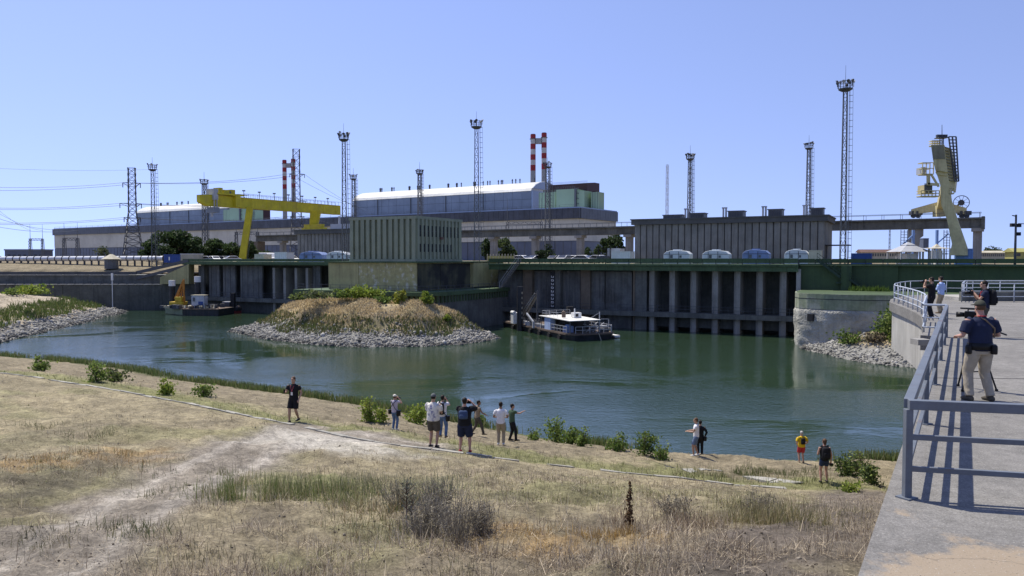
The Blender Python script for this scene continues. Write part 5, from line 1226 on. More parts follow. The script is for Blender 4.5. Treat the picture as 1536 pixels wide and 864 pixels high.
# low buildings under the runway at the right
def shed(x0, x1, yr, ye, yb, Y, wall, roof, label, nwin=12, dp=3):
    a, b = at(x0, yb, Y), at(x1, yb, Y); w = b.x - a.x; ze, zr = zat(0, ye, Y) - a.z, zat(0, yr, Y) - a.z; o = thing('low_building', label, 'building', (a.x, Y, a.z))
    MB().b2(0, w, 0, dp, -1, ze).build('wall', wall, o); MB().xprism([(-.3, ze), (dp / 2, zr), (dp + .3, ze)], -.4, w + .4).build('roof', roof, o); win = MB().b2(0, w / nwin * .5, -.06, .02, ze * .3, ze * .8).mesh('window', M['steel_dark'])
    share('window', win, o, [(w * (i + .25) / nwin, 0, 0) for i in range(nwin)])
shed(1293, 1352, 374, 378.5, 387, 200, M['fence_pale'], M['roof_red'], 'long low red roofed building under the runway at right', 16)
shed(1471, 1513, 376, 379, 387, 200, M['fence_pale'], M['fence_pale'], 'pale low building between the runway end and the right lamp pole', 14)
shed(1522, 1590, 372, 378, 387, 150, M['yellow_wall'], M['yellow_wall'], 'yellowish green shed at the right edge behind the lamp pole', 6)
o, w, h = pcont(1385, 1393, 358, 372, 260, M['hall_dark'], 'grey_tower', 'small dark block rising far behind the pavilions', 'tower')
for x0, lb in ((1352, 'blue lifting frame with cage under the runway, left one'), (1402, 'blue lifting frame with cage under the runway, right one beside the crane leg')):
    a = at(x0, 388, 128); o = thing('lift_frame', lb, 'frame', (a.x, 128, 10.5)); H = zat(x0, 345, 128) - 10.5
    MB().bar((1.9 if x0 < 1400 else .3, 0, 0), (1.9 if x0 < 1400 else .3, 0, H), .35).bar((0, 0, H * .55), (2.2, 0, H * .9), .2).bar((0, .2, H * .3), (2.2, .2, H * .3), .2).build('frame', M['light_blue_paint'], o); m = MB()
    for k in range(9): m.bar((-.2 if x0 < 1400 else 1.4, -.1, H * .3 + k * H * .08), (.9 if x0 < 1400 else 2.4, -.1, H * .3 + k * H * .08), .07)
    for x in ((-.2, .35, .9) if x0 < 1400 else (1.4, 1.9, 2.4)): m.bar((x, -.1, 0), (x, -.1, H), .08)
    m.build('cage', M['steel_dark'], o)
p = at(1522.5, 388, 100); o = thing('lamp_pole', 'dark lamp pole with two floodlights at the right edge', 'lamp post', (p.x, 100, 10.6)); H = zat(0, 322, 100) - 10.6
MB().tube((0, 0, 0), (0, 0, H), .16, 8, .12).build('pole', M['steel_dark'], o)
for dx, z in ((-.45, H - 1.35), (.38, H - 1.4), (.35, H - 2.5)): MB().box((dx, 0, z), (.45, .4, .45)).bar((0, 0, z), (dx, 0, z), .08).build('lamp', M['rubber'], o)
MB().bar((0, 0, H - .2), (-.5, 0, H - .1), .12).bar((.3, 0, H - 1.15), (2.2, 0, H - 1.25), .1).build('arm', M['steel_mid'], o)
# ================================================================ boats
def rail(m, pts, h, n, r=.03, mids=(.5,)):
    for (a, b) in zip(pts, pts[1:]):
        a, b = Vector(a), Vector(b)
        for f in (1,) + tuple(mids): m.bar(a + Vector((0, 0, h * f)), b + Vector((0, 0, h * f)), r * 2)
        for i in range(n + 1): p = a.lerp(b, i / n); m.bar(p, p + Vector((0, 0, h)), r * 2)
# dredger: x across, y away from the camera
q = thing('dredger', 'black dredging barge with white canopy roof moored below the intake', 'boat', (8.0, 105.7, 0), math.atan2(-(-.385), .92) if True else 0)
q.rotation_euler = (0, 0, math.atan2(.385, .92))
Lb, Wb, dz = 24.5, 7.6, .95
hull = [(.9, 0), (6.7, 0), (7.6, 1.2), (7.6, Lb), (0, Lb), (0, 1.2)]
m = MB(); lo = [(x * .96 + .15, y * .985 + .35) for x, y in hull]; n = len(hull)
m.add([(x, y, -.6) for x, y in lo] + [(x, y, dz) for x, y in hull], [tuple(range(n - 1, -1, -1)), tuple(range(n, 2 * n))] + [(i, (i + 1) % n, n + (i + 1) % n, n + i) for i in range(n)]); m.build('hull', M['hull_black'], q)
m = MB()
for (x0, y0), (x1, y1) in zip(hull, hull[1:] + hull[:1]): m.bar((x0, y0, dz - .12), (x1, y1, dz - .12), .16, .2)
m.build('fender', M['deck_rust'], q); MB().prism([(x * .97 + .1, y * .98 + .2) for x, y in hull], dz, dz + .03).build('deck', M['deck_rust'], q)
m = MB(); m.add([(.0, .0, 2.72), (4.9, .0, 2.75), (5.3, 10, 2.83), (.0, 10.2, 2.8)] + [(.0, .0, 2.80), (4.9, .0, 2.83), (5.3, 10, 2.91), (.0, 10.2, 2.88)], [(3, 2, 1, 0), (4, 5, 6, 7), (0, 1, 5, 4), (1, 2, 6, 5), (2, 3, 7, 6), (3, 0, 4, 7)]); m.build('canopy', M['canopy_white'], q)
for x in (.2, 2.5, 4.7):
    for y in (.3, 5, 9.8): MB().bar((x, y, dz), (x, y, 2.78), .09).build('post', M['steel_mid'], q)
M['pale_blue'] = MAT('pale_blue', (.40, .50, .72), .6, .12, .8, 5, .3)
MB().b2(.15, .9, 6.6, 8.6, dz, 2.7).build('blue_cabin', M['pale_blue'], q, bevel=.03)
MB().b2(.3, 1.5, 1.7, 2.9, dz, 1.9).ell((.9, 2.3, 1.9), (.5, .5, .25), 10, 4).build('blue_tank', M['blue_tent'], q, bevel=.1)
m = MB(); m.b2(1.4, 5.0, 3.6, 9.4, dz, 2.4); m.b2(1.0, 1.4, 4, 6, dz, 1.9); m.build('engine_block', M['hull_black'], q)
m = MB(); rail(m, [(.15, 1.3, dz), (.15, 6.3, dz)], .95, 5); rail(m, [(1, .2, dz), (6.6, .2, dz), (7.45, 1.4, dz), (7.45, 9, dz)], .95, 5); rail(m, [(.3, 4.4, 2.9), (.3, 9.6, 2.9)], .75, 4, .02); rail(m, [(.3, 9.6, 2.9), (4.9, 9.6, 2.9)], .75, 4, .02); m.build('handrail', M['steel_pale'], q)
g = MB().b2(2.5, 3.7, 3.6, 4.6, 2.9, 3.62).build('roof_cabin', M['white_paint'], q); MB().b2(2.75, 3.2, 3.56, 3.59, 3.05, 3.45).build('opening', M['rubber'], g)
MB().tube((2.8, 4, 3.62), (2.8, 4, 4.2), .1, 8).build('funnel', M['white_paint'], q); MB().tube((1.2, 4.3, 2.95), (1.2, 4.3, 3.7), .3, 10).ell((1.2, 4.3, 3.7), (.3, .3, .2)).build('light_drum', M['deck_rust'], q)
m = MB(); m.bar((5.0, .6, dz), (5.0, .6, 3.9), .1); m.bar((7.0, 1.5, dz), (7.0, 1.5, 2.75), .08); m.bar((5.6, 1.2, 2.8), (7.0, 1.5, 2.75), .08); m.bar((5.0, .6, 3.8), (4.2, 1.6, 3.0), .05); m.build('aerial', M['steel_pale'], q)
m = MB()
for k in range(5): m.box((6.2 + .25 * k, 1 + .6 * k, dz + .35), (.5, .5, .7), k)
for k in range(4): m.tube((5.2 + .4 * k, .7, dz), (5.2 + .4 * k, .7, dz + .55), .2, 8)
m.each('deck_gear', M['steel_dark'], q); m = MB()
for k in range(6): m.box((.6 + .2 * (k % 3), 10 + 1.6 * k, dz + .25), (.7, .9, .5), k * .7)
m.box((6.7, 2.6, dz + .4), (.8, 1.2, .8), .2); m.each('deck_crate', M['steel_pale'], q)
M['boom_grey'] = MAT('boom_grey', (.22, .21, .19), .6, .3, 1, 5, .4)
rnd = random.Random(12); m = MB()
for k in range(26): m.box((rnd.uniform(.8, 6.8), rnd.uniform(1.5, 22), dz + .3), (rnd.uniform(.3, 1.1), rnd.uniform(.3, .9), rnd.uniform(.4, 1.1)), rnd.random() * 3)
m.each('deck_gear', M['steel_dark'], q); m = MB()
for k in range(6): m.tube((-.08, 3 + k * 3.4, .25), (-.3, 3 + k * 3.4, .25), .42, 10)
m.each('tyre_fender', M['rubber'], q); m = MB()
for k in range(5): m.bar((rnd.uniform(3, 7), rnd.uniform(1, 3), dz), (rnd.uniform(3, 7), rnd.uniform(1, 3), dz + rnd.uniform(.8, 1.6)), .07)
m.each('bollard_post', M['steel_pale'], q); m = MB(); rail(m, [(.15, 10.5, dz), (.15, 22, dz)], .9, 8, .025); m.build('handrail', M['steel_mid'], q)
# spud and digger arm at the far end
def bp(px, py, Y): v = at(px, py, Y) - Vector((8, 105.7, 0)); a = math.atan2(.385, .92); return Vector((v.x * math.cos(-a) - v.y * math.sin(-a), v.x * math.sin(-a) + v.y * math.cos(-a), v.z))
a, b = bp(780, 430, 121), bp(780, 492, 121); a.x = b.x; a.y = b.y; MB().tube(b - Vector((0, 0, 1.5)), a, .5, 10).build('spud', M['hull_black'], q)
m = MB()
for k in range(6): m.box(b.lerp(a, .25 + k * .12) + Vector((.1, -.44, 0)), (.2, .06, .35))
m.each('spud_mark', M['fence_pale'], q)
A, B = bp(787, 470, 122), bp(804, 442, 120); s_ = (B - A).normalized(); m = MB()
for ox, oz in ((-.3, -.3), (.3, -.3), (.3, .3), (-.3, .3)): m.bar(A + Vector((ox, 0, oz)), B + Vector((ox * .7, 0, oz * .7)), .2)
for k in range(8): p, r_ = A.lerp(B, k / 8), A.lerp(B, (k + 1) / 8); m.bar(p + Vector((.3, 0, -.3)), r_ + Vector((.25, 0, .25)), .09); m.bar(p + Vector((-.3, 0, .3)), r_ + Vector((-.25, 0, -.25)), .09)
m.build('boom', M['boom_grey'], q); p = bp(806, 492, 119); MB().bar(p, p + Vector((0, 0, bp(806, 436, 119).z - p.z)), .22).bar(p + Vector((0, 0, 5.6)), A + Vector((0, 0, 4)) * .4, .06).build('boom_post', M['steel_dark'], q)
A, B = bp(790, 470, 118), bp(800, 483, 116); MB().bar(A, B, .22).bar(B, bp(800, 492, 116), .3).build('anchor_arm', M['steel_pale'], q)
p = bp(774, 477, 123); MB().b2(p.x - .7, p.x + .5, p.y - .6, p.y + .6, dz, p.z + .9).tube((p.x - .5, p.y - .6, p.z + .9), (p.x - .5, p.y + .6, p.z + .9), .3, 8).build('winch_cabin', M['white_paint'], q, bevel=.08)
p = bp(855, 450, 118); MB().b2(p.x - .5, p.x + .5, p.y - .3, p.y + .3, dz, p.z - 1).build('tool_rack', M['rubber'], q)
MB().tube((4.5, -.1, dz), (4.4, -1.2, -.3), .035, 5).build('mooring_rope', M['fence_pale'], q)
MB().b2(7.7, 8.6, 1.0, 3.2, .1, .4).build('side_float', M['white_paint'], q)
M['cabin_grey'] = MAT('cabin_grey', (.50, .51, .54), .6, .15, .8, 5, .5, stain=(.25, .2, .16))
# left work barge
q = thing('work_barge', 'green and black work barge with crane, white cabin and two white topped spuds', 'boat', at(274, 473.5, 0.0 + on_z(274, 473.5, 0).y), -.12); oB = q.location.copy(); oB.z = 0; q.location.z = 0
def wb(px, py, Y): return Matrix.Rotation(.12, 3, 'Z') @ (at(px, py, Y) - oB)
Yb = oB.y; x0 = wb(246, 468, Yb + 4).x; x1 = wb(331, 470, Yb).x
poly = [(0, 0), (x1, 0), (x1, 6.5), (x0, 6.5), (x0 - .2, 4.2)]
MB().prism(poly, -.5, 1.35).build('hull', M['hull_black'], q); m = MB(); m.add([(-.03, -.06, .12), (x0 - .25, 4.15, .12), (x0 - .25, 4.15, 1.3), (-.03, -.06, 1.3), (-.03, .0, .12), (x0 - .2, 4.25, .12), (x0 - .2, 4.25, 1.3), (-.03, 0, 1.3)], [(0, 1, 2, 3), (7, 6, 5, 4), (0, 4, 5, 1), (1, 5, 6, 2), (2, 6, 7, 3), (3, 7, 4, 0)])
m.build('bow_panel', M['hull_green'], q); m = MB(); m.bar((0, -.05, 1.3), (x1, -.05, 1.3), .15); m.bar((0, -.05, 1.3), (x0, 4.1, 1.3), .15); m.build('fender', M['deck_rust'], q); MB().prism([(x * .98 + .02, y * .97 + .1) for x, y in poly], 1.35, 1.38).build('deck', M['deck_rust'], q)
a = wb(291, 460, Yb + 2); b = wb(314.5, 460, Yb + 2); ht = zat(0, 444.5, Yb + 2); b.x = a.x + (b.x - a.x) * .86; g = MB().b2(a.x, b.x, 1.2, 2.6, 1.4, ht + .2).build('cabin', M['cabin_grey'], q, bevel=.04)
MB().b2(a.x + (b.x - a.x) * .55, a.x + (b.x - a.x) * .92, 1.14, 1.19, 1.5, ht - 1).build('door', M['blue_paint'], g); MB().b2(a.x - .1, b.x + .1, 1.1, 2.7, ht + .2, ht + .32).build('roof', M['fence_pale'], g); MB().b2(a.x + .3, a.x + .8, 1.15, 1.19, 2.8, 3.6).build('window', M['steel_mid'], g)
for px, yt in ((256, 420.5), (297, 414.5)):
    p = wb(px, 460, Yb + 6.2); zt = zat(0, yt, Yb + 6.2); sp = MB().tube((p.x, 6.2, -2), (p.x, 6.2, zt - 1.2), .55, 12).build('spud', M['hull_black'], q); MB().tube((p.x, 6.2, zt - 1.2), (p.x, 6.2, zt), .65, 12).build('spud_cap', M['white_paint'], sp)
p = wb(266, 465, Yb + 3.5); MB().b2(p.x - 1.3, p.x + 1.5, 2.4, 4.6, 1.4, 2.6).b2(p.x - .2, p.x + 1.2, 2.6, 4.2, 2.6, 3.6).build('crane_body', M['digger_yellow'], q, bevel=.06)
B = wb(275.5, 419, Yb + 3.5); A = Vector((p.x, 3.4, 3.2)); m = MB()
for o_ in (-.55, .55):
    m.bar(A + Vector((o_ * 1.2, 0, 0)), B, .2)
for k in range(7): m.bar(A.lerp(B, k / 7) + Vector((.6 * (1 - k / 7), 0, 0)), A.lerp(B, (k + 1) / 7) + Vector((-.6 * (1 - k / 7), 0, 0)), .12)
m.bar(A + Vector((-.2, 0, 0)), A.lerp(B, .7), .5, .3); m.build('boom', M['orange'], q); MB().bar(B, B + Vector((0, 0, -5.6)), .28).build('dipper', M['orange'], q)
rnd = random.Random(3); m = MB()
for k in range(34): x = rnd.uniform(x0 + 1, x1 - .5); y = rnd.uniform(.5, 5.5); m.box((x, y, 1.35 + .35), (rnd.uniform(.4, 1.2), rnd.uniform(.3, .8), rnd.uniform(.4, .9)), rnd.random() * 3)
m.each('deck_gear', M['steel_dark'], q); m = MB()
for k in range(8): m.box((rnd.uniform(x0 + 1, x1 - 1), rnd.uniform(.4, 2), 1.7), (rnd.uniform(.4, 1.0), .5, rnd.uniform(.4, .8)), rnd.random() * 3)
m.each('deck_gear', M['deck_rust'], q); m = MB()
for k in range(6): m.box((rnd.uniform(x0 + 1, x1 - 1), rnd.uniform(.4, 2), 1.65), (rnd.uniform(.3, .8), .4, rnd.uniform(.3, .6)), rnd.random() * 3)
m.each('deck_gear', M['fence_pale'], q); m = MB()
for k in range(9): x = rnd.uniform(x0 + 1, x1 - .5); m.tube((x, rnd.uniform(.3, 1), 1.38), (x, rnd.uniform(.3, 1), 1.95), .22, 8)
m.each('drum', M['fence_pale'], q); m = MB(); rail(m, [(x1 * .45, .1, 1.38), (x1, .1, 1.38)], 1.0, 6); m.build('handrail', M['steel_dark'], q)
Yt = Yb + 6; A = on_z(330, 469, 0); A = at(330, 469, Yt); Bx = at(360, 467, Yt).x - A.x
q = thing('tug_boat', 'small red hulled work boat with black gear right of the work barge', 'boat', (A.x, Yt, 0), -.05)
hull = [(0, 0), (Bx * .85, 0), (Bx, 1.2), (Bx * .85, 2.6), (0, 2.6)]; m = MB(); m.prism(hull, .55, 1.1); m.build('bulwark', M['hull_black'], q); MB().prism([(x * .97, y * .96 + .05) for x, y in hull], -.4, .54).build('hull', M['hull_red'], q)
MB().b2(.4, 1.8, .5, 2, 1.1, 2.3).build('deck_house', M['steel_dark'], q); MB().b2(.3, 1.9, .4, 2.1, 2.3, 2.42).build('roof', M['steel_pale'], q); MB().b2(2.1, 2.7, .8, 1.6, 1.1, zat(0, 440, Yt)).b2(1.9, 2.2, .8, 1.6, 1.1, 4.2).build('pile_hammer', M['rubber'], q)
m = MB()
for k in range(7): m.tube((.3 + k * .55, .1, .95), (.3 + k * .55, -.15, .95), .27, 10)
m.each('tyre_fender', M['rubber'], q); MB().ell((3.4, 1.2, 1.3), (.6, .6, .35), 10, 5).build('rope_coil', M['deck_rust'], q)
# ================================================================ platform where the photographers stand
DZ = 8.84
def dz_(x, y): return on_z(x, y, DZ)
e0 = on_z(1287, 864, DZ); ed = Vector((.591, 1, 0)).normalized(); en = Vector((ed.y, -ed.x, 0))    # edge direction, inward normal
def E(Y, off=0): p = e0 + Vector((.591, 1, 0)) * (Y - e0.y) + en * off; return p
curve = [dz_(1382, 475), dz_(1373, 469), dz_(1362, 464), dz_(1351, 459.5), dz_(1340, 455.5), dz_(1334, 453), dz_(1336, 449), dz_(1346, 445.5), dz_(1362, 443), dz_(1390, 442)]
far = [Vector((40, 53.6, 0)), Vector((75, 52, 0)), Vector((75, -12, 0))]
poly = [E(-12), E(25.2)] + [E(25.3, -.55), E(26.4, -.5)] + curve + far
q = thing('viewing_platform', 'grey concrete platform where four photographers stand, with sandy stain at its near end', 'platform', (0, 0, 0))
bays = []
P2 = [(p.x, p.y) for p in poly]
MB().prism(P2, DZ - .5, DZ).build('deck_slab', M['deck'], q)
def skirt(pts, top, bot, th, name, mat):
    m = MB()
    for a, b in zip(pts, pts[1:]):
        d = (b - a); d.z = 0; d.normalize(); nn = Vector((d.y, -d.x, 0)) * th
        v = [Vector((p.x, p.y, z)) for p in (a, b) for z in (bot, top)]; w = [k + nn for k in v]
        m.add(v + w, [(0, 1, 3, 2), (6, 7, 5, 4), (0, 2, 6, 4), (1, 5, 7, 3), (0, 4, 5, 1), (2, 3, 7, 6)])
    return m.build(name, mat, q)
skirt([p - en * .0 for p in (E(-12), E(25.2))], DZ - .503, 4.0, .5, 'side_wall', M['concrete'])
bw = [E(26.4, -.5) - Vector((0, 0, 0))] + curve[:7]
V = [Vector((p.x, p.y, 0)) for p in bw]; cc = Vector((30, 42, 0)); V2 = [p + (cc - p).normalized() * .15 for p in V]; dn = [0, .3, .2, .1, 0, -.1, -.1, 0]
m = MB(); n = len(V2); zb = [DZ - 2.55 - .25 * (n - 1 - i) / n * 0 for i in range(n)]
for i in range(n - 1):
    a, b = V2[i], V2[i + 1]; i0, i1 = a + (cc - a).normalized() * .4, b + (cc - b).normalized() * .4
    v = [(a.x, a.y, DZ - 2.7), (b.x, b.y, DZ - 2.7), (b.x, b.y, DZ - .52), (a.x, a.y, DZ - .52), (i0.x, i0.y, DZ - 2.7), (i1.x, i1.y, DZ - 2.7), (i1.x, i1.y, DZ - .52), (i0.x, i0.y, DZ - .52)]
    m.add(v, [(0, 1, 2, 3), (7, 6, 5, 4), (0, 4, 5, 1), (1, 5, 6, 2), (2, 6, 7, 3), (3, 7, 4, 0)])
m.build('curved_skirt', M['pale_concrete'], q)
for x, y in ((30, 33), (36, 40), (45, 46), (50, 30)): MB().tube((x, y, -3), (x, y, DZ - .51), .7, 12).build('support_pier', M['concrete'], q)
p = dz_(1384, 508); MB().b2(p.x - .22, p.x + .2, p.y - .15, p.y + .35, DZ - .2, DZ - .02).build('ledge', M['concrete'], q)
# expansion joints as shallow dark strips of sealant
m = MB()
for Y in (16.4, 24.9): a, b = E(Y, .02), E(Y - 10, 18); m.bar((a.x, a.y, DZ + .002), (a.x + 22, a.y - 1.5, DZ + .002), .03, .006)
m.build('joint_seal', M['rubber'], q)
# near railing: square steel tube
q = thing('guard_rail', 'blue grey steel guard rail round the near corner of the platform', 'railing', (0, 0, 0))
c0 = dz_(1360, 747); c0 = Vector((c0.x, c0.y, DZ)); HR = 1.06
def UP(p, h): return Vector((p.x, p.y, DZ + h))
fe = c0 + Vector((1, -.24, 0)) * 6.5
sideY = [c0.y, 11.9, 15.6, 19.3, 22.7]; off = (c0 - E(c0.y)).dot(en); side = [UP(E(y, off), 0) for y in sideY]; side[0] = c0
end = UP(E(25.0, off), 0)
MB().bar(UP(c0, HR - .05), UP(fe, HR - .05), .10, .10).build('top_rail', M['rail_blue'], q, bevel=.006)
MB().bar(UP(c0, HR - .05) + ed * .051, UP(end, HR - .05), .10, .10).build('top_rail', M['rail_blue'], q, bevel=.006)
for h in (.66, .32):
    MB().bar(UP(c0, h), UP(fe, h), .05, .055).build('mid_rail', M['rail_blue'], q, bevel=.004); MB().bar(UP(c0, h) + ed * .03, UP(end, h), .05, .055).build('mid_rail', M['rail_blue'], q, bevel=.004)
for p in side + [end, c0 + (fe - c0) * .5, fe]:
    MB().bar(UP(p, 0), UP(p, HR - .101), .075, .075).build('post', M['rail_blue'], q, bevel=.005); 
    MB().box((p.x, p.y, DZ + .008), (.16, .16, .016), .5).build('base_plate', M['rail_blue'], q)
# far railings
def frail(name, label, pts, nposts, mat, h=1.05, r=.03, mids=(.5,)):
    q = thing(name, label, 'railing', (0, 0, 0)); pts = [UP(p, 0) for p in pts]; m = MB(); m.path([UP(p, h) for p in pts], r, 8); m.build('top_rail', mat, q, True)
    for f in mids: MB().path([UP(p, h * f) for p in pts], r * .75, 6).build('mid_rail', mat, q, True)
    Ls = [(b - a).length for a, b in zip(pts, pts[1:])]; T = sum(Ls)
    for k in range(nposts + 1):
        d = T * k / nposts; i = 0
        while i < len(Ls) - 1 and d > Ls[i]: d -= Ls[i]; i += 1
        p = pts[i].lerp(pts[i + 1], min(1, d / Ls[i])); MB().tube(UP(p, 0), UP(p, h), r * .9, 8).build('post', mat, q, True)
cin = [p + (cc - Vector((p.x, p.y, 0))).normalized() * .25 for p in curve]
j1 = UP(dz_(1384, 505), 0)
frail('guard_rail', 'pale curved guard rail along the far left edge of the platform', [dz_(1388, 480)] + cin[:6], 8, M['rail_pale'], 1.0, .035, (.55, .28))
frail('guard_rail', 'short guard rail step joining the near rail to the curved rail', [end, j1, dz_(1389, 483)], 3, M['rail_pale'], 1.05, .035, (.6, .3))
frail('guard_rail', 'low pale guard rail along the back edge of the platform behind the two men', cin[5:] + [Vector((32, 53.2, DZ))], 9, M['rail_pale'], 1.0, .03, (.5,))
ra = Vector((30.0, 52.5, DZ)); frail('guard_rail', 'pale rail frame round the ramp at the right edge of the platform', [UP(at(1443, 430, 45), 0), UP(at(1448, 430, 50.5), 0), UP(at(1600, 430, 50.5), 0)], 6, M['rail_pale'], 1.1, .035, (.6, .3))
frail('guard_rail', 'nearer pale rail along the ramp at the right edge of the platform', [UP(at(1443, 430, 45), 0), UP(at(1600, 430, 45), 0)], 4, M['rail_pale'], 1.1, .035, (.6, .3))
q = thing('ramp_kerb', 'dark low concrete kerb wall inside the pale ramp rail', 'kerb', (at(1446, 440, 46).x, 46.2, DZ)); MB().b2(0, 16, 0, .3, 0, .55).build('kerb', M['dark_concrete'], q); MB().b2(0, 16, .31, 3.9, 0, .22).build('ramp', M['pale_concrete'], q)
# ================================================================ plants
RG = np.random.default_rng(11)
def leaf_mesh(name, C, size, cols, up=.3, aspect=.55, rg=RG):
    """one bent leaf (two triangles) per centre"""
    n = len(C); d = rg.normal(0, 1, (n, 3)); d[:, 2] += up; d /= np.linalg.norm(d, axis=1)[:, None]
    s = np.cross(d, rg.normal(0, 1, (n, 3))); s /= np.linalg.norm(s, axis=1)[:, None]; nn = np.cross(d, s)
    sz = (size * rg.uniform(.65, 1.35, n))[:, None]
    V = np.stack([C - d * sz * .5, C + s * sz * aspect * .5 + nn * sz * .1, C + d * sz * .5, C - s * sz * aspect * .5 + nn * sz * .1], 1).reshape(-1, 3)
    b = np.arange(n)[:, None] * 4; Fc = np.concatenate([b + 0, b + 1, b + 2, b + 3], 1).ravel()
    return np_mesh(name, V, np.full(n, 4), Fc, M['leaf'], np.repeat(cols, 4, 0))
def tones(n, base, var=.25, alt=None, pa=.2, rg=RG):
    c = np.array(base)[None] * rg.uniform(1 - var, 1 + var, (n, 1)) * np.ones((1, 3))
    if alt is not None: k = rg.random(n) < pa; c[k] = np.array(alt) * rg.uniform(.8, 1.2, (k.sum(), 1))
    return c
def shrub(pos, h, w, label, base=(.14, .205, .045), n=420, leaf=.13, alt=(.20, .25, .06), nst=6, group='young shrubs along the near water edge'):
    rg = np.random.default_rng(int(abs(pos[0] * 91 + pos[1] * 37)) % 9999); q = thing('shrub', label, 'shrub', pos, 0, group); m = MB(); C = []
    for k in range(nst):
        a = rg.uniform(0, 6.28); lean = rg.uniform(.05, .55) * w; top = np.array((math.cos(a) * lean, math.sin(a) * lean, h * rg.uniform(.4, 1.0))); pts = [np.zeros(3), top * .5 + rg.normal(0, .04, 3), top]
        m.tube(pts[0], pts[1], .022 * h, 5, .015 * h, caps=False).tube(pts[1], pts[2], .015 * h, 5, .004, caps=False)
        nk = n // nst; t = rg.beta(1.15, 1.0, nk); C.append(top[None] * t[:, None] + rg.normal(0, 1, (nk, 3)) * np.array((w * .2, w * .2, h * .07)) * (1.25 - .55 * t)[:, None])
        for j in range(3): u = rg.uniform(.4, .9); e = top * u + rg.normal(0, 1, 3) * np.array((w * .25, w * .25, .1)); m.tube(top * u * .9, e, .01, 4, .003, caps=False)
    m.build('stem', M['bark'], q); C = np.concatenate(C); C[:, 2] = np.maximum(C[:, 2], .05)
    link('foliage', leaf_mesh('foliage', C, leaf, tones(len(C), base, .3, alt, .3, rg), .4, .6, rg), q); return q
def near(px, py, ht_px, w_px, label, **k):
    p = hit(px, py); s = p.y / F; shrub(p, ht_px * s, w_px * s, label, leaf=.0040 * p.y, **k)
G2 = dict(base=(.19, .26, .04), alt=(.30, .34, .06))
near(62, 556, 24, 22, 'round green shrub farthest left on the near bank', n=380)
near(145, 572, 30, 32, 'wide green shrub at the left, the larger of two touching ones', n=520)
near(172, 572, 22, 32, 'lower dull green shrub just right of the wide left one', n=380, base=(.075, .10, .035))
near(250, 592, 26, 24, 'bright yellow green shrub alone on the left part of the bank', n=360, **G2)
near(305, 595, 24, 26, 'small green shrub left of the man in black', n=320)
near(556, 632, 46, 26, 'tall bright shrub just left of the woman in the white cap', n=420, **G2)
near(572, 634, 24, 22, 'low bright shrub directly beside the woman in the white cap', n=260, **G2)
near(626, 636, 34, 34, 'leafy bright shrub between the white capped woman and the man in floral shirt', n=480, **G2)
near(720, 640, 18, 16, 'tiny green shrub between two walking men near the water', n=160)
near(835, 664, 38, 32, 'tall bushy shrub at the water, right of the man in green', n=560)
near(856, 667, 32, 30, 'bushy shrub in the middle of the dense shoreline clump', n=480, base=(.11, .17, .03))
near(873, 670, 34, 20, 'narrow shrub at the right end of the dense shoreline clump', n=300)
near(800, 660, 18, 24, 'low shrub at the left end of the dense shoreline clump', n=160)
near(924, 676, 27, 32, 'round isolated shrub at the middle of the shoreline', n=460, base=(.09, .15, .03))
near(966, 682, 36, 36, 'large dense shrub right of the round isolated one', n=620, base=(.075, .125, .028))
near(994, 690, 28, 26, 'small upright shrub set lower on the slope left of the man in white', n=300)
near(1272, 715, 36, 40, 'dark large shrub right of the woman with the black backpack', n=760, base=(.055, .085, .025))
near(1307, 726, 44, 30, 'tall dark shrub beside the platform edge', n=560, base=(.06, .09, .028))
near(1290, 704, 30, 34, 'pale thin shrub behind the two dark ones near the platform', n=240, base=(.13, .15, .06))
near(1274, 738, 18, 26, 'low yellowish shrub in front of the dark ones', n=240, **G2)
def on_bank(hf, px, py, h0):
    d = ray(px, py); Y = 60.0
    while Y < 180:
        z, dd = hf(np.array([d.x * Y]), np.array([Y]))
        if CZ + d.z * Y < z[0] and dd[0] > -1: return Vector((d.x * Y, Y, z[0]))
        Y += .25
    p = at(px, py, h0); return p
def fs(hf, px, py, hp, wp, Y0, label, **k):
    p = on_bank(hf, px, py, Y0); s = p.y / F; shrub(p, hp * s, wp * s, label, leaf=.0042 * p.y, group='shrubs on the far banks', **k)
fs(isl_h, 470, 447, 16, 44, 112, 'grey green shrub at the left top of the stony island', n=400, base=(.10, .12, .06)); fs(isl_h, 447, 449, 10, 26, 112, 'low green shrub at the far left shoulder of the island', n=240, base=(.10, .13, .05))
fs(isl_h, 515, 446, 14, 30, 112, 'low dark green shrub left of the bright island ones', n=300); fs(isl_h, 540, 446, 20, 36, 112, 'widest bright green shrub on top of the island', n=460, **G2); fs(isl_h, 562, 446, 14, 28, 112, 'bright shrub touching the widest one on the island', n=280, **G2)
fs(isl_h, 601, 455, 22, 18, 110, 'yellow green upright shrub right of the middle of the island', n=340, base=(.2, .22, .03), alt=(.3, .3, .05)); fs(isl_h, 640, 457, 20, 20, 110, 'small green shrub at the right shoulder of the island', n=320, **G2)
fs(isl_h, 575, 455, 12, 22, 110, 'dull shrub between the bright island shrubs', n=220); fs(isl_h, 670, 482, 12, 10, 106, 'green tuft at the right end of the island dry grass', n=160, **G2)
fs(lbk_h, 18, 441, 9, 26, 130, 'dark round shrub at the left end of the far left bank', n=240); fs(lbk_h, 50, 441, 14, 44, 130, 'bright spreading shrub on top of the far left bank', n=420, **G2)
fs(rbk_h, 1330, 508, 56, 40, 88, 'tall green shrub against the curved platform wall, left one', n=1100, base=(.08, .13, .025)); fs(rbk_h, 1352, 512, 60, 40, 86, 'yellowish green shrub touching the platform skirt', n=1000, base=(.13, .16, .035))
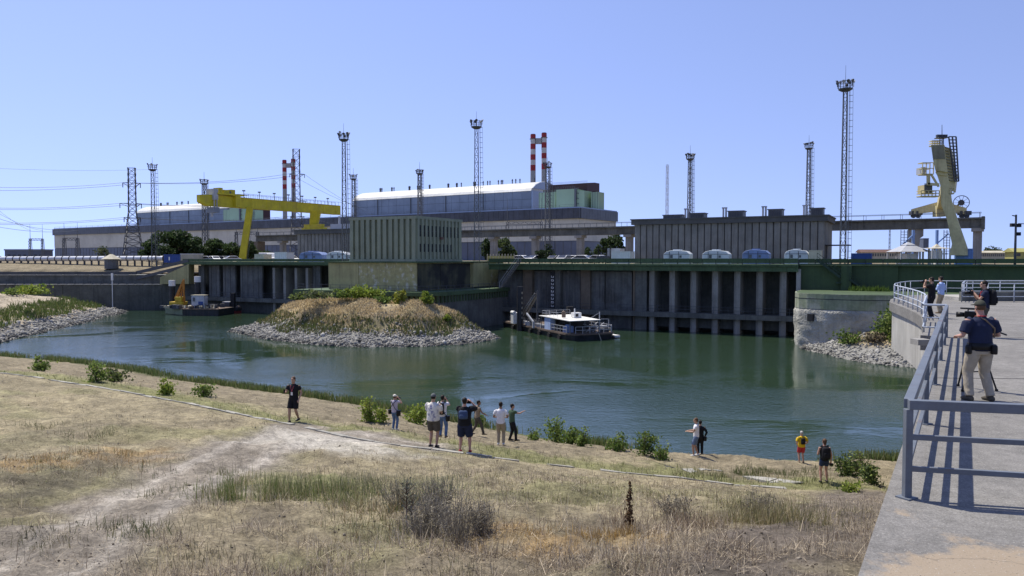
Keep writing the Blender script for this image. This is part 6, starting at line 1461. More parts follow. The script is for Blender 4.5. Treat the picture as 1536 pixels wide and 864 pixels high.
fs(rbk_h, 1278, 516, 24, 38, 92, 'grassy green clump at the foot of the rough concrete', n=420, base=(.09, .14, .03)); fs(rbk_h, 1310, 512, 16, 34, 90, 'brown dry bush on the right stone bank', n=380, base=(.15, .12, .08), alt=(.2, .17, .1)); fs(rbk_h, 1253, 502, 12, 10, 96, 'thin dry tuft at the left of the right stone bank', n=140, base=(.13, .12, .06))
# ---- blades: one mesh per kind of growth
def blades(name, X, Y, Z, H, wd, cols, tilt, rg, droop=.35):
    n = len(X); a = rg.uniform(0, 6.28, n); t = np.abs(rg.normal(0, 1, n)) * tilt; d = np.stack([np.cos(a) * np.sin(t), np.sin(a) * np.sin(t), np.cos(t)], 1)
    b = rg.uniform(0, 6.28, n); s = np.stack([np.cos(b), np.sin(b), np.zeros(n)], 1) * (wd / 2)[:, None]
    B = np.stack([X, Y, Z], 1); mid = B + d * (H * .55)[:, None]; tip = B + d * H[:, None]; tip[:, 2] -= H * droop * np.sin(t) * .8; tip[:, :2] += d[:, :2] * (H * droop * .4)[:, None]
    V = np.stack([B - s, B + s, mid + s * .75, mid - s * .75, tip], 1).reshape(-1, 3); i = np.arange(n)[:, None] * 5
    L = np.concatenate([i, i + 1, i + 2, i + 3, i + 3, i + 2, i + 4], 1).ravel(); fn = np.tile(np.array([4, 3]), n)
    o = link(name, np_mesh(name, V, fn, L, M['blade'], np.repeat(cols, 5, 0))); kind(o, 'stuff'); return o
def scatter(n, rmin, rmax, rg, amax=37):
    # even in the picture rather than on the ground: more close by
    u = rg.random(n); r = 1 / (1 / rmin + u * (1 / rmax - 1 / rmin)); a = np.radians(rg.uniform(-amax, amax, n)); x, y = r * np.sin(a), r * np.cos(a)
    ok = inside(x, y, LAND) & ~inside(x, y, P2); return x[ok], y[ok]
rg = np.random.default_rng(2)
x, y = scatter(260000, 7.5, 75, rg); k = masks(x, y); z = bank_z(x, y); r = np.hypot(x, y)
keep = rg.random(len(x)) < np.clip(1 - .93 * k['road'] - .75 * k['pale'] - .6 * k['soil'], .03, 1) * np.clip(6 * fbm(x * 2.4, y * 2.4, 71, 5) - 2.4, .05, 1)
x, y, z, r = x[keep], y[keep], z[keep], r[keep]; k = {a: b[keep] for a, b in k.items()}; n = len(x)
nz = fbm(x * .5, y * .5, 72); H = (.025 + .10 * rg.random(n) ** 3) * (.35 + 1.3 * nz) * np.clip((y - 8) / 14, .22, 1) * (1 + 1.6 * k['verge']) ; wd = np.maximum(.006, .00065 * r) * rg.uniform(.7, 1.3, n)
c = tones(n, (.42, .35, .215), .45, (.17, .135, .09), .38, rg); c = np.where(rg.random((n, 1)) < .14, np.array((.58, .51, .38)), c)
near_ = (rg.random(n) < np.clip((17 - y) / 9, 0, .6))[:, None]; c = np.where(near_, tones(n, (.27, .21, .14), .45, (.52, .44, .31), .3, rg), c)
g = (rg.random(n) < np.clip(k['green'] * .6 + k['verge'] * .8, 0, .85))[:, None]; c = np.where(g, tones(n, (.22, .235, .085), .35, (.13, .16, .05), .4, rg), c)
o_ = (rg.random(n) < k['orange'] * .4)[:, None]; c = np.where(o_, tones(n, (.34, .20, .065), .3, None, 0, rg), c)
dk2 = (rg.random(n) < k['dark'] * .7)[:, None]; c = np.where(dk2, tones(n, (.13, .125, .07), .4, (.2, .17, .11), .3, rg), c)
mu = (rg.random(n) < k['mulch'] * .85)[:, None]; c = np.where(mu, tones(n, (.27, .215, .145), .4, (.42, .35, .26), .3, rg), c)
blades('dry_grass', x, y, z - .01, H, wd, c, 1.3, rg)
# lying straw close by
x, y = scatter(120000, 7.5, 24, rg); k = masks(x, y); keep = rg.random(len(x)) < (1 - .9 * k['road']) * np.clip(5 * fbm(x * 1.2, y * 1.2, 75, 5) - 2.1, .04, 1); x, y = x[keep], y[keep]; n = len(x); z = bank_z(x, y) + .02
blades('straw', x, y, z, rg.uniform(.08, .36, n), rg.uniform(.004, .010, n), tones(n, (.56, .47, .34), .35, (.17, .13, .095), .42, rg), 1.5, rg, .1)
x, y = scatter(9000, 7.5, 30, rg); kk = fbm(x * .7, y * .7, 93); keep = (kk > .5) & (rg.random(len(x)) < .8); x, y = x[keep], y[keep]; n = len(x); z = bank_z(x, y)
sz = .010 * rg.lognormal(0, .5, n); V = ico[None] * (1 + rg.uniform(-.3, .3, (n, 12, 1))) * (sz[:, None] * rg.uniform(.6, 1.3, (n, 3)))[:, None, :] + np.stack([x, y, z], -1)[:, None, :]
kind(link('soil_clods', np_mesh('soil_clods', V.reshape(-1, 3), np.full(n * 20, 3), (icf[None] + (np.arange(n) * 12)[:, None, None]).reshape(-1), M['ground'], np.repeat(tones(n, (.15, .125, .095), .4, (.27, .24, .20), .35, rg), 12, 0))), 'stuff')
# reeds along the water
def along(n, rg, d0, d1):
    P = SHORE[1:16]; i = rg.integers(0, len(P) - 1, n); t = rg.random(n); A = np.array(P); a, b = A[i], A[i + 1]; p = a + (b - a) * t[:, None]; d = b - a; L = np.hypot(d[:, 0], d[:, 1])[:, None]
    nn = np.stack([d[:, 1], -d[:, 0]], 1) / L; u = rg.uniform(d0, d1, (n, 1)); p = p + nn * u; return p[:, 0], p[:, 1]
x, y = along(22000, rg, -.4, 2.0); keep = fbm(x * .22, y * .22, 88) + .0 > np.interp(x, [-30, -12, 3, 8, 20], [.42, .46, .55, .53, .47]) * rg.uniform(.85, 1.15, len(x)); keep &= ~inside(x, y, P2); x, y = x[keep], y[keep]; n = len(x)
z = np.maximum(bank_z(x, y), -.1); hh = np.interp(x, [-50, -20, 0, 25], [.75, .7, .65, .75])
blades('reeds', x, y, z, hh * rg.uniform(.4, 1.15, n), np.full(n, .055), tones(n, (.12, .165, .05), .35, (.22, .22, .10), .35, rg), .25, rg)
# tall weeds and brush clumps
def clump(name, pts, rad_, n, H0, base, alt, pa, tilt, wd, seed, mode='stuff'):
    rg = np.random.default_rng(seed); A = np.array([(p.x, p.y) for p in [hit(*q) for q in pts]]); i = rg.integers(0, len(A), n); p = A[i] + rg.normal(0, 1, (n, 2)) * np.array(rad_) * .5
    x, y = p[:, 0], p[:, 1]; keep = rg.random(n) < np.clip(6 * fbm(x * 2.2, y * 2.2, seed) - 2.5, .04, 1); x, y = x[keep], y[keep]; m_ = len(x)
    return blades(name, x, y, bank_z(x, y), H0 * rg.uniform(.3, 1.1, m_) * (.6 + .8 * fbm(x * .8, y * .8, seed + 1)), np.full(m_, wd), tones(m_, base, .3, alt, pa, rg), tilt, rg)
clump('tall_weeds', [(365, 748), (400, 738), (430, 735), (460, 742), (490, 748)], (.9, .7), 3600, .50, (.155, .19, .06), (.36, .31, .17), .35, .3, .011, 101)
clump('tall_weeds', [(510, 730), (560, 728), (600, 735)], (1.5, 1.0), 1300, .42, (.28, .26, .16), (.17, .19, .08), .35, .4, .009, 102)
clump('grey_brush', [(625, 800), (650, 795), (680, 790), (700, 800), (640, 770)], (.75, .6), 1600, .42, (.27, .24, .22), (.15, .13, .11), .35, .85, .009, 103)
clump('grey_brush', [(640, 755), (655, 745)], (.7, .6), 700, .75, (.20, .22, .13), (.30, .27, .18), .35, .35, .010, 104)
clump('tall_weeds', [(600, 760), (560, 770), (540, 800)], (1.0, .7), 1600, .35, (.14, .15, .06), (.26, .19, .10), .4, .4, .010, 105)
clump('orange_grass', [(790, 805), (830, 812), (880, 808), (925, 806)], (.9, .5), 2600, .24, (.40, .27, .10), (.30, .23, .13), .4, .7, .009, 106)
clump('orange_grass', [(60, 690), (100, 695), (150, 680), (200, 690)], (1.2, .9), 1800, .22, (.32, .20, .075), (.15, .15, .07), .45, .7, .010, 107)
clump('tall_weeds', [(1120, 785), (1150, 785), (1180, 780), (1135, 770)], (.9, .6), 1900, .48, (.32, .27, .15), (.19, .19, .08), .35, .45, .009, 108)
clump('brown_brush', [(960, 790), (1000, 795), (1040, 790)], (.9, .5), 1500, .3, (.33, .25, .17), (.16, .12, .09), .4, .5, .009, 109)
clump('green_weeds', [(330, 712), (225, 712), (250, 740), (190, 790), (210, 800), (160, 650), (120, 660), (60, 640)], (.8, .6), 1500, .25, (.10, .12, .05), (.2, .18, .1), .35, .5, .011, 110)
clump('green_weeds', [(1080, 715), (1110, 712), (1150, 708), (1190, 712), (1230, 722), (1060, 720)], (1.4, 1.0), 2400, .38, (.115, .14, .05), (.2, .19, .09), .3, .4, .016, 111)
clump('tall_reeds', [(1005, 672), (1020, 675), (1030, 676), (1038, 678)], (.9, 1.4), 700, 1.7, (.13, .16, .09), (.2, .2, .13), .3, .14, .022, 112)
clump('green_weeds', [(960, 740), (850, 745), (700, 720), (1050, 750), (880, 725)], (2.2, 1.4), 2600, .2, (.16, .17, .06), (.25, .21, .1), .4, .5, .010, 113)
clump('green_weeds', [(30, 800), (60, 820), (300, 840), (340, 760), (1260, 770), (1220, 790), (700, 850), (420, 850)], (.8, .6), 1800, .2, (.13, .13, .065), (.22, .18, .11), .4, .6, .009, 114)
def dead_bush(px, py, hpx, wpx, label, col=(.30, .27, .21), nt=130, green=None):
    p = hit(px, py); sc = p.y / F; h, w = hpx * sc, wpx * sc; rg = np.random.default_rng(int(px)); q = thing('dead_bush', label, 'bush', p, 0, 'dry bushes in the near grass'); m = MB()
    for k in range(nt):
        a = rg.uniform(0, 6.28); u = rg.random() ** .6 * .5; b0 = Vector((math.cos(a) * u * w * .5, math.sin(a) * u * w * .5, -.02)); t = b0 + Vector((math.cos(a) * u * w * .55 + rg.normal(0, .05), math.sin(a) * u * w * .55 + rg.normal(0, .05), h * rg.uniform(.45, 1.0))); md = b0.lerp(t, .5) + Vector(rg.normal(0, .03, 3))
        m.tube(b0, md, .006, 3, .005, caps=False).tube(md, t, .005, 3, .003, caps=False)
        for j in range(4): s0 = md.lerp(t, rg.uniform(0, .9)); m.tube(s0, s0 + Vector((rg.normal(0, .07), rg.normal(0, .07), rg.uniform(.02, .12))), .004, 3, .002, caps=False)
    if 'twig' not in M: M['twig'] = MAT('twig', (.30, .265, .20), .9, .3, 6, 30)
    m.build('twigs', M['twig'], q); n = 260; C = rg.normal(0, 1, (n, 3)) * np.array((w * .28, w * .28, h * .24)) + np.array((0, 0, h * .5)); C[:, 2] = np.clip(C[:, 2], .02, h)
    link('dry_leaves', leaf_mesh('dry_leaves', C, .035, tones(n, green or col, .35, (.16, .14, .12), .4, rg), .6, .6, rg), q)
dead_bush(640, 806, 66, 62, 'grey dead bush left of the largest grey one', nt=80); dead_bush(688, 806, 66, 78, 'largest grey dead twiggy bush in the near grass', nt=75); dead_bush(722, 800, 48, 50, 'low grey dead bush at the right of the largest one', nt=80)
dead_bush(655, 775, 62, 60, 'grey green dry bush behind the largest grey one', nt=90, green=(.17, .19, .10)); dead_bush(600, 760, 40, 60, 'thin dry bush between the green weeds and grey bushes', nt=70, green=(.22, .22, .13)); dead_bush(1015, 775, 34, 60, 'brown dry bush right of the dock spike', nt=70, col=(.30, .22, .15)); dead_bush(1140, 785, 50, 62, 'tall straw coloured bush toward the platform', nt=90, green=(.25, .24, .12))
# growth on the far banks
def bank_grass(name, poly, hf, n, d0, d1, H0, wd, base, alt, pa, seed, front=None, thr=.42):
    rg = np.random.default_rng(seed); P = np.array(poly); X = rg.uniform(P[:, 0].min(), P[:, 0].max(), n * 6); Y = rg.uniform(P[:, 1].min(), P[:, 1].max(), n * 6); Z, D = hf(X, Y)
    w = fbm(X * .28, Y * .28, seed); ok = (D > d0 + (w - .5) * 3) & (D < d1) & (fbm(X * .4, Y * .4, seed + 4) > thr * rg.uniform(.8, 1.2, len(X)))
    if front is not None: ok &= front(X, Y)
    X, Y, Z = X[ok][:n], Y[ok][:n], Z[ok][:n]; m_ = len(X)
    return blades(name, X, Y, Z, H0 * rg.uniform(.5, 1.2, m_), np.full(m_, wd) * rg.uniform(.7, 1.3, m_), tones(m_, base, .25, alt, pa, rg), .42, rg)
fr = lambda x, y: y < 133.6 - .515 * x - 14
bank_grass('island_grass', ISL, isl_h, 14000, 5.0, 15, .42, .11, (.57, .46, .27), (.43, .35, .21), .35, 201, fr, .34)
bank_grass('island_scrub', ISL, isl_h, 9000, 2.8, 5.8, .65, .12, (.115, .14, .045), (.19, .16, .08), .25, 202, fr, .32)
bank_grass('far_bank_grass', LBK, lbk_h, 20000, 4.5, 11, .95, .15, (.105, .15, .04), (.16, .17, .06), .3, 203, lambda x, y: x > -110, .12)
bank_grass('far_bank_grass', LBK, lbk_h, 1500, 12, 60, .2, .12, (.34, .28, .19), (.24, .2, .14), .4, 204, lambda x, y: x > -120, .3)
bank_grass('stone_bank_grass', RBK, rbk_h, 1600, 3.6, 8, .6, .09, (.13, .14, .06), (.2, .17, .11), .4, 205, None, .5)
# row of weeds on the ledge by the green wall
X = rg.uniform(0, 1, 500); A, B = WF.p(WF.s(1275, -2.0), -2.0), WF.p(WF.s(1332, -2.0), -2.0)
blades('ledge_weeds', A.x + (B.x - A.x) * X, A.y + (B.y - A.y) * X + rg.normal(0, .4, 500), np.full(500, 6.9), rg.uniform(.3, 1.0, 500), np.full(500, .1), tones(500, (.10, .16, .03), .3, None, 0, rg), .3, rg)
# dead dock plant
p = hit(943, 800); q = thing('dock_plant', 'tall dead brown dock spike standing alone in the near grass', 'plant', p); hp = 80 * p.y / F; m = MB(); m.tube((0, 0, 0), (.02, 0, hp), .012, 5, .004)
m.build('stem', M['dead_plant'], q); n = 340; t = RG.beta(1.1, 1.3, n); C = np.stack([.02 * t, 0 * t, t * hp], 1) + RG.normal(0, 1, (n, 3)) * (np.array((.048, .048, .02))[None] * (1.15 - t)[:, None])
link('seed_head', leaf_mesh('seed_head', C, .045, tones(n, (.11, .065, .035), .4, (.17, .105, .05), .3), .5, .8), q)
for (px, py, hp_) in ((610, 790, 70), (618, 796, 50)):
    p = hit(px, py); q = thing('dry_thistle', 'thin dry thistle stalk at the left of the grey brush' if px == 610 else 'shorter dry thistle stalk touching the grey brush', 'plant', p); h = hp_ * p.y / F; m = MB(); m.tube((0, 0, 0), (0, 0, h), .012, 5, .006)
    for k in range(12): a = k * 2.4; z0 = h * (.35 + .05 * k); m.tube((0, 0, z0), (math.cos(a) * .16, math.sin(a) * .16, min(h * 1.05, z0 + .14)), .006, 4, .004)
    m.build('stalk', M['dead_plant'], q); n = 45; C = RG.normal(0, .06, (n, 3)) + np.array((0, 0, 0)) ; C[:, 2] = RG.uniform(.25, 1.05, n) * h; link('leaves', leaf_mesh('leaves', C, .07, tones(n, (.17, .17, .12), .3)), q)
# ---- trees on the plateau
def tree(px, ytop, Y, wpx, label, base=(.035, .058, .02), n=2200, lobes=12):
    b = at(px, 388, Y); rg = np.random.default_rng(int(px * 7 + Y)); H = zat(px, ytop, Y) - GZ; w = wpx * Y / F; q = thing('tree', label, 'tree', (b.x, Y, GZ)); m = MB()
    m.tube((0, 0, -.3), (0, 0, H * .45), .035 * H, 8, .022 * H); C = []
    for k in range(lobes):
        a = k * 2.4 + rg.uniform(0, 1); rr = w * .5 * rg.uniform(.2, .85); c = np.array((math.cos(a) * rr, math.sin(a) * rr, H * rg.uniform(.22, .80))) if k else np.array((0, 0, H * .84)); s = np.array((w * .24, w * .24, H * .16)) * rg.uniform(.65, 1.25)
        m.tube((0, 0, H * rg.uniform(.2, .45)), c, .014 * H, 5, .004 * H, caps=False); nk = n // lobes; v = rg.normal(0, 1, (nk, 3)); v /= np.linalg.norm(v, axis=1)[:, None]; v *= rg.uniform(.45, 1.08, (nk, 1)) ** .6; C.append(c[None] + v * s[None])
    m.build('trunk', M['bark'], q); C = np.concatenate(C); C[:, 2] = np.clip(C[:, 2], .2, H); link('crown', leaf_mesh('crown', C, w * .075 + .12, tones(len(C), base, .35, tuple(k * 1.6 for k in base), .3, rg), .3, .75, rg), q)
tree(229, 359, 208, 38, 'dark tree at the left end of the row behind the quay'); tree(265, 345, 206, 52, 'tallest round dark tree in the row behind the quay', n=2600); tree(293, 355, 204, 40, 'dark tree right of the tallest round one'); tree(322, 358, 207, 42, 'dark tree below the left end of the yellow girder'); tree(348, 363, 205, 36, 'lower dark tree left of the yellow crane leg'); tree(376, 361, 214, 22, 'dark tree directly behind the yellow crane leg'); tree(247, 366, 198, 26, 'low bushy tree filling the gap at the left of the row', n=1200)
tree(155, 369, 215, 22, 'small pale green tree behind the round kiosk', (.07, .085, .04), 700); tree(400, 374, 205, 22, 'low green bush right of the yellow crane leg', n=700)
tree(733, 357, 205, 28, 'tree just right of the green building under the runway'); tree(757, 356, 200, 34, 'lighter green tree under the runway by the yellow fence', (.06, .085, .03), 2000); tree(822, 366, 200, 22, 'lower tree under the runway between two columns', n=1200); tree(813, 374, 150, 20, 'small dark bush between the parked cars', (.025, .04, .016), 800)
tree(922, 351, 190, 38, 'dark tree beside the left end of the grey panel building'); tree(898, 366, 200, 20, 'small tree left of the dark one beside the panel building', n=900); tree(882, 370, 215, 18, 'small tree behind the parked cars under the runway', n=700)
tree(1485, 369, 230, 24, 'pale green round tree at the right beyond the runway end', (.07, .09, .05), 900); tree(1497, 371, 236, 20, 'smaller pale tree right of the round one at the right', (.07, .09, .05), 700)
# ================================================================ people
def cloth(name, col, rough=.85, **k):
    if name not in M: M[name] = MAT(name, col, rough, k.pop('var', .12), 6, 40, spec=.2, **k)
    return M[name]
M['skin'] = MAT('skin', (.42, .25, .17), .55, .06, 5, 30); M['skin_tan'] = MAT('skin_tan', (.26, .145, .09), .55, .06, 5, 30); M['skin_pink'] = MAT('skin_pink', (.46, .26, .19), .55, .06, 5, 30)
cloth('black_cloth', (.014, .014, .017)); cloth('navy_cloth', (.018, .024, .055)); cloth('dark_denim', (.03, .045, .09)); cloth('jeans', (.12, .19, .34), var=.25); cloth('white_cloth', (.75, .74, .76)); cloth('lilac_cloth', (.52, .47, .55))
cloth('khaki_cloth', (.34, .285, .20)); cloth('olive_cloth', (.09, .085, .06)); cloth('brown_cloth', (.085, .075, .06)); cloth('green_cloth', (.06, .10, .06)); cloth('tan_cloth', (.27, .215, .15)); cloth('yellow_cloth', (.68, .46, .02)); cloth('red_cloth', (.46, .045, .05)); cloth('steel_blue_cloth', (.13, .18, .28))
cloth('sky_cloth', (.38, .50, .78)); cloth('sand_cloth', (.40, .35, .27)); cloth('grey_cap', (.13, .14, .14)); cloth('olive_cap', (.055, .058, .045)); cloth('white_cap', (.72, .68, .60)); cloth('hair_dark', (.018, .013, .01), .6); cloth('hair_brown', (.10, .055, .03), .6); cloth('hair_grey', (.45, .44, .42), .7)
cloth('red_shoe', (.30, .04, .04)); cloth('white_shoe', (.65, .65, .63)); cloth('tan_shoe', (.2, .15, .1)); cloth('camera_black', (.012, .012, .013), .4); cloth('pink_strap', (.55, .12, .16)); cloth('bag_blue', (.05, .08, .16))
cloth('floral', (.70, .67, .60)); M['floral'] = MAT('floral_shirt', (.70, .67, .60), .85, .06, 9, 30, col2=(.09, .10, .24), mix2=.60)
def remesh(o, vox, wrinkle=0):
    m = o.modifiers.new('skin', 'REMESH'); m.mode = 'VOXEL'; m.voxel_size = vox; m.use_smooth_shade = True
    s = o.modifiers.new('soft', 'SMOOTH'); s.iterations = 2; s.factor = .5
    if wrinkle:
        t = bpy.data.textures.get('folds') or bpy.data.textures.new('folds', 'CLOUDS'); t.noise_scale = .09
        d = o.modifiers.new('folds', 'DISPLACE'); d.texture = t; d.strength = wrinkle; d.mid_level = .5; d.texture_coords = 'LOCAL'
def ik(a, b, l1, l2, pole):
    a, b, pole = Vector(a), Vector(b), Vector(pole); d = b - a; L = d.length
    if L > (l1 + l2) * .995: b = a + d.normalized() * (l1 + l2) * .995; d = b - a; L = d.length
    x = (l1 * l1 - l2 * l2 + L * L) / (2 * L); h = math.sqrt(max(0, l1 * l1 - x * x)); n = d.normalized(); p = pole - n * pole.dot(n)
    p = p.normalized() if p.length > 1e-4 else Vector((0, 1, 0)); return a + n * x + p * h, b
def limb(mb, pts, rad, n=12, flat=1.0):
    rings = []; P = [Vector(p) for p in pts]
    for i, p in enumerate(P):
        d = (P[min(i + 1, len(P) - 1)] - P[max(i - 1, 0)]).normalized(); r = Vector((1, 0, 0)) if abs(d.x) < .8 else Vector((0, 1, 0)); v = d.cross(r).normalized(); u = v.cross(d).normalized(); rings.append((p, u, v, rad[i], rad[i] * flat))
    mb.loft(rings, n)
def mids(a, b, k): return [Vector(a).lerp(Vector(b), (i + 1) / (k + 1)) for i in range(k)]
X_, Y_, Z_ = Vector((1, 0, 0)), Vector((0, 1, 0)), Vector((0, 0, 1))
PERSON = {}
def person(key, label, pos, yaw, h, skin, shirt, legs, shoe, hair, hl, hr, fl=(-.11, 0), fr=(.11, 0), lean=0., sleeve=.5, leg_cut=1.0, cap=None, head=(0, 0), long_hair=False, build=1.0, vox=.017, loose=1.0, liftl=0, liftr=0, tank=False):
    s = h / 1.75; q = thing('person', label, 'person', pos, yaw); q.scale = (s, s, s); W = build
    pel = Vector((0, 0, .93)); hip = [Vector((-.09 * W, 0, .90)), Vector((.09 * W, 0, .90))]; ank = [Vector((fl[0], fl[1], .085 + liftl)), Vector((fr[0], fr[1], .085 + liftr))]
    che = Vector((0, lean * .75, 1.30)); nk = Vector((0, lean, 1.455)); hd = nk + Vector((head[0] * .5, .03 + head[1], .155))
    sh = [che + Vector((-.185 * W, .0, .105)), che + Vector((.185 * W, .0, .105))]; knee = []
    for i in (0, 1): k, a = ik(hip[i], ank[i], .43, .41, (.05 * (-1, 1)[i], 1, 0)); knee.append(k); ank[i] = a
    el = []; wr = []
    for i, t in enumerate((hl, hr)):
        e, w = ik(sh[i], t, .30, .265, (.55 * (-1, 1)[i], -.55, -.75)); el.append(e); wr.append(w)
    # ---- body: one skin
    m = MB(); m.loft([(pel + Z_ * -.08, X_, Y_, .125 * W, .09 * W), (pel + Z_ * .08, X_, Y_, .125 * W, .09 * W), (pel.lerp(che, .5), X_, Y_, .12 * W, .085 * W), (che, X_, Y_, .145 * W, .09 * W), (che + Z_ * .10, X_, Y_, .15 * W, .075), (nk, X_, Y_, .065, .062), (nk + Vector((0, .01, .07)), X_, Y_, .056, .058), (hd + Vector((0, -.01, -.05)), X_, Y_, .058, .065)], 14)
    m.ell(hd + Vector((0, -.012, .03)), (.075, .094, .098), 14, 9); m.ell(hd + Vector((0, .03, -.055)), (.055, .062, .06), 12, 6)      # skull, jaw
    m.ell(hd + Vector((0, .093, -.008)), (.014, .02, .022), 8, 5); m.bar(hd + Vector((0, .075, .035)), hd + Vector((0, .098, -.012)), .02, .02)   # nose
    m.ell(hd + Vector((0, .086, -.052)), (.024, .012, .009), 8, 4); m.ell(hd + Vector((0, .072, .045)), (.055, .02, .012), 10, 4)                # lips, brow
    for i in (-1, 1): m.ell(hd + Vector((.077 * i, -.012, .0)), (.011, .022, .034), 8, 5)
    for i in (0, 1):
        sg = (-1, 1)[i]; k, a = knee[i], ank[i]; limb(m, [hip[i] + Z_ * .02] + mids(hip[i], k, 2) + [k] + mids(k, a, 3) + [a], [.088 * W, .083 * W, .068 * W, .054, .056, .054, .042, .037])
        limb(m, [a + Vector((0, -.03, -.03)), a + Vector((0, .05, -.045)), a + Vector((0, .13, -.06))], [.038, .036, .028])
        limb(m, [sh[i]] + mids(sh[i], el[i], 2) + [el[i]] + mids(el[i], wr[i], 2) + [wr[i]], [.052 * W, .048 * W, .043 * W, .037, .038, .033, .026])
        f = (wr[i] - el[i]).normalized(); side = f.cross(Vector((0, 0, 1))); side = side.normalized() if side.length > .2 else X_.copy()
        inw = side.cross(f).normalized() * (1 if side.cross(f).z < 0 else -1); pe = wr[i] + f * .085
        m.loft([(wr[i], side, inw, .027, .02), (wr[i] + f * .04, side, inw, .038, .017), (pe, side, inw, .040, .014)], 10)
        for j, (o_, ln) in enumerate(((-.030, .068), (-.010, .078), (.010, .074), (.030, .058))):
            b0 = pe + side * o_ * 1.0; b1 = b0 + (f + inw * .35).normalized() * ln * .55; b2 = b1 + (f * .6 + inw).normalized() * ln * .5; limb(m, [b0 - f * .012, b1, b2], [.0105, .0098, .0085], 6)
        t0 = wr[i] + f * .03 - side * sg * .034; t1 = t0 + (f * .7 - side * sg * .7 + inw * .25).normalized() * .042; limb(m, [t0 + side * sg * .015, t1, t1 + (f + inw * .4).normalized() * .032], [.015, .012, .0095], 6)
    b = m.build('body', M[skin], q, True); remesh(b, vox)
    # ---- shirt
    m = MB(); L = loose; hem = pel + Z_ * -.06
    m.loft([(hem, X_, Y_, .172 * W * L, .135 * W * L), (pel + Z_ * .05, X_, Y_, .17 * W * L, .132 * W * L), (pel.lerp(che, .5), X_, Y_, .165 * W * L, .128 * W * L), (che, X_, Y_, .188 * W, .128 * W), (che + Z_ * .085, X_, Y_, .178 * W, .105), (che + Z_ * .135, X_, Y_, .115, .08), (nk + Z_ * .01, X_, Y_, .074, .07)], 18)
    if not tank:
        for i in (0, 1):
            e = sh[i].lerp(el[i], min(1, sleeve)); pts = [sh[i].lerp(che, .25)] + mids(sh[i], e, 2) + [e]; rd = [.085 * W, .078 * W, .071 * W, .068 * W]
            if sleeve > 1: w2 = el[i].lerp(wr[i], .9); pts = [sh[i].lerp(che, .25), sh[i].lerp(el[i], .5), el[i], el[i].lerp(wr[i], .5), w2]; rd = [.085 * W, .07 * W, .056 * W, .05 * W, .042]
            limb(m, pts, rd)
    so = m.build('shirt', M[shirt], q, True); remesh(so, max(.013, vox), .012)
    # ---- trousers or shorts
    m = MB(); m.loft([(pel + Z_ * .07, X_, Y_, .158 * W, .118 * W), (pel + Z_ * -.03, X_, Y_, .175 * W, .128 * W), (pel + Z_ * -.12, X_, Y_, .165 * W, .118 * W)], 16)
    for i in (0, 1):
        k, a = knee[i], ank[i]; c = leg_cut
        if c >= 1: pts = [hip[i] + Z_ * .0] + mids(hip[i], k, 2) + [k] + mids(k, a, 2) + [a + Z_ * .0]; rd = [.105 * W, .102 * W, .088 * W, .075 * W, .07 * W, .064 * W, .064 * W]
        else: e = hip[i].lerp(k, c / .5) if c < .5 else k.lerp(a, (c - .5) * 2); pts = [hip[i]] + mids(hip[i], e, 2) + [e]; rd = [.108 * W, .106 * W, .102 * W, .10 * W]
        limb(m, pts, rd)
    to = m.build('trousers' if leg_cut >= 1 else 'shorts', M[legs], q, True); remesh(to, max(.013, vox), .014)
    for i in (0, 1):
        a = ank[i]; m = MB(); g = a.z - .085; m.loft([(Vector((a.x, a.y - .075, g + .045)), X_, Z_, .030, .042), (Vector((a.x, a.y - .03, g + .055)), X_, Z_, .043, .055), (Vector((a.x, a.y + .06, g + .042)), X_, Z_, .046, .042), (Vector((a.x, a.y + .14, g + .032)), X_, Z_, .044, .032), (Vector((a.x, a.y + .19, g + .025)), X_, Z_, .025, .02)], 12); m.build('shoe', M[shoe], q, True)
    if cap:
        m = MB(); m.ell(hd + Vector((0, -.012, .035)), (.085, .105, .098), 16, 6, 0, .02, 1); fd = Y_ * (1 if cap[1] >= 0 else -1)
        m.loft([(hd + fd * .08 + Z_ * .045, X_, Z_, .072, .008), (hd + fd * .14 + Z_ * .04, X_, Z_, .066, .007), (hd + fd * .17 + Z_ * .034, X_, Z_, .04, .006)], 12); m.build('cap', M[cap[0]], q, True)
        m = MB(); m.ell(hd + Vector((0, -.02, .01)), (.08, .095, .085), 14, 6, 0, -.55, .35); m.build('hair', M[hair], q, True)
    else:
        m = MB(); m.ell(hd + Vector((0, -.024, .042)), (.083, .096, .094), 16, 8, 0, -.2, 1); m.ell(hd + Vector((0, -.05, .005)), (.074, .065, .075), 12, 6)
        if long_hair: m.ell(hd + Vector((0, -.075, -.0)), (.06, .05, .11), 12, 6)
        m.build('hair', M[hair], q, True)
    m = MB()
    for i in (-1, 1): m.ell(hd + Vector((.03 * i, .079, .02)), (.011, .007, .007), 8, 4)
    m.build('eyes', M['hair_dark'], q)
    PERSON[key] = dict(q=q, s=s, wr=wr, hd=hd, che=che, pel=pel, el=el, sh=sh)
    q['label'] = label; return q
def WM(key): q = PERSON[key]['q']; return Matrix.Translation(q.location) @ Matrix.Rotation(q.rotation_euler.z, 4, 'Z') @ Matrix.Scale(PERSON[key]['s'], 4)
def carried(key, name, label, cat, local):
    o = thing(name, label, cat); o.matrix_world = WM(key) @ Matrix.Translation(Vector(local)); return o
def rbox(c, d, r=.03, n=12):
    m = MB(); c = Vector(c); x, y, z = d[0] / 2, d[1] / 2, d[2] / 2; rings = []
    for f, k in ((-1, .8), (-.88, .97), (-.4, 1), (.4, 1), (.8, .93), (.95, .75), (1, .5)): rings.append((c + Vector((0, 0, z * f)), X_, Y_, x * k * 1.12, y * k * 1.12))
    m.loft(rings, 16); return m
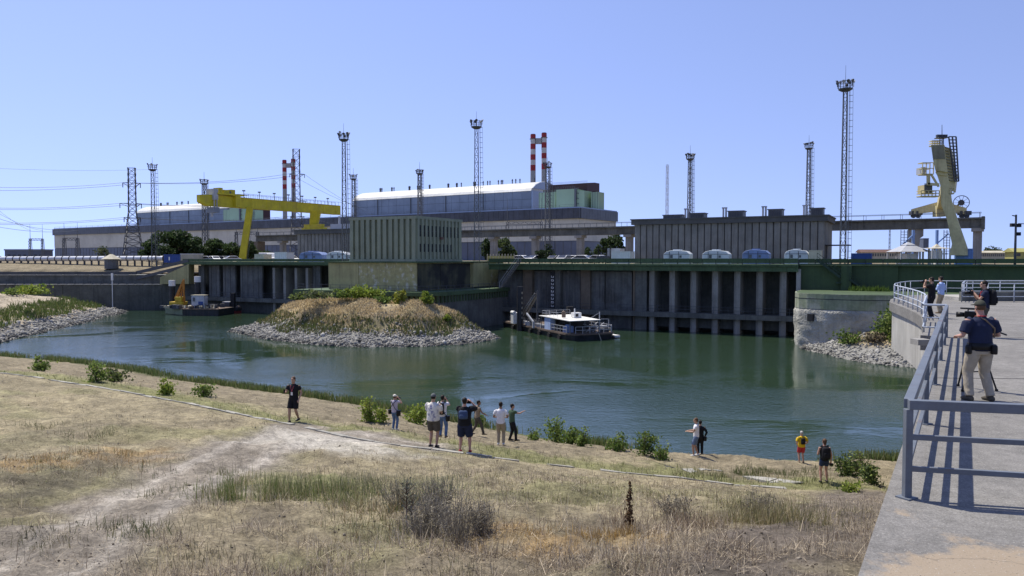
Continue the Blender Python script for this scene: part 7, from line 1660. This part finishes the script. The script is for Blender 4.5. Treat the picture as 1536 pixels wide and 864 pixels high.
def backpack(key, label, mat, d=(.28, .16, .42), trim='hair_dark', strap='camera_black', dy=-.20, dz=-.08):
    c = PERSON[key]['che']; o = carried(key, 'backpack', label, 'backpack', (c.x, c.y + dy, c.z + dz)); rbox((0, 0, 0), d).build('bag', M[mat], o, True)
    rbox((0, -d[1] * .5, -d[2] * .16), (d[0] * .72, .07, d[2] * .42)).build('pocket', M[mat], o, True); m = MB()
    for sx in (-1, 1): m = MB(); m.path([(sx * .10, .06, d[2] * .42), (sx * .115, .13, d[2] * .5 + .04), (sx * .12, .26, d[2] * .46), (sx * .125, .335, d[2] * .15), (sx * .14, .27, -.12), (sx * .13, .08, -d[2] * .42)], .02, 6); m.build('strap', M[strap], o)
    MB().path([(-.04, 0, d[2] * .5), (0, 0, d[2] * .56), (.04, 0, d[2] * .5)], .01, 5).build('grab_handle', M[strap], o); return o
def shoulder_bag(key, label, side, mat='camera_black', d=(.14, .22, .20), z=-.42, cross=True):
    c = PERSON[key]['che']; o = carried(key, 'shoulder_bag', label, 'bag', (c.x + side * .24, c.y - .02, c.z + z)); rbox((0, 0, 0), d).build('bag', M[mat], o, True); rbox((0, 0, d[2] * .4), (d[0] * 1.06, d[1] * 1.05, .07)).build('flap', M[mat], o, True); sx = -side if cross else side
    MB().path([(0, -.05, d[2] * .4), (-side * .10, -.135, .22), (-side * .24 + sx * .10, -.12, -z + .10), (-side * .24 + sx * .12, .02, -z + .155)], .014, 5).build('strap', M['camera_black'], o); return o
def camera(key, label, fwd=.06, big=1.0, dz=0, lens=.12):
    p = PERSON[key]; mid = (p['wr'][0] + p['wr'][1]) / 2 + Vector((0, fwd, dz)); o = carried(key, 'camera', label, 'camera', mid); b = big; m = MB().b2(-.07 * b, .07 * b, -.03 * b, .03 * b, -.05 * b, .05 * b).b2(-.03 * b, .03 * b, -.03 * b, .04 * b, .05 * b, .08 * b); m.build('camera_body', M['camera_black'], o, bevel=.008)
    m = MB().tube((0, .03 * b, 0), (0, (.03 + lens) * b, 0), .036 * b, 14, .042 * b); m.build('lens', M['camera_black'], o, True); return o
def foot(px, py): p = hit(px, py); return Vector((p.x, p.y, p.z - .01))
def face(vx, vy): return math.atan2(-vx, vy)     # yaw so that local +y looks along (vx, vy)
PX = PEOPLE_PX
def H_(k): p = foot(PX[k][0], PX[k][1]); return p, PX[k][2] * p.y / F
AIM_L, AIM_R = (-.07, .25, 1.52), (.07, .25, 1.52)
p, h = H_('a'); person('a', 'man in black polo and black shorts walking towards the camera on the dry bank', p, face(-.25, -1), h, 'skin', 'black_cloth', 'black_cloth', 'camera_black', 'hair_brown', (-.27, .10, .90), (.14, .34, 1.20), fl=(-.1, -.16), fr=(.1, .16), leg_cut=.44, sleeve=.6, build=1.05, liftl=.04)
o = carried('a', 'phone', 'small dark phone held by the walking man in black', 'phone', PERSON['a']['wr'][1] + Vector((0, .08, .03))); MB().b2(-.035, .035, -.006, .006, -.07, .09).build('case', M['camera_black'], o, bevel=.004)
o = carried('a', 'lanyard', 'pink lanyard round the neck of the walking man in black', 'lanyard', PERSON['a']['che']); MB().path([(-.07, .0, .16), (-.06, .12, .08), (0, .145, -.12), (.06, .12, .08), (.07, 0, .16)], .008, 5).build('ribbon', M['pink_strap'], o); MB().b2(-.04, .04, .142, .15, -.25, -.13).build('badge', M['white_paint'], o)
p, h = H_('b'); person('b', 'woman in white cap, lilac top and jeans raising a camera by the shrubs', p, face(.45, 1), h, 'skin', 'lilac_cloth', 'jeans', 'white_shoe', 'hair_brown', (-.05, .25, 1.50), (.10, .24, 1.50), cap=('white_cap', 1), build=.92, fl=(-.09, 0), fr=(.09, .03)); camera('b', 'black camera raised by the woman in the white cap', .05)
shoulder_bag('b', 'black shoulder bag on the left hip of the woman in the white cap', -1); shoulder_bag('b', 'black shoulder bag on the right hip of the woman in the white cap', 1, d=(.16, .24, .26), z=-.45)
p, h = H_('c'); person('c', 'man in white floral shirt, brown shorts and grey cap seen from behind', p, face(.35, 1), h, 'skin', 'floral', 'brown_cloth', 'camera_black', 'hair_dark', (-.06, .26, 1.20), (.12, .27, 1.22), cap=('grey_cap', 1), leg_cut=.42, build=1.13, loose=1.12, sleeve=.75)
p, h = H_('d'); person('d', 'man in white shirt and jeans with black backpack taking a photo', p, face(.3, 1), h, 'skin', 'white_cloth', 'jeans', 'tan_shoe', 'hair_dark', AIM_L, AIM_R, fl=(-.12, .02), fr=(.14, 0)); backpack('d', 'slim black backpack on the man in white shirt and jeans', 'black_cloth', (.26, .15, .46)); camera('d', 'black camera held up by the man in white shirt and jeans', .05); shoulder_bag('d', 'black camera bag at the hip of the man in jeans', 1, z=-.5)
p, h = H_('e'); person('e', 'heavy man in black shirt, dark shorts and red shoes raising a camera', p, face(.15, 1), h, 'skin_pink', 'black_cloth', 'navy_cloth', 'red_shoe', 'hair_dark', (-.02, .30, 1.52), (.16, .28, 1.55), fl=(-.15, 0), fr=(.16, .02), leg_cut=.46, build=1.2, loose=1.05, sleeve=.75); camera('e', 'black camera raised by the heavy man in black', .05)
backpack('e', 'small round blue and black bag on the back of the heavy man', 'bag_blue', (.26, .12, .26), dy=-.20, dz=-.06)
p, h = H_('f'); person('f', 'man in khaki vest and dark trousers striding right along the water', p, face(1, .25), h, 'skin_tan', 'tan_cloth', 'brown_cloth', 'tan_shoe', 'hair_dark', (-.22, .02, 1.0), (.2, .42, 1.02), fl=(-.09, -.28), fr=(.09, .30), lean=.05, liftl=.05); shoulder_bag('f', 'dark bag at the waist of the striding man in khaki', -1, 'brown_cloth', z=-.4)
p, h = H_('g'); person('g', 'man in white tee and khaki trousers with back to the camera', p, face(.15, 1), h, 'skin_tan', 'white_cloth', 'khaki_cloth', 'white_shoe', 'hair_dark', (-.17, .22, 1.08), (.17, .22, 1.08), fl=(-.1, 0), fr=(.11, .02), sleeve=.65)
o = carried('g', 'notebook', 'pale red notebook held by the man in white tee and khaki', 'notebook', (PERSON['g']['wr'][0] + PERSON['g']['wr'][1]) / 2 + Vector((0, .1, .04))); MB().b2(-.11, .11, -.01, .01, -.08, .08).build('cover', M['pink_strap'], o); MB().b2(-.105, .105, -.018, -.0105, -.075, .075).build('pages', M['white_cloth'], o)
p, h = H_('h'); person('h', 'man in green shirt and dark trousers stretching an arm to the right', p, face(.95, .35), h, 'skin', 'green_cloth', 'black_cloth', 'camera_black', 'hair_dark', (-.16, .10, .95), (.10, .52, 1.36), fl=(-.08, -.08), fr=(.1, .16), sleeve=.55)
p, h = H_('i'); person('i', 'man in white tee and blue grey shorts looking down at his phone', p, face(-1, .25), h, 'skin', 'white_cloth', 'steel_blue_cloth', 'white_shoe', 'hair_brown', (-.10, .36, 1.12), (.08, .36, 1.12), fl=(-.09, .10), fr=(.1, -.08), leg_cut=.43, sleeve=.55)
o = carried('i', 'phone', 'dark phone held by the man in white tee and shorts', 'phone', (PERSON['i']['wr'][0] + PERSON['i']['wr'][1]) / 2 + Vector((0, .08, .03))); MB().b2(-.035, .035, -.006, .006, -.07, .07).build('case', M['camera_black'], o, bevel=.004)
p = foot(1050, 682); person('j', 'person all in black standing right behind the man in white tee', p, face(.2, 1), 1.70 * 1.0, 'skin', 'black_cloth', 'black_cloth', 'camera_black', 'hair_dark', (-.1, .22, 1.15), (.24, .05, .95), fl=(-.09, 0), fr=(.09, .05), sleeve=1.2); shoulder_bag('j', 'round black camera bag of the person all in black', 1, z=-.48)
p, h = H_('k'); person('k', 'woman with grey hair in yellow tee and red shorts at the water', p, face(-.05, 1), h, 'skin_pink', 'yellow_cloth', 'red_cloth', 'tan_shoe', 'hair_grey', (-.2, .12, 1.0), (.21, .12, 1.0), leg_cut=.40, build=1.08, loose=1.08, sleeve=.8); backpack('k', 'small black backpack on the woman in yellow', 'black_cloth', (.22, .14, .32))
p, h = H_('l'); person('l', 'woman in tank top and denim shorts with large black backpack', p, face(.05, 1), h, 'skin_pink', 'black_cloth', 'dark_denim', 'camera_black', 'hair_brown', (-.12, .25, 1.1), (.26, .02, .86), fl=(-.12, 0), fr=(.13, .04), leg_cut=.27, build=.94, tank=True, long_hair=True); backpack('l', 'large black backpack on the woman in denim shorts', 'black_cloth', (.30, .19, .46))
o = carried('l', 'camera', 'black camera hanging from the hand of the woman in denim shorts', 'camera', PERSON['l']['wr'][1] + Vector((.02, .02, -.14))); MB().b2(-.07, .07, -.03, .03, -.05, .05).build('camera_body', M['camera_black'], o, bevel=.008); MB().tube((0, .03, 0), (0, .15, -.02), .036, 12, .042).build('lens', M['camera_black'], o, True)
# ---- on the platform
def dk(px, py): p = on_z(px, py, DZ); return Vector((p.x, p.y, DZ))
V_ = .011
p = dk(1468, 601); h = 153 * p.y / F * 1.0
person('m', 'cameraman in navy tee, khaki trousers and olive cap working behind a tripod', p, face(-.12, 1), h, 'skin_pink', 'navy_cloth', 'sand_cloth', 'brown_cloth', 'hair_brown', (-.23, .25, 1.10), (.22, .22, 1.12), fl=(-.16, .02), fr=(.17, -.06), cap=('olive_cap', 1), build=1.17, loose=1.04, vox=V_, sleeve=.8)
o = carried('m', 'belt_bag', 'black belt with pouches round the waist of the cameraman', 'belt', (0, 0, .95)); MB().loft([(Vector((0, 0, -.06)), X_, Y_, .222, .172), (Vector((0, 0, .06)), X_, Y_, .214, .166)], 20).build('belt', M['camera_black'], o, True)
for sx, yy in ((-.225, -.02), (.23, -.03), (.14, -.16)): rbox((sx, yy, -.05), (.09, .10, .16)).build('pouch', M['camera_black'], o, True)
o = carried('m', 'camera_strap', 'tan leather strap across the shoulders of the cameraman', 'strap', PERSON['m']['che']); MB().path([(-.1, .0, .165), (0, -.11, .11), (.16, -.135, -.04), (.22, -.05, -.2)], .014, 6).build('band', M['tan_shoe'], o)
# tripod with video camera
tp = dk(1477, 590) + Vector((.02, .42, 0)); o = thing('tripod', 'black tripod with spread legs standing in front of the cameraman', 'tripod', tp)
for a in (-.45, 1.7, 3.75): d = Vector((math.cos(a), math.sin(a), 0)); MB().tube((0, 0, 1.15), d * .22 + Z_ * .55, .028, 8).tube(d * .22 + Z_ * .58, d * .40 + Z_ * .02, .02, 8, .016).tube(d * .40, d * .40 + Z_ * .04, .03, 8).build('leg', M['camera_black'], o)
m = MB()
for a in (-.45, 1.7, 3.75): m.bar((0, 0, .35), (math.cos(a) * .27, math.sin(a) * .27, .38), .02)
m.build('spreader', M['camera_black'], o); MB().tube((0, 0, 1.1), (0, 0, 1.3), .06, 12).ell((0, 0, 1.33), (.07, .07, .06)).bar((.02, 0, 1.3), (.32, -.5, 1.12), .025).build('fluid_head', M['camera_black'], o)
o = thing('video_camera', 'black video camera on the tripod in front of the cameraman', 'video camera', (tp.x, tp.y, DZ + 1.39), .9); o.scale = (.72, .72, .72)
MB().b2(-.09, .09, -.22, .22, 0, .2).b2(-.03, .03, -.12, .16, .24, .27).b2(-.03, .03, .13, .16, .2, .25).b2(-.03, .03, -.12, -.09, .2, .25).build('camera_body', M['camera_black'], o, bevel=.015); MB().tube((0, .22, .1), (0, .42, .1), .06, 14, .075).build('lens', M['camera_black'], o, True); MB().b2(-.2, -.1, -.05, .1, .1, .2).tube((.06, .0, .27), (.06, .34, .27), .022, 8).build('viewfinder', M['camera_black'], o)
p = dk(1397, 477); person('n', 'man in black tee and black trousers filming at the curved railing', p, face(-.75, .7), 62 * p.y / F, 'skin', 'black_cloth', 'black_cloth', 'camera_black', 'hair_dark', AIM_L, AIM_R, vox=V_ + .003, build=1.1, sleeve=.6); camera('n', 'black camera held by the man in black at the railing', .05, 1.2)
p = dk(1411, 470); person('o', 'man in light blue shirt and khaki trousers at the curved railing', p, face(-.5, .8), 56 * p.y / F, 'skin', 'sky_cloth', 'khaki_cloth', 'tan_shoe', 'hair_dark', (-.14, .26, 1.15), (.2, .2, 1.0), vox=V_ + .003, sleeve=1.2)
p = dk(1476, 506); person('p', 'man in dark tee with black backpack standing beyond the cameraman, holding a camera', p, face(-.95, .35), 86 * p.y / F, 'skin', 'navy_cloth', 'brown_cloth', 'camera_black', 'hair_dark', (-.06, .30, 1.36), (.08, .30, 1.36), vox=V_ + .002, sleeve=.6, head=(0, .01)); backpack('p', 'black backpack on the man standing beyond the cameraman', 'black_cloth', (.30, .20, .46)); camera('p', 'black camera held at chest height by the man with backpack', .06, 1.2)
o = carried('p', 'lanyard', 'red lanyard round the neck of the man with backpack', 'lanyard', PERSON['p']['che']); MB().path([(-.075, -.02, .16), (-.06, .10, .1), (0, .14, -.1), (.06, .10, .1), (.075, -.02, .16)], .009, 5).build('ribbon', M['red_cloth'], o)
o = carried('m', 'lanyard', 'red lanyard cord at the neck of the cameraman', 'lanyard', PERSON['m']['che'] + Z_ * .02); MB().path([(-.09, .02, .14), (-.06, -.07, .15), (0, -.09, .152), (.06, -.07, .15), (.09, .02, .14)], .009, 5).build('ribbon', M['red_cloth'], o)
